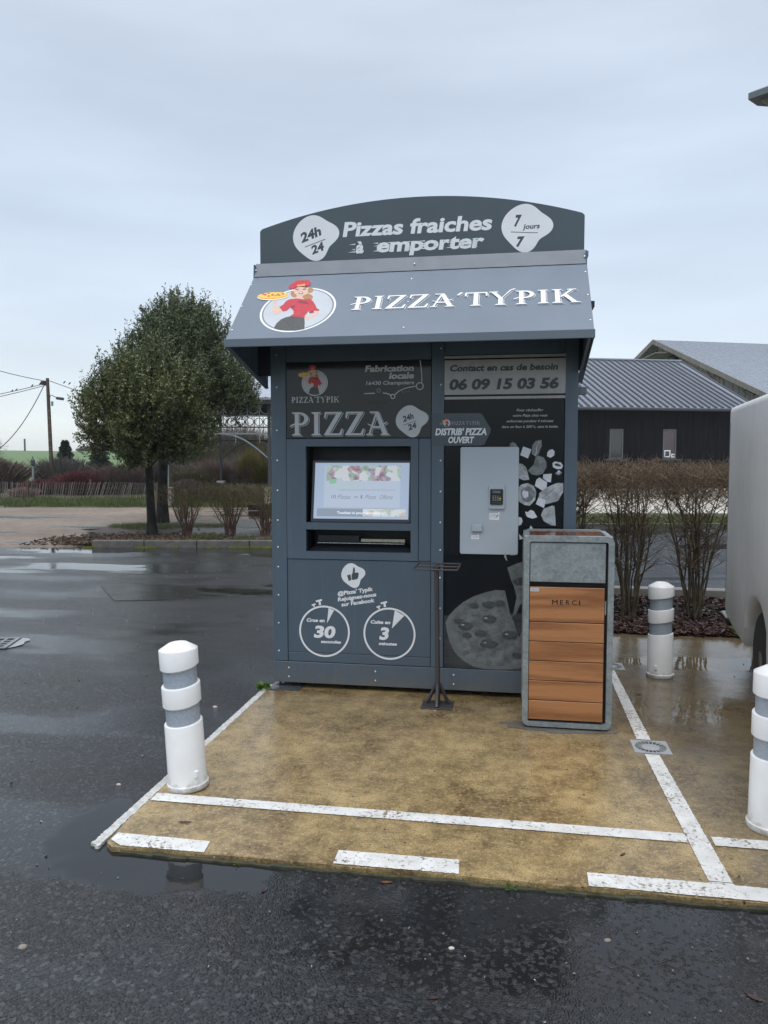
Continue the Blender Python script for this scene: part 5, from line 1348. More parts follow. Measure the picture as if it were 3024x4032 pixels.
evergreen(W(-5.85, 20.3, ZA + .03), .15, 1.7, (.32, 0, 3.62), 2.28, 2.12, 9200, 4, (0.026, 0.042, 0.018), (0.150, 0.185, 0.085), 'larger dark green evergreen tree standing behind the olive green one')

def stem_shrub(loc, h, spread, nst, seed, name, label, group, mat_stem, mat_twig, leafcol=None, twig_top=.62, ntw=16, lean=0.0, cat='shrub', rstem=.013, tops=1.0, flat_top=True, leafn=1400, leafs=.022):
    rng = np.random.default_rng(seed); T_ = thing(name, tuple(loc), label, cat, group)
    loc = np.array(loc); st_, tw = [], []
    for s_ in range(nst):
        a = 2 * math.pi * s_ / nst + rng.uniform(-.3, .3); q = rng.uniform(.35, 1.0) if s_ % 3 else rng.uniform(.05, .4)
        tipo = np.array([math.cos(a) * spread * q, math.sin(a) * spread * q, h * rng.uniform(.86, 1.0)])
        base = np.array([math.cos(a) * .07 * spread / .6, math.sin(a) * .07 * spread / .6, 0])
        pts = []; nseg = 8; wob = rng.normal(size=3) * .05
        for i in range(nseg + 1):
            t = i / nseg; pp = base * (1 - t) + tipo * np.array([t ** 1.25, t ** 1.25, t]) + np.sin(t * 5 + s_) * wob * t + rng.normal(size=3) * .012
            pts.append(loc + pp)
        r0 = rstem * rng.uniform(.65, 1.2)
        for i in range(nseg):
            st_.append((pts[i], pts[i + 1], r0 * (1 - .8 * i / nseg), r0 * (1 - .8 * (i + 1) / nseg)))
        for b_ in range(ntw):
            t = rng.uniform(.22, 1) ** .8 * nseg; i = min(nseg - 1, int(t)); p0 = pts[i] + (pts[i + 1] - pts[i]) * (t - i)
            aa = rng.uniform(0, 6.28); up_ = rng.uniform(.35, 1.3); ln = h * rng.uniform(.10, .26)
            dd = np.array([math.cos(aa), math.sin(aa), up_]); dd /= np.linalg.norm(dd)
            p1 = p0 + dd * ln; 
            if flat_top and p1[2] > loc[2] + h * 1.02: p1[2] = loc[2] + h * rng.uniform(.94, 1.04)
            tw.append((p0, p1, r0 * .30, r0 * .12))
            for c_ in range(3):
                f_ = rng.uniform(.3, 1); q0 = p0 + (p1 - p0) * f_; ee = rng.normal(size=3); ee[2] = abs(ee[2]) * .8; ee /= np.linalg.norm(ee); q1 = q0 + ee * h * rng.uniform(.05, .13)
                if flat_top and q1[2] > loc[2] + h * 1.04: q1[2] = loc[2] + h * rng.uniform(.95, 1.05)
                tw.append((q0, q1, r0 * .15, r0 * .07))
    # close twiggy head, clipped level
    ntop = int(nst * 55 * tops)
    for i in range(ntop):
        a = rng.uniform(0, 6.28); r = spread * math.sqrt(rng.random()) * 1.08; z = h * rng.uniform(twig_top, .97)
        q0 = loc + np.array([math.cos(a) * r, math.sin(a) * r, z]); ee = rng.normal(size=3); ee[2] = abs(ee[2]) * 1.1 + .2; ee /= np.linalg.norm(ee); q1 = q0 + ee * h * rng.uniform(.05, .12)
        if flat_top and q1[2] > loc[2] + h * 1.03: q1[2] = loc[2] + h * rng.uniform(.90, 1.07)
        tw.append((q0, q1, .0018, .0009))
    Vv, Ff = seg_tubes(st_, 5); link_mesh('stems', Vv, Ff, mat_stem, T_, True)
    Vv, Ff = seg_tubes(tw, 3); o = link_mesh('twigs', Vv, Ff, mat_twig, T_)
    set_tint(o.data, np.clip(np.repeat(rng.random(len(tw)), 6), 0, 1))
    if leafcol:
        idx = rng.choice(len(tw), leafn); pos = np.array([tw[i][1] for i in idx]) + rng.normal(size=(leafn, 3)) * .01
        Vv, Ff = leaves(pos, rng.normal(size=(leafn, 3)) + np.array([0, 0, .3]), leafs, leafs * .5, rng)
        o = link_mesh('leaves', Vv, Ff, leafcol, T_); set_tint(o.data, np.repeat(rng.random(leafn), 4))
    return T_
tw_olive = tinted('olive_brown_twigs', (0.065, 0.050, 0.026), (0.17, 0.135, 0.065), .7)
tw_red = tinted('red_brown_twigs', (0.080, 0.058, 0.036), (0.27, 0.200, 0.130), .6)
st_red = M('reddish_wet_stem', (0.075, 0.038, 0.028), 0.5, 0.3, 12, c2=(0.13, 0.075, 0.055))
st_brn = M('dark_olive_stem', (0.055, 0.046, 0.028), 0.45, 0.3, 12, c2=(0.150, 0.122, 0.076))
lf_red = tinted('small_russet_leaf', (0.05, 0.028, 0.018), (0.16, 0.085, 0.055), .5, .1)
lf_grn = tinted('small_olive_leaf', (0.045, 0.045, 0.015), (0.13, 0.12, 0.045), .5, .1)
gl = 'pruned vase shaped shrubs along the kerb'
for i, (la, lab) in enumerate(((-4.28, 'pruned bare shrub nearest the evergreen trunks on the kerb strip'), (-3.33, 'middle pruned bare shrub on the kerb strip left of the kiosk'), (-2.58, 'pruned bare shrub in front of the park bench beside the kiosk'), (-1.70, 'pruned bare shrub hidden mostly behind the kiosk'))):
    if i == 3: continue
    stem_shrub(W(la, 16.6, ZA + .03), 1.10, .66, 20, 21 + i, 'bare_shrub', lab, gl, st_red, tw_olive, lf_grn, .62, 12, rstem=.017, tops=1.2, leafn=1300, leafs=.026)
gh = 'bare hedge shrubs on the mulch bed'
hl = ['bare hedge shrub directly right of the kiosk, behind the litter bin', 'bare multi stemmed hedge shrub behind and left of the scuffed bollard', 'bare multi stemmed hedge shrub right of the scuffed bollard', 'bare hedge shrub mostly hidden behind the van', 'bare hedge shrub farthest right behind the van']
for i, (x, y) in enumerate(((.56, 8.20), (1.19, 8.10), (1.84, 8.20), (2.52, 8.15), (3.2, 8.2))):
    stem_shrub((x, y, .0), 1.585, .56, 17, 41 + i, 'hedge_shrub', hl[i], gh, st_brn, tw_red, lf_red, .76, 20, rstem=.015, tops=2.1, leafn=1300, leafs=.020)

# thickets beyond the fence: each bush a spray of thin rods
def ribbon_bush(n, w, h, seed, lean=.25, roundness=.6, rod=.011):
    rng = np.random.default_rng(seed)
    a = rng.uniform(0, 6.28, n); r = np.sqrt(rng.random(n))
    hh = h * np.sqrt(np.clip(1 - roundness * r ** 2, .05, 1)) * rng.uniform(.72, 1.0, n)
    z0 = rng.uniform(0, .62, n) * hh
    bx = np.stack([np.cos(a) * r * w * (.55 + .45 * z0 / h), np.sin(a) * r * w * (.55 + .45 * z0 / h), z0], 1)
    d = np.stack([np.cos(a) * r * .5 + rng.normal(size=n) * .30, np.sin(a) * r * .5 + rng.normal(size=n) * .30, np.ones(n)], 1)
    ln = (hh - z0) * rng.uniform(.6, 1.0, n)
    tip = bx + d * ln[:, None]
    s_ = rng.normal(size=(n, 3)); s_[:, 2] = 0; s_ /= np.linalg.norm(s_, axis=1, keepdims=True); s_ *= rod * rng.uniform(.5, 1.3, n)[:, None]
    V_ = np.stack([bx - s_, bx + s_, tip + s_ * .3, tip - s_ * .3], 1)
    return V_.reshape(-1, 3), np.arange(4 * n).reshape(n, 4), np.repeat(rng.random(n), 4)
protos = {}
bush_mats = dict(red=tinted('red_dogwood_rods', (0.070, 0.022, 0.024), (0.165, 0.048, 0.050), .6), brown=tinted('brown_grey_rods', (0.075, 0.052, 0.044), (0.175, 0.128, 0.112), .8),
                olive=tinted('olive_grey_rods', (0.060, 0.056, 0.030), (0.14, 0.125, 0.072), .8), yel=tinted('yellow_willow_rods', (0.10, 0.085, 0.020), (0.24, 0.20, 0.06), .7), grey=tinted('grey_brown_rods', (0.070, 0.062, 0.056), (0.16, 0.145, 0.13), .8),
                pink=tinted('pink_blossom_rods', (0.22, 0.12, 0.12), (0.42, 0.28, 0.27), .8))
def bush(kind, lat, dist, w, h, label, group, cat='bush', name='bare_bush', n=5200, z=-.05, seed=1, rod=.012):
    mats = bush_mats
    key = (kind, seed)
    if key not in protos:
        Vv, Ff, tt = ribbon_bush(n, 1.0, 1.0, seed, rod=rod); o = link_mesh(name, Vv, Ff, mats[kind]); set_tint(o.data, tt); protos[key] = o.data
    else: o = bpy.data.objects.new(name, protos[key]); COL.objects.link(o)
    o.location = W(lat, dist, z); o.scale = (w, w * .8, h); o.rotation_euler = (0, 0, random.uniform(0, 6.28)); tag(o, label, cat, group)
random.seed(3)
def thicket(name, kinds, spots, seed, n, rod=.012):
    """a run of bushes grown into each other, one mass"""
    rng = np.random.default_rng(seed)
    for kd in kinds:
        VV, TT = [], []
        for (k2, lat, dist, w, h) in spots:
            if k2 != kd: continue
            Vv, Ff, tt = ribbon_bush(n, w, h, int(rng.integers(1e6)), rod=rod); VV.append(Vv + np.array(W(lat, dist, -.05))); TT.append(tt)
        VV = np.concatenate(VV); o = link_mesh(name, VV, np.arange(len(VV)).reshape(-1, 4), bush_mats[kd]); set_tint(o.data, np.concatenate(TT)); tag(o, kind='stuff')
        o['label'] = dict(red='red stemmed thicket behind the paling fence', brown='brown bare thicket behind the paling fence', grey='grey bare thicket at the back', olive='olive bare thicket behind the paling fence')[kd]
thicket('red_thicket', ['red'], [('red', -17.3 + i * 1.1, 38.5 + (i % 2) * 1.4, 1.35, (.75, 1.05, 1.30, 1.45)[i] + .15) for i in range(4)], 60, 5200)
thicket('brown_thicket', ['brown', 'grey', 'olive'], [(('brown', 'grey', 'brown', 'olive')[i % 4], -13.4 + i * 1.15, 39.5 + (i % 3) * 1.6, 1.7, 1.80 + .35 * math.sin(i * 1.7)) for i in range(17)] + [(('grey', 'olive', 'brown')[i % 3], -13.6 + i * 1.7, 47 + (i % 2) * 3, 2.3, 2.6 + .5 * math.sin(i * 2.1)) for i in range(13)] + [('brown', -10.6 + i * 1.3, 36.4, .8, .75 + .2 * (i % 2)) for i in range(9)] + [(('grey', 'brown', 'olive')[i % 3], -14.5 + i * 2.2, 62 + 3 * (i % 2), 3.0, 5.2 + .9 * math.sin(i * 1.9)) for i in range(8)], 61, 6500)
bush('brown', -21.6, 42, 2.9, 2.1, 'broad olive brown bush at the far left edge behind the fence', None, name='olive_bush', seed=80, n=8000)
bush('grey', -19.2, 46, 2.2, 2.2, 'low grey brown bush between the left edge bush and the red stems', None, name='grey_bush', seed=81)
bush('pink', -16.9, 36.0, 1.1, .55, 'low pink flowering bush in front of the red stems at left', None, name='pink_bush', seed=82, n=2600)
bush('yel', -5.6, 37.5, 1.1, 1.9, 'yellow green bush behind the fence near the pavilion plinth', None, name='yellow_bush', seed=83, n=3000)
bush('yel', -6.9, 40, .9, 2.7, 'small yellow green bush between the evergreen crown and the pavilion post', None, name='yellow_bush', seed=84, n=2600)
# conifers
def conifer(lat, dist, h, w, seed, label):
    rng = np.random.default_rng(seed); x, y, z = W(lat, dist, 0)
    T_ = thing('conifer_tree', (x, y, z), label, 'conifer tree', 'conifers behind the thicket')
    mb = MB(); mb.tube([(x, y, -.1), (x, y, h * .97)], [.12, .02], 8); mb.build('trunk', MAT['bark'], T_)
    n = 9000; t = rng.random(n) ** .8; zz = h * (.08 + .92 * t); tier = .78 + .22 * np.sin(zz / h * 40); r = w * (1 - t) ** .85 * tier * np.sqrt(rng.uniform(.15, 1, n)); a = rng.uniform(0, 6.28, n)
    p = np.stack([x + np.cos(a) * r, y + np.sin(a) * r, zz], 1); d = np.stack([np.cos(a), np.sin(a), rng.uniform(-.3, .3, n)], 1)
    Vv, Ff = leaves(p, d + rng.normal(size=(n, 3)) * .3, .26, .10, rng)
    o = link_mesh('crown', Vv, Ff, tinted('conifer_needles', (0.018, 0.035, 0.022), (0.055, 0.085, 0.050), .7), T_); set_tint(o.data, np.repeat(rng.random(n), 4))
conifer(-24.8, 60, 3.2, 1.05, 90, 'dark conifer standing just right of the utility pole')
conifer(-22.9, 62, 2.9, 1.5, 91, 'dark conifer next right of the first, beside the evergreen crown')
# bare trees
def bare_tree(lat, dist, h, seed, label, spread=.5):
    rng = np.random.default_rng(seed); p = np.array(W(lat, dist, 0)); T_ = thing('bare_tree', tuple(p), label, 'tree')
    sg_ = []
    def grow(a, d, ln, r, lv):
        b_ = a + d * ln; sg_.append((a, b_, r, r * .72))
        if lv == 0: return
        for k in range(3 if lv > 1 else 4):
            dd = d + rng.normal(size=3) * spread + np.array([0, 0, .12]); dd /= np.linalg.norm(dd); grow(a + (b_ - a) * rng.uniform(.6, 1), dd, ln * rng.uniform(.62, .85), r * .62, lv - 1)
    grow(p, np.array([0.02, 0, 1.0]), h * .28, h * .022, 6)
    n1 = 13; Vv, Ff = seg_tubes(sg_[:1] + [s_ for s_ in sg_ if s_[2] > h * .009], 6); link_mesh('trunk', Vv, Ff, MAT['bark'], T_)
    Vv, Ff = seg_tubes([s_ for s_ in sg_ if s_[2] <= h * .009], 3); o = link_mesh('branches', Vv, Ff, tinted('bare_branch', (0.055, 0.048, 0.042), (0.12, 0.105, 0.095), .8), T_); set_tint(o.data, np.repeat(rng.random(len(Vv) // 6), 6))
bare_tree(-23.4, 44, 4.4, 5, 'bare winter tree cut by the left edge of the picture')
bare_tree(-17.0, 52, 3.6, 6, 'small bare tree rising from the thicket below the evergreen crown', .45)
bare_tree(-2.6, 60, 6.5, 7, 'bare tree seen through the pavilion lattice', .5)
bare_tree(-5.2, 58, 4.2, 9, 'bare tree rising between the two pavilion posts', .5)

# ================================================================== the paling fence
FN = thing('paling_fence', W(-12, 34.2, 0), 'long chestnut paling fence of leaning grey pales behind the gravel lot', 'fence')
pm = MB(); pm._add([(-.018, -.007, 0), (.018, -.007, 0), (.018, .007, 0), (-.018, .007, 0), (-.017, -.007, .74), (.017, -.007, .74), (.017, .007, .74), (-.017, .007, .74), (0, 0, .80)],
                   [(3, 2, 1, 0), (0, 1, 5, 4), (1, 2, 6, 5), (2, 3, 7, 6), (3, 0, 4, 7), (4, 5, 8), (5, 6, 8), (6, 7, 8), (7, 4, 8)])
pics = []
for j in range(3):
    o = pm.build('picket', MAT['picket']); set_tint(o.data, [(.15, .5, .9)[j]] * len(o.data.vertices)); COL.objects.unlink(o); pics.append(o.data); bpy.data.objects.remove(o)
fb = base_of(FN); rngf = random.Random(7)
lat = -18.6; i = 0
while lat < -3.9:
    o = bpy.data.objects.new('picket', pics[rngf.randrange(3)]); COL.objects.link(o); o.parent = FN
    sag = .05 * math.sin(lat * 1.3); o.location = Vector(W(lat, 34.2 + .12 * math.sin(lat * .7), -.02 + sag * .5)) - fb
    lean = D2R(13 + 5 * math.sin(lat * .9) + rngf.uniform(-2.5, 2.5)) if lat > -16.5 else D2R(4 + rngf.uniform(-3, 3))
    o.rotation_euler = (Matrix.Rotation(YAW, 3, 'Z') @ Matrix.Rotation(lean, 3, 'Y')).to_euler(); s_ = rngf.uniform(.95, 1.06); o.scale = (1.2, 1, s_ * .93)
    lat += rngf.uniform(.078, .105) if lat > -12 else rngf.uniform(.085, .14)
    i += 1
for z in (.12, .40, .66):
    mb = MB(); mb.tube([W(-18.7, 34.19, z)] + [W(-18.7 + 14.9 * k / 30, 34.19 + .12 * math.sin((-18.7 + 14.9 * k / 30) * .7), z + .02 * math.sin(k)) for k in range(1, 31)], .006, 4); mb.build('fence_wire', MAT['postd'], FN)
for l_ in (-15.9, -13.1, -10.3, -7.6, -4.9):
    mb = MB(); mb.tube([W(l_, 34.28, -.1), W(l_ + .03, 34.28, .82)], .055, 8); mb.build('fence_post', MAT['pole'], FN)
# grass along the fence foot and in tufts
def blades(spots, n, seed, hgt=.12, rad=.12):
    rng = np.random.default_rng(seed); P_ = []
    for (x, y, z, r, h) in spots:
        k = int(n * r * r / (rad * rad)); k = max(20, min(k, 2500)); a = rng.uniform(0, 6.28, k); q = np.sqrt(rng.random(k)) * r
        P_.append(np.stack([x + np.cos(a) * q, y + np.sin(a) * q, np.full(k, z), np.full(k, h)], 1))
    P_ = np.concatenate(P_); m = len(P_)
    d = rng.normal(size=(m, 3)) * .45; d[:, 2] = 1; ln = (P_[:, 3] * rng.uniform(.5, 1.2, m))[:, None]
    s_ = rng.normal(size=(m, 3)); s_[:, 2] = 0; s_ /= np.linalg.norm(s_, axis=1, keepdims=True); wd = ln * .05
    b_ = P_[:, :3]; V_ = np.stack([b_ - s_ * wd, b_ + s_ * wd, b_ + d * ln], 1)
    return V_.reshape(-1, 3), np.arange(3 * m).reshape(m, 3), np.repeat(rng.random(m), 3)
grassm = tinted('grass_blade', (0.045, 0.062, 0.018), (0.13, 0.155, 0.050), .6, .15)
def grass(name, spots, n, seed, rad=.12, mat=None):
    Vv, Ff, tt = blades(spots, n, seed, rad=rad); o = link_mesh(name, Vv, Ff, mat or grassm); set_tint(o.data, tt); tag(o, kind='stuff'); return o
rg = random.Random(4)
grass('fence_grass', [(*W(rg.uniform(-20, -3), 27.9 + rg.random() ** 1.3 * 6.0, -.03), .45, rg.uniform(.08, .20)) for _ in range(520)], 90, 5, rad=.45)
grass('strip_grass', [(*W(a, b_, .02), r, h) for a, b_, r, h in [(-3.80, 15.9, .28, .12), (-3.55, 16.2, .2, .10), (-2.85, 15.7, .25, .10), (-4.9, 15.3, .12, .06), (-5.55, 18.6, .8, .08), (-6.2, 18.9, .6, .08), (-4.2, 18.8, .5, .08), (-4.6, 15.0, .12, .05), (-3.1, 15.1, .2, .06), (-2.2, 15.3, .3, .1)]], 260, 6, rad=.25)
mossm = tinted('yellow_green_moss', (0.10, 0.13, 0.02), (0.24, 0.27, 0.05), .8)
grass('kerb_moss', [(*W(a, 14.50 - rg.random() * .06, ZA + .002), r, .035) for a, r in [(-5.60, .10), (-5.5, .06), (-4.55, .14), (-4.40, .10), (-3.95, .05), (-3.3, .07), (-3.15, .05), (-2.85, .10), (-2.62, .14), (-2.40, .12), (-2.2, .10)]], 500, 8, rad=.1, mat=mossm)
grass('far_grass', [(rg.uniform(0, 9), rg.uniform(18.8, 23.0), .04, .5, .11) for _ in range(240)], 60, 9, rad=.5)
# soil litter under the trees
def chips(name, n, place, size, mat, seed, thick=.25, flat=.5):
    rng = np.random.default_rng(seed); P_ = place(rng, n)
    d = rng.normal(size=(n, 3)); d[:, 2] *= flat * .6; d /= np.linalg.norm(d, axis=1, keepdims=True)
    s_ = np.cross(d, np.tile([0, 0, 1.0], (n, 1)) + rng.normal(size=(n, 3)) * flat * .6); s_ /= np.linalg.norm(s_, axis=1, keepdims=True)
    l_ = (size * rng.uniform(.5, 1.4, n))[:, None]; w_ = l_ * rng.uniform(.25, .6, n)[:, None]; nn = np.cross(d, s_) * l_ * thick * .3
    c = [P_ - d * l_ * .5 - s_ * w_ * .4, P_ + d * l_ * .5 - s_ * w_ * .5, P_ + d * l_ * .42 + s_ * w_ * .5, P_ - d * l_ * .5 + s_ * w_ * .42]
    V_ = np.stack([q - nn for q in c] + [q + nn for q in c], 1)
    Fq = np.array([[0, 1, 2, 3], [4, 5, 6, 7], [0, 1, 5, 4], [1, 2, 6, 5], [2, 3, 7, 6], [3, 0, 4, 7]])
    F_ = (np.arange(n)[:, None, None] * 8 + Fq[None]).reshape(-1, 4)
    o = link_mesh(name, V_.reshape(-1, 3), F_, mat); set_tint(o.data, np.repeat(rng.random(n), 8)); tag(o, kind='stuff'); return o
chipm = tinted('wet_bark_chip', (0.022, 0.012, 0.010), (0.125, 0.070, 0.055), .35)
def pl_m(rng, n):
    y = 7.40 + (rng.random(n) ** 1.4) * 2.0; y -= .03 * np.abs(rng.normal(size=n)); return np.stack([rng.uniform(-.2, 4.2, n), y, rng.uniform(.012, .034, n)], 1)
chips('bark_chips', 16000, pl_m, .055, chipm, 12)
litm = tinted('dead_leaf', (0.045, 0.028, 0.020), (0.20, 0.13, 0.085), .5)
def pl_t(rng, n):
    la, di = rng.normal(-5.0, .75, n), rng.normal(15.6, .6, n); la = np.clip(la, -7, -2); di = np.clip(di, 14.7, 19)
    return np.stack([la * math.cos(YAW) - di * math.sin(YAW), la * math.sin(YAW) + di * math.cos(YAW), rng.uniform(.015, .03, n)], 1)
chips('leaf_litter', 6000, pl_t, .06, litm, 13)
# grit on the asphalt: pale chips of stone, many too small to tell apart
gritm = tinted('pale_grit', (0.16, 0.15, 0.13), (0.62, 0.60, 0.55), .5)
def pl_g(rng, n):
    x = rng.uniform(-2.6, 2.2, n); y = rng.uniform(1.15, 2.83, n); return np.stack([x, y, np.full(n, ZA + .002)], 1)
chips('asphalt_grit', 260, pl_g, .0062, gritm, 14, thick=1.2)
def pl_g2(rng, n):
    x = rng.uniform(-1.6, 2.6, n); y = rng.uniform(2.95, 7.2, n); return np.stack([x, y, np.full(n, .002)], 1)
chips('slab_grit', 240, pl_g2, .006, gritm, 15, thick=1.2)
def pl_g3(rng, n):
    x = rng.uniform(-7, -1.8, n); y = rng.uniform(2.0, 12, n); return np.stack([x, y, np.full(n, ZA + .002)], 1)
chips('car_park_grit', 150, pl_g3, .009, gritm, 16, thick=1.0)

# single fallen leaves and bits one can point to
leafm = M('russet_fallen_leaf', (0.16, 0.055, 0.025), 0.3, 0.3, 40); leafd = M('dark_fallen_leaf', (0.055, 0.028, 0.022), 0.3, 0.3, 40); pebm = M('pale_pebble', (0.48, 0.46, 0.42), 0.45, 0.15, 30)
def leaf(x, y, z, s_, a, mat, lab, curl=.25):
    pts = [(-1, 0), (-.6, .22), (0, .32), (.6, .2), (1, 0), (.6, -.2), (0, -.3), (-.6, -.2)]
    vs = [(0, 0, .0)] + [(u, v, abs(v) * curl + abs(u) ** 2 * curl * .5) for u, v in pts] + [(-1.35, .03, .05)]
    vs = [(x + (u * math.cos(a) - v * math.sin(a)) * s_, y + (u * math.sin(a) + v * math.cos(a)) * s_, z + .001 + w * s_) for u, v, w in vs]
    o = link_mesh('fallen_leaf', vs, [(0, i, i % 8 + 1) for i in range(1, 9)] + [(1, 2, 9)], mat, None, True)
    return tag(o, lab, 'leaf', 'fallen leaves')
leaf(.02, 2.02, ZA, .034, .1, leafm, 'bright russet leaf lying on the dark asphalt, bottom right of centre')
leaf(.74, 2.38, ZA, .032, -.5, leafd, 'dark curled leaf in the wet asphalt below the right dashed line')
leaf(-.465, 2.83, ZA, .026, .2, leafm, 'russet leaf by the slab edge below the middle dashed line')
leaf(-.91, 2.70, ZA, .022, 1.3, leafd, 'small dark leaf standing in the puddle left of the middle dashed line')
leaf(.46, 3.16, 0, .020, .9, leafd, 'small dark leaf on the tan slab just left of the line crossing')
leaf(-.22, 2.22, ZA, .020, .3, leafd, 'small dark red leaf on the asphalt left of the bright russet one')
leaf(.87, 5.42, 0, .030, .4, leafd, 'dark leaf on the wet slab between bin and scuffed bollard')
leaf(-1.42, 3.13, 0, .030, .2, leafd, 'dark grey leaf stain between the two left slab lines')
def pebble(x, y, z, s_, lab, mat=pebm):
    mb = MB(); r_ = random.Random(int(x * 1000)); vs = []
    for i in range(3):
        for k in range(8):
            t = 2 * math.pi * k / 8; rr = (1, .85, .4)[i] * s_ * r_.uniform(.85, 1.1); vs.append((x + rr * math.cos(t) * 1.3, y + rr * math.sin(t), z + (0, .35, .55)[i] * s_))
    fs = [(i * 8 + k, i * 8 + (k + 1) % 8, (i + 1) * 8 + (k + 1) % 8, (i + 1) * 8 + k) for i in range(2) for k in range(8)] + [tuple(range(16, 24))]
    mb._add(vs, fs); return tag(mb.build('pebble', mat, smooth=True), lab, 'pebble', 'pale pebbles on the ground')
pebble(-.185, 2.47, ZA, .008, 'white pebble on dark asphalt below the middle dashed line')
pebble(-1.94, 3.50, ZA, .010, 'white pebble on the asphalt left of the leaning bollard')
pebble(-1.60, 2.24, ZA, .013, 'flat pale pebble on the asphalt below the left dashed line', M('grey_beige_stone', (0.22, 0.2, 0.17), 0.5))
pebble(.335, 2.60, ZA, .010, 'grey pebble beside the puddle below the right dashed line', M('grey_beige_stone', (0.22, 0.2, 0.17), 0.5))
pebble(-1.93, 4.75, ZA, .012, 'white chip on the asphalt beside the white kerb rim')
pebble(-.478, 4.855, 0, .006, 'tiny white pebble touching the steel stand foot')
# weeds
weedm = tinted('weed_leaf', (0.05, 0.10, 0.02), (0.16, 0.27, 0.06), .45, .2)
def weed(x, y, z, r, n, h, seed, lab):
    rng = np.random.default_rng(seed); a = rng.uniform(0, 6.28, n); d = np.stack([np.cos(a), np.sin(a), rng.uniform(.15, 1.1, n)], 1)
    p = np.tile([x, y, z], (n, 1)) + d * rng.uniform(0, .5, n)[:, None] * r
    Vv, Ff = leaves(p, d, r * .75, r * .32, rng); o = link_mesh('weed', Vv, Ff, weedm); set_tint(o.data, np.repeat(rng.random(n), 4)); return tag(o, lab, 'weed')
weed(-1.725, 5.13, 0, .055, 70, .05, 31, 'small green weed in the corner of slab and kiosk foot')
weed(.015, 2.862, ZA, .032, 16, .04, 32, 'tiny green weed at the front edge of the slab')
weed(2.12, 7.40, .01, .12, 60, .09, 33, 'bright green weed at the mulch edge beside the van')
weed(-1.08, 2.862, ZA, .02, 10, .04, 34, 'tiny weed on the slab edge beside the left dashed line')

# ================================================================== small furniture on the strip
def post_box(lat, dist, w, h, lab):
    x, y, z = W(lat, dist, ZA); mb = MB(); mb.obox((x, y, z + h / 2), (w, w, h), Matrix.Rotation(YAW + .1, 3, 'Z')); o = mb.build('wooden_post', MAT['pale_post'], bevel=.012, seg=2)
    return tag(o, lab, 'post', 'squat wooden posts beside the trees')
post_box(-6.60, 21.9, .24, .79, 'squat yellowish wooden post left of the evergreen trunk')
post_box(-6.05, 23.2, .20, .78, 'squat yellowish wooden post between the rear trunk and the shrubs')
Bn = thing('park_bench', W(-2.62, 17.35, 0), 'dark brown wooden park bench on black legs behind the shrubs', 'bench')
Rz = Matrix.Rotation(YAW, 3, 'Z')
for nm, z, dd, sz, mt in (('backrest_board', .585, 17.22, (1.6, .035, .13), 'benchw'), ('backrest_board', .435, 17.24, (1.6, .035, .13), 'benchw'), ('seat_board', .34, 17.36, (1.6, .13, .035), 'benchp'), ('seat_board', .34, 17.52, (1.6, .13, .035), 'benchp'), ('seat_board', .34, 17.68, (1.6, .13, .035), 'benchp')):
    mb = MB(); mb.obox(W(-2.25, dd, z), sz, Rz); mb.build(nm, MAT[mt], Bn, bevel=.006)
for l_ in (-2.72, -1.75):
    mb = MB(); mb.tube([W(l_, 17.26, .64), W(l_, 17.30, .32), W(l_, 17.34, -.01)], .022, 8); mb.tube([W(l_, 17.30, .32), W(l_, 17.70, .32), W(l_, 17.74, -.01)], .020, 8); mb.build('leg', MAT['black'], Bn, smooth=True)
mb = MB(); mb.obox(W(-16.9, 30.6, .06), (2.6, .20, .16), Matrix.Rotation(YAW + D2R(50), 3, 'Z')); tag(mb.build('timber_edging', MAT['pole'], bevel=.01), 'dark timber beam lying on the gravel at the left edge', 'beam')

# ================================================================== utility pole, wires, birds
UP = thing('utility_pole', W(-19.42, 45, -.1), 'brown wooden utility pole with a small lamp arm and wires', 'utility pole')
pt = Vector(W(-19.52, 45, 6.45))
mb = MB(); mb.tube([W(-19.40, 45, -.2), tuple(pt)], [.125, .09], 14); mb.build('shaft', MAT['pole'], UP, smooth=True)
mb = MB(); mb.tube([W(-19.40, 44.9, 5.15), W(-19.34, 44.9, 5.45), W(-19.30, 44.9, 5.48), W(-19.0, 44.9, 5.34)], .022, 7); mb.build('lamp_arm', MAT['postd'], UP)
mb = MB(); mb.obox(W(-18.78, 44.9, 5.27), (.42, .20, .16), Matrix.Rotation(YAW, 3, 'Z') @ Matrix.Rotation(.12, 3, 'Y')); mb.build('lamp', MAT['postd'], UP, bevel=.04, seg=2)
mb = MB(); mb.obox(W(-19.24, 44.9, 4.98), (.10, .10, .26), Rz); mb.build('junction_box', MAT['postl'], UP)
for i in range(9):
    mb = MB(); mb.obox(W(-19.42, 44.86, 1.2 + i * .42), (.06, .02, .045), Rz); mb.build('number_plate' if False else 'band_clip', MAT['postl'], UP)
mb = MB(); mb.obox(W(-19.75, 45, 6.17), (.30, .12, .22), Rz); mb.tube([W(-19.75, 45, 6.2), W(-19.5, 45, 6.35)], .02, 6); mb.build('cable_clamp', MAT['black'], UP)
def wire(p, q, sag, lab, r=.020):
    pts = []
    for i in range(25):
        t = i / 24; a = Vector(p).lerp(Vector(q), t); a.z -= sag * 4 * t * (1 - t); pts.append(a)
    mb = MB(); mb.tube(pts, r, 6); o = mb.build('overhead_wire', MAT['postd'], smooth=True); tag(o, lab, 'wire', 'overhead wires from the utility pole')
wl_ = tuple(W(-19.6, 45, 6.28))
wire(wl_, W(-27.2, 45, 8.6), .25, 'upper overhead wire rising from the pole to the left edge', .023)
wire(tuple(W(-19.5, 45, 6.18)), W(-27.5, 44, 4.55), .15, 'lower left overhead wire with small birds on it')
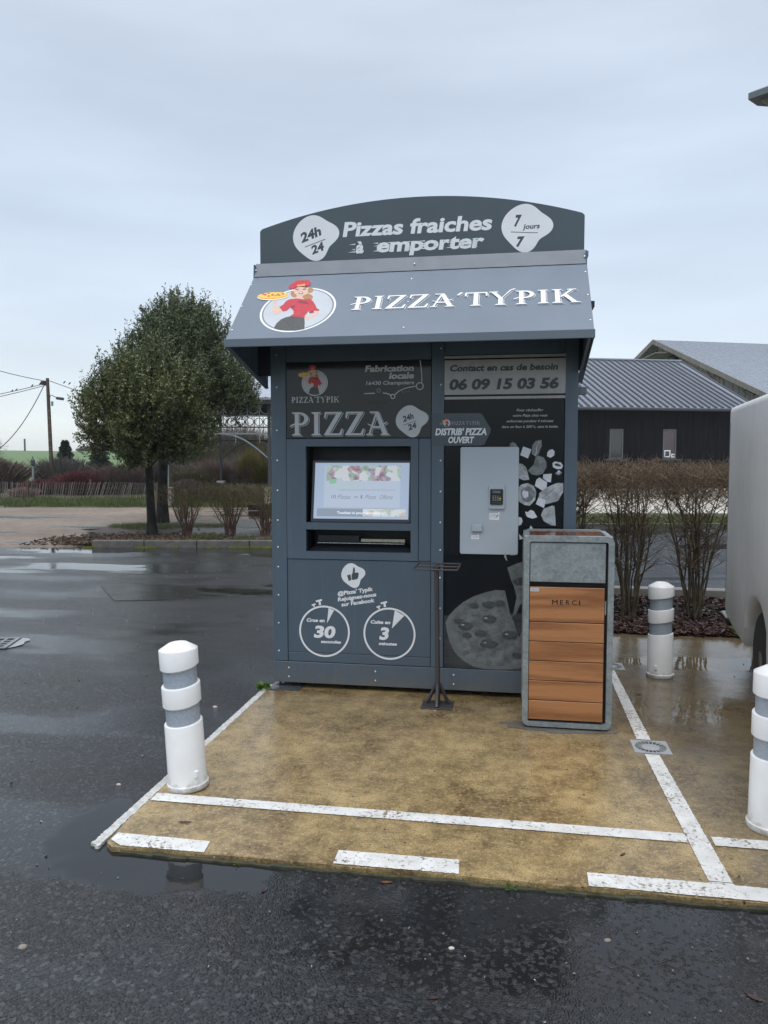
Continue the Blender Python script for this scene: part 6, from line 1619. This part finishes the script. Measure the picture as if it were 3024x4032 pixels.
wire(tuple(W(-19.5, 45, 6.08)), W(-27.5, 44, 4.38), .17, 'overhead wire just beneath the one with birds', .020)
wire(tuple(W(-19.7, 45, 6.1)), W(-23.6, 45.5, 1.9), .75, 'steep slack wire dropping from the pole to the lower left', .023)
wire(tuple(W(-19.4, 45, 6.3)), W(-9.5, 45, 4.0), .35, 'overhead wire running right from the pole behind the evergreens', .022)
bm_ = MAT['black']
for l_, z in ((-19.95, 6.10), (-20.42, 5.98), (-21.35, 5.73), (-21.6, 5.67), (-18.55, 6.17), (-18.25, 6.10)):
    x, y, z_ = W(l_, 45, z); mb = MB(); mb.tube([(x - .075, y, z_ - .02), (x - .03, y, z_ + .02), (x + .02, y, z_ + .05), (x + .05, y, z_ + .10), (x + .085, y, z_ + .12)], [.008, .030, .038, .028, .006], 7)
    tag(mb.build('bird', bm_, smooth=True), dict({-19.95: 'small bird on the wire nearest left of the pole', -20.42: 'second small bird on the wire left of the pole', -21.35: 'inner bird of the far left pair on the wire', -21.6: 'outermost bird of the left pair on the wire', -18.55: 'inner bird on the wire right of the pole', -18.25: 'outer bird on the wire right of the pole'})[l_], 'bird', 'birds on the wires')
for la, di, h0, h1, lab in ((-115, 247, 2.0, 12.0, 'thin distant pole standing on the green hill'),):
    mb = MB(); mb.tube([W(la, di, h0), W(la, di, 9.0)], .28, 6); tag(mb.build('far_pole', MAT['postd']), lab, 'pole')
lp_ = thing('path_lamp', W(-18.6, 40.8, 0), 'short grey lamp post rising from the bushes left of the utility pole', 'lamp post')
mb = MB(); mb.tube([W(-18.6, 40.8, -.05), W(-18.6, 40.8, 1.45)], .05, 8); mb.build('post', MAT['postl'], lp_)
mb = MB(); mb.lathe([(.05, 0), (.11, .06), (.11, .30), (.05, .38), (.02, .50)], W(-18.6, 40.8, 1.40), 10); mb.build('lantern', MAT['postd'], lp_, smooth=True)

# far copse on the hill
Vs, Ts = [], []
rngc = np.random.default_rng(30)
for i in range(8):
    Vv, Ff, tt = ribbon_bush(900, 3.6 + 1.5 * rngc.random(), (2.2, 3.4, 4.2, 4.4, 4.0, 3.2, 3.0, 2.2)[i], 300 + i, rod=.10); Vs.append(Vv + np.array(W(-118 + i * 2.9, 300 + 6 * rngc.random(), 5.4))); Ts.append(tt)
Vs = np.concatenate(Vs); o = link_mesh('hilltop_copse', Vs, np.arange(len(Vs)).reshape(-1, 4), tinted('hazy_copse', (0.06, 0.065, 0.05), (0.11, 0.11, 0.09), .9)); set_tint(o.data, np.concatenate(Ts)); tag(o, kind='stuff')

# ================================================================== the pavilion
PV = thing('market_pavilion', W(1.0, 33.5, 0), 'open market pavilion with zinc roof, ringed iron frieze and steel posts', 'pavilion')
def wb(name, l0, l1, d0, d1, z0, z1, mat, parent, bevel=0, thing_=None):
    mb = MB(); c = [W(l, d, z) for l in (l0, l1) for d in (d0, d1) for z in (z0, z1)]
    mb._add(c, [(0, 1, 3, 2), (4, 6, 7, 5), (0, 4, 5, 1), (2, 3, 7, 6), (0, 2, 6, 4), (1, 5, 7, 3)]); return mb.build(name, mat, parent, bevel=bevel)
PL, PR_, PD0, PD1 = -8.2, 4.4, 28.6, 38.0
def wpoly(name, pts, mat, parent, th=.08):
    mb = MB(); n = len(pts); up_ = [(x, y, z + th) for x, y, z in pts]
    mb._add(list(pts) + up_, [tuple(range(n - 1, -1, -1)), tuple(range(n, 2 * n))] + [(i, (i + 1) % n, (i + 1) % n + n, i + n) for i in range(n)]); return mb.build(name, mat, parent)
e0, e1 = PD0 - .5, PD1 + .5; dm0, dm1 = 31.6, 35.0; ze, zm = 3.86, 5.55
wpoly('roof', [W(PL - .5, e0, ze), W(PR_ + .5, e0, ze), W(PR_ - 2.6, dm0, zm), W(PL + 2.6, dm0, zm)], MAT['roofl'], PV)
wpoly('roof', [W(PR_ + .5, e1, ze), W(PL - .5, e1, ze), W(PL + 2.6, dm1, zm), W(PR_ - 2.6, dm1, zm)], MAT['roofl'], PV)
wpoly('roof', [W(PL - .5, e1, ze), W(PL - .5, e0, ze), W(PL + 2.6, dm0, zm), W(PL + 2.6, dm1, zm)], MAT['roofl'], PV)
wpoly('roof', [W(PR_ + .5, e0, ze), W(PR_ + .5, e1, ze), W(PR_ - 2.6, dm1, zm), W(PR_ - 2.6, dm0, zm)], MAT['roofl'], PV)
wb('lantern_wall', PL + 2.7, PR_ - 2.7, dm0 + .1, dm1 - .1, zm, zm + .5, MAT['postd'], PV)
zl_ = zm + .46
wpoly('lantern_roof', [W(PL + 2.2, dm0 - .4, zl_), W(PR_ - 2.2, dm0 - .4, zl_), W(PR_ - 3.6, 33.3, zl_ + .75), W(PL + 3.6, 33.3, zl_ + .75)], MAT['roofl'], PV)
wpoly('lantern_roof', [W(PR_ - 2.2, dm1 + .4, zl_), W(PL + 2.2, dm1 + .4, zl_), W(PL + 3.6, 33.3, zl_ + .75), W(PR_ - 3.6, 33.3, zl_ + .75)], MAT['roofl'], PV)
for l_ in [PL - .2 + i * .62 for i in range(20)]:
    mb = MB(); a, b_ = Vector(W(l_, e0, ze + .085)), Vector(W(max(PL + 2.6, min(PR_ - 2.6, l_)), dm0, zm + .085))
    mb.tube([a, b_], .016, 4); mb.build('roof_seam', MAT['roofl'], PV)
wb('eave_beam', PL - .4, PR_ + .4, PD0 - .42, PD0 - .30, ze - .14, ze + .02, MAT['postd'], PV)
wb('soffit', PL, PR_, PD0, PD1, ze - .04, ze - .02, MAT['dark'], PV)
nb = 0
for row, (dd, mt) in enumerate(((PD0, 'postl'), (PD1, 'postd'))):
    for z0, z1 in ((3.28, 3.34), (2.62, 2.68)): wb('frieze_rail', PL, PR_, dd - .03, dd + .03, z0, z1, MAT[mt], PV)
    for i in range(40):
        c = PL + .26 + i * .445
        if c > PR_ - .2: break
        mb = MB(); fr_ = frame(W(c, dd, 3.57), (math.cos(YAW), math.sin(YAW), 0), (0, 0, 1), (math.sin(YAW), -math.cos(YAW), 0))
        mb.band(circ(0, 0, .205, n=24), circ(0, 0, .172, n=24), fr_, -.015, .015); mb.build('frieze_ring', MAT[mt], PV, smooth=True)
        wb('frieze_bar', c - .235, c - .210, dd - .02, dd + .02, 2.68 if i % 2 else 2.30, 3.80, MAT[mt], PV)
pl_list = [-8.05, -4.25, -.45, 3.35]
for row, dd in enumerate((PD0, PD1)):
    for j, l_ in enumerate(pl_list):
        wb('post', l_ - .055, l_ + .055, dd - .055, dd + .055, .66, 3.9, MAT['postl' if (j == 0 and row == 0) else 'postd'], PV)
        wb('plinth', l_ - .19, l_ + .19, dd - .19, dd + .19, -.1, .67, MAT['concl'], PV, bevel=.02)
    for l0, l1 in zip(pl_list[:-1], pl_list[1:]):
        mb = MB(); mt = 'postl' if row == 0 else 'postd'
        for s_ in (-1, 1):
            pe_ = l0 + .06 if s_ > 0 else l1 - .06
            pts = [W(pe_ + s_ * 1.55 * t, dd, 1.75 + .86 * math.sin(t * math.pi / 2)) for t in np.linspace(0, 1, 8)]
            mb = MB(); mb.tube(pts, .032, 6); mb.build('arched_brace', MAT[mt], PV, smooth=True)

# ================================================================== cottages half hidden behind the thicket
def cottage(lat, dist, w, h, rh, rot, lab):
    x, y, z = W(lat, dist, 0); T_ = thing('cottage', (x, y, 0), lab, 'house', 'small gabled houses beyond the thicket')
    q = Matrix.Rotation(YAW + rot, 3, 'Z'); P3 = lambda a, b_, c: tuple(Vector((x, y, 0)) + q @ Vector((a, b_, c)))
    mb = MB(); d = w * 1.4
    mb._add([P3(-w / 2, 0, -.1), P3(w / 2, 0, -.1), P3(w / 2, 0, h), P3(0, 0, h + rh), P3(-w / 2, 0, h), P3(-w / 2, d, -.1), P3(w / 2, d, -.1), P3(w / 2, d, h), P3(0, d, h + rh), P3(-w / 2, d, h)],
            [(0, 1, 2, 3, 4), (9, 8, 7, 6, 5), (0, 4, 9, 5), (1, 6, 7, 2), (0, 5, 6, 1)]); mb.build('wall', MAT['housew'], T_)
    for s_ in (-1, 1):
        mb = MB(); mb._add([P3(s_ * (w / 2 + .3), -.3, h - .3 * rh / (w / 2)), P3(0, -.3, h + rh), P3(0, d + .3, h + rh), P3(s_ * (w / 2 + .3), d + .3, h - .3 * rh / (w / 2))] + [P3(s_ * (w / 2 + .3), -.3, h - .3 * rh / (w / 2) + .15), P3(0, -.3, h + rh + .15), P3(0, d + .3, h + rh + .15), P3(s_ * (w / 2 + .3), d + .3, h - .3 * rh / (w / 2) + .15)],
            [(0, 1, 2, 3), (4, 5, 6, 7), (0, 1, 5, 4), (1, 2, 6, 5), (2, 3, 7, 6), (3, 0, 4, 7)]); mb.build('roof', MAT['tile'], T_)
        mb = MB(); mb.tube([P3(s_ * (w / 2 + .3), -.36, h - .3 * rh / (w / 2)), P3(0, -.36, h + rh)], .09, 4); mb.build('bargeboard', MAT['white'], T_)
    for a in (-w * .25, w * .25):
        mb = MB(); c = [P3(a + i * .45, j, k) for i in (-1, 1) for j in (-.03, .02) for k in (.9, 2.0)]
        mb._add(c, [(0, 1, 3, 2), (4, 6, 7, 5), (0, 4, 5, 1), (2, 3, 7, 6), (0, 2, 6, 4), (1, 5, 7, 3)]); mb.build('window', MAT['glass'], T_)
cottage(-14.0, 68, 3.0, 1.1, 1.35, .15, 'small house whose white gable peaks above the thicket left of the pavilion post')
cottage(-9.6, 66, 4.6, 1.1, 1.15, -.5, 'small house with white bargeboards glimpsed right beside the kiosk edge')

# ================================================================== the black barn
ub = D2R(18.4); U_ = Vector((math.cos(ub), math.sin(ub), 0)); Vb = Vector((-math.sin(ub), math.cos(ub), 0))
C0 = Vector(W(22.5, 48.0, 0))              # right front corner
BL = 22.0
def bp_(a, d, z): q = C0 - U_ * a + Vb * d; return (q.x, q.y, z)     # a: metres left of the right corner, d: depth
BN = thing('black_barn', bp_(11, 4, 0), 'long black boarded barn with a ribbed metal roof and two windows', 'barn')
zw, eave, ridge, dep = .0, 5.02, 8.85, 8.75
def bbox(name, a0, a1, d0, d1, z0, z1, mat, parent, bevel=0):
    mb = MB(); c = [bp_(a, d, z) for a in (a0, a1) for d in (d0, d1) for z in (z0, z1)]
    mb._add(c, [(0, 1, 3, 2), (4, 6, 7, 5), (0, 4, 5, 1), (2, 3, 7, 6), (0, 2, 6, 4), (1, 5, 7, 3)]); return mb.build(name, mat, parent, bevel=bevel)
def find_a(px_lat48):   # lateral place along the facade
    return px_lat48
# windows at two measured places along the front
def a_at(xp):
    t = (xp - 829.5) / 1661.0; fw = Vector((-math.sin(YAW), math.cos(YAW), 0)); rt = Vector((math.cos(YAW), math.sin(YAW), 0))
    # (C0 - U a).rt = t * (C0 - U a).fw
    return (C0.dot(rt) - t * C0.dot(fw)) / (U_.dot(rt) - t * U_.dot(fw))
W1 = (a_at(1344.5), a_at(1315)); W2 = (a_at(1458.5), a_at(1430))
wz0, wz1 = 1.80, 3.60
xs = [-.1, W2[0], W2[1], W1[0], W1[1], BL]
bbox('wall', -.0, W2[0], 0, .12, zw, eave, MAT['blackwood'], BN); bbox('wall', W2[1], W1[0], 0, .12, zw, eave, MAT['blackwood'], BN); bbox('wall', W1[1], BL, 0, .12, zw, eave, MAT['blackwood'], BN)
for w_ in (W1, W2):
    bbox('wall', w_[0], w_[1], 0, .12, zw, wz0, MAT['blackwood'], BN); bbox('wall', w_[0], w_[1], 0, .12, wz1, eave, MAT['blackwood'], BN)
bbox('back_wall', 0, BL, dep * 2 - .12, dep * 2, zw, eave, MAT['blackwood'], BN)
for a in (0, BL - .12):
    mb = MB(); pl = [bp_(a, .12, zw), bp_(a, dep * 2 - .12, zw), bp_(a, dep * 2 - .12, eave), bp_(a, dep, ridge - .1), bp_(a, .12, eave)]
    pl2 = [bp_(a + .12, .12, zw), bp_(a + .12, dep * 2 - .12, zw), bp_(a + .12, dep * 2 - .12, eave), bp_(a + .12, dep, ridge - .1), bp_(a + .12, .12, eave)]
    mb._add(pl + pl2, [(0, 1, 2, 3, 4), (9, 8, 7, 6, 5)] + [(i, (i + 1) % 5, (i + 1) % 5 + 5, i + 5) for i in range(5)]); mb.build('gable_wall', MAT['blackwood'], BN)
# boards nailed on, upper course lapping the lower
mb = MB(); rb = random.Random(3); a = .0
while a < BL:
    w = .17; dd = rb.uniform(.012, .035)
    inwin = any(w_[0] - .12 < a + w / 2 < w_[1] + .12 for w_ in (W1, W2))
    segs = [(zw, wz0 - .04), (wz1 + .12, eave)] if inwin else [(zw, eave)]
    for z0, z1 in segs:
        c = [bp_(p, d, z) for p in (a + .006, a + w - .008) for d in (-dd, -.001) for z in (z0, z1)]
        mb._add(c, [(0, 1, 3, 2), (4, 6, 7, 5), (0, 4, 5, 1), (2, 3, 7, 6), (0, 2, 6, 4), (1, 5, 7, 3)])
    a += w
o = mb.build('cladding_boards', MAT['blackwood'], BN); o['kind'] = 'stuff'
for j, w_ in enumerate((W1, W2)):
    a0, a1 = w_; mm = MAT['glass']
    wf = None; mb = MB()
    for (p0, p1, z0, z1) in ((a0, a0 + .07, wz0, wz1), (a1 - .07, a1, wz0, wz1), (a0 + .07, a1 - .07, wz0, wz0 + .07), (a0 + .07, a1 - .07, wz1 - .07, wz1)):
        c = [bp_(p, d, z) for p in (p0, p1) for d in (.01, .09) for z in (z0, z1)]
        mb._add(c, [(0, 1, 3, 2), (4, 6, 7, 5), (0, 4, 5, 1), (2, 3, 7, 6), (0, 2, 6, 4), (1, 5, 7, 3)])
    wf = mb.build('window', M('grey_window_frame', (0.10, 0.11, 0.12), .5), BN)
    bbox('pane', a0 + .07, a1 - .07, .045, .055, wz0 + .07, wz1 - .07, MAT['glass'] if j == 0 else M('pane_with_mauve_room', (0.055, 0.030, 0.042), .06, .1, 1, spec=.9), wf)
    bbox('sill', a0 - .35, a1 + .35, -.14, .0, wz0 - .10, wz0 - .02, MAT['postd'], wf)
    bbox('lintel_board', a0 - .6, a1 + .1, -.055, -.036, wz1 + .02, wz1 + .06, MAT['blackwood'], wf)
    if j == 1:
        for (p0, p1, z0, z1) in ((a1 - .52, a1 - .12, 1.9, 2.32), (a1 - .85, a1 - .58, 1.88, 2.10)):
            mb = MB(); fr_ = lambda u, v, t: bp_(u, .040 - t, v); mb.band([(p0, z0), (p1, z0), (p1, z1), (p0, z1)], [(p0 + .06, z0 + .06), (p1 - .06, z0 + .06), (p1 - .06, z1 - .06), (p0 + .06, z1 - .06)], fr_, 0, .01); mb.build('white_frame', MAT['white'], wf)
def rp(a, t, off=0): return bp_(a, -.45 + (dep + .45) * t, eave - .19 + (ridge - eave + .19) * t + off)
def rpb(a, t, off=0): return bp_(a, dep * 2 + .45 - (dep + .45) * t, eave - .19 + (ridge - eave + .19) * t + off)
for f_ in (rp, rpb):
    mb = MB(); mb._add([f_(-.5, 0), f_(BL + .5, 0), f_(BL + .5, 1), f_(-.5, 1), f_(-.5, 0, .05), f_(BL + .5, 0, .05), f_(BL + .5, 1, .05), f_(-.5, 1, .05)], [(0, 1, 2, 3), (4, 5, 6, 7), (0, 1, 5, 4), (1, 2, 6, 5), (2, 3, 7, 6), (3, 0, 4, 7)]); mb.build('roof', MAT['roofm'], BN)
rib0 = None; a = .05
mb = MB(); c0_ = Vector(rp(0, 0, .052)); c1_ = Vector(rp(0, 1, .052)); l_ = -U_
vs = []
for c in (c0_, c1_): vs += [c - l_ * .085, c - l_ * .045 + Vector((0, 0, .085)), c + l_ * .045 + Vector((0, 0, .085)), c + l_ * .085]
mb._add([tuple(v) for v in vs], [(0, 1, 5, 4), (1, 2, 6, 5), (2, 3, 7, 6), (3, 0, 4, 7), (0, 3, 2, 1), (4, 5, 6, 7)])
rib0 = mb.build('roof_rib', MAT['ribm'], BN)
k_ = 0
while a < BL + .3:
    if k_ > 0:
        o = rib0.copy(); COL.objects.link(o); o.parent = BN; o.location = -U_ * a
    a += .455; k_ += 1
bbox('verge_board', -.62, -.50, 0, .05, eave - .5, eave - .4, MAT['ribm'], BN)
mb = MB(); mb._add([rp(-.50, 0, -.12), rp(-.62, 0, -.12), rp(-.62, 1, -.12), rp(-.50, 1, -.12), rp(-.50, 0, .10), rp(-.62, 0, .10), rp(-.62, 1, .10), rp(-.50, 1, .10)], [(0, 1, 2, 3), (4, 5, 6, 7), (0, 1, 5, 4), (1, 2, 6, 5), (2, 3, 7, 6), (3, 0, 4, 7)]); mb.build('verge', MAT['ribm'], BN)
mb = MB(); mb.tube([rp(-.6, 0, -.06), rp(BL + .6, 0, -.06)], .09, 8); mb.build('gutter', MAT['ribm'], BN)
mb = MB(); mb.tube([rp(-.55, 1, .10), rp(BL + .55, 1, .10)], .10, 6); mb.build('ridge_cap', MAT['roofm'], BN)

# ================================================================== the old barn behind it
OB = D2R(-2.0) + YAW * 0 + D2R(9.5) + D2R(11.8) - D2R(9.5) + D2R(9.5)
OB = D2R(9.5 + 11.8)
Uo = Vector((math.cos(OB), math.sin(OB), 0)); Vo = Vector((-math.sin(OB), math.cos(OB), 0)); O0 = Vector(W(26.6, 75, 0))
def op(r, s_, z): q = O0 + Uo * r - Vo * s_; return (q.x, q.y, z)    # r: along the ridge, s: towards us
OT = thing('old_timber_barn', op(12, 0, 0), 'big weathered grey timber barn with a pale metal roof behind the black barn', 'barn')
zr, sl, hw_ = 13.2, .405, 17.0
for sg in (1, -1):
    mb = MB(); zE = zr - sl * hw_
    mb._add([op(-.7, 0, zr), op(44, 0, zr), op(44, sg * hw_, zE), op(-.7, sg * hw_, zE), op(-.7, 0, zr + .12), op(44, 0, zr + .12), op(44, sg * hw_, zE + .12), op(-.7, sg * hw_, zE + .12)], [(0, 1, 2, 3), (4, 5, 6, 7), (0, 1, 5, 4), (1, 2, 6, 5), (2, 3, 7, 6), (3, 0, 4, 7)])
    mb.build('roof', MAT['roofl'], OT)
    mb = MB()
    for k_ in range(56):
        t = (k_ + .5) / 56; s_ = sg * hw_ * t; z = zr - sl * hw_ * t + .125; c = Vector(op(-.7, s_, z)); d = Vector(op(44, s_, z)); mb.tube([c, d], .035, 3, False)
    if sg > 0: o = mb.build('corrugation_lines', M('dull_zinc_edge', (0.22, 0.25, 0.30), .4), OT); o['kind'] = 'stuff'
    mb = MB(); mb._add([op(-.78, 0, zr - .28), op(-.70, 0, zr - .28), op(-.70, sg * hw_, zE - .28), op(-.78, sg * hw_, zE - .28), op(-.78, 0, zr + .16), op(-.70, 0, zr + .16), op(-.70, sg * hw_, zE + .16), op(-.78, sg * hw_, zE + .16)], [(0, 1, 2, 3), (4, 5, 6, 7), (0, 1, 5, 4), (1, 2, 6, 5), (2, 3, 7, 6), (3, 0, 4, 7)]); mb.build('verge_board', MAT['oldwood'], OT)
mb = MB(); rb = random.Random(9); s_ = -hw_ + .4
while s_ < hw_ - .4:
    zt_ = zr - sl * max(abs(s_), abs(s_ + .26)) - .12; r_ = rb.uniform(-.03, .03)
    drop = 0
    if 1.2 < s_ < 3.0 or -2.6 < s_ < -.6: drop = .9
    if 8.3 < s_ < 9.4 or 12.4 < s_ < 13.6: drop = .55
    c = [op(.1 + r_ + q, p, z) for q in (0, .05) for p in (s_ + .01, s_ + .25) for z in (-.1, zt_ - drop)]
    mb._add(c, [(0, 1, 3, 2), (4, 6, 7, 5), (0, 4, 5, 1), (2, 3, 7, 6), (0, 2, 6, 4), (1, 5, 7, 3)]); s_ += .26
o = mb.build('gable_boards', MAT['oldwood'], OT); o['kind'] = 'stuff'
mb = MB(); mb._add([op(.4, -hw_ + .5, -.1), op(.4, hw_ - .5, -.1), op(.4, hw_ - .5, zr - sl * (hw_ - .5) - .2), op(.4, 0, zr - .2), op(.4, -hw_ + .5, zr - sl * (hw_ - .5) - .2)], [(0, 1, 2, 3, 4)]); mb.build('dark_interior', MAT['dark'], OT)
mb = MB(); mb._add([op(.3, hw_ - .5, -.1), op(43, hw_ - .5, -.1), op(43, hw_ - .5, zr - sl * hw_), op(.3, hw_ - .5, zr - sl * hw_)], [(0, 1, 2, 3)]); mb.build('side_wall', MAT['oldwood'], OT)
for s_ in (1.2, 8.3, 12.9):
    mb = MB(); z = zr - sl * s_ - .5; mb.tube([op(.0, s_, z - .5), op(-.6, s_, z + .1)], .08, 4); mb.build('strut', MAT['oldwood'], OT)
mb = MB(); mb._add([op(-1.9, -3.4, 10.95), op(.2, -3.4, 11.0), op(.2, 2.4, 11.75), op(-1.9, 2.4, 11.70)] + [op(-1.9, -3.4, 11.05), op(.2, -3.4, 11.1), op(.2, 2.4, 11.85), op(-1.9, 2.4, 11.80)], [(0, 1, 2, 3), (4, 5, 6, 7), (0, 1, 5, 4), (1, 2, 6, 5), (2, 3, 7, 6), (3, 0, 4, 7)]); mb.build('hoist_canopy', MAT['oldwood'], OT)
for r in (9.3, 16.5):
    mb = MB(); pts = [op(r + .25 * math.cos(a), 4.3 + 1.1 * math.sin(a), zr - sl * (4.3 + 1.1 * math.sin(a)) + .25 + .35 * math.cos(a)) for a in np.linspace(-1.4, 1.4, 8)]; mb.tube(pts, .05, 5); mb.build('snow_hook', MAT['postd'], OT)

# ================================================================== rain haze
hz = MB(); hz.box(-420, 420, -60, 700, -1.2, 16.0)
hm = bpy.data.materials.new('rain_haze'); hm.use_nodes = True; hm.node_tree.nodes.clear()
ho = hm.node_tree.nodes.new('ShaderNodeOutputMaterial'); hv = hm.node_tree.nodes.new('ShaderNodeVolumePrincipled')
hv.inputs['Color'].default_value = (0.86, 0.90, 0.95, 1); hv.inputs['Density'].default_value = 0.00042
hm.node_tree.links.new(hv.outputs[0], ho.inputs['Volume'])
o = hz.build('haze', hm); tag(o, kind='stuff')
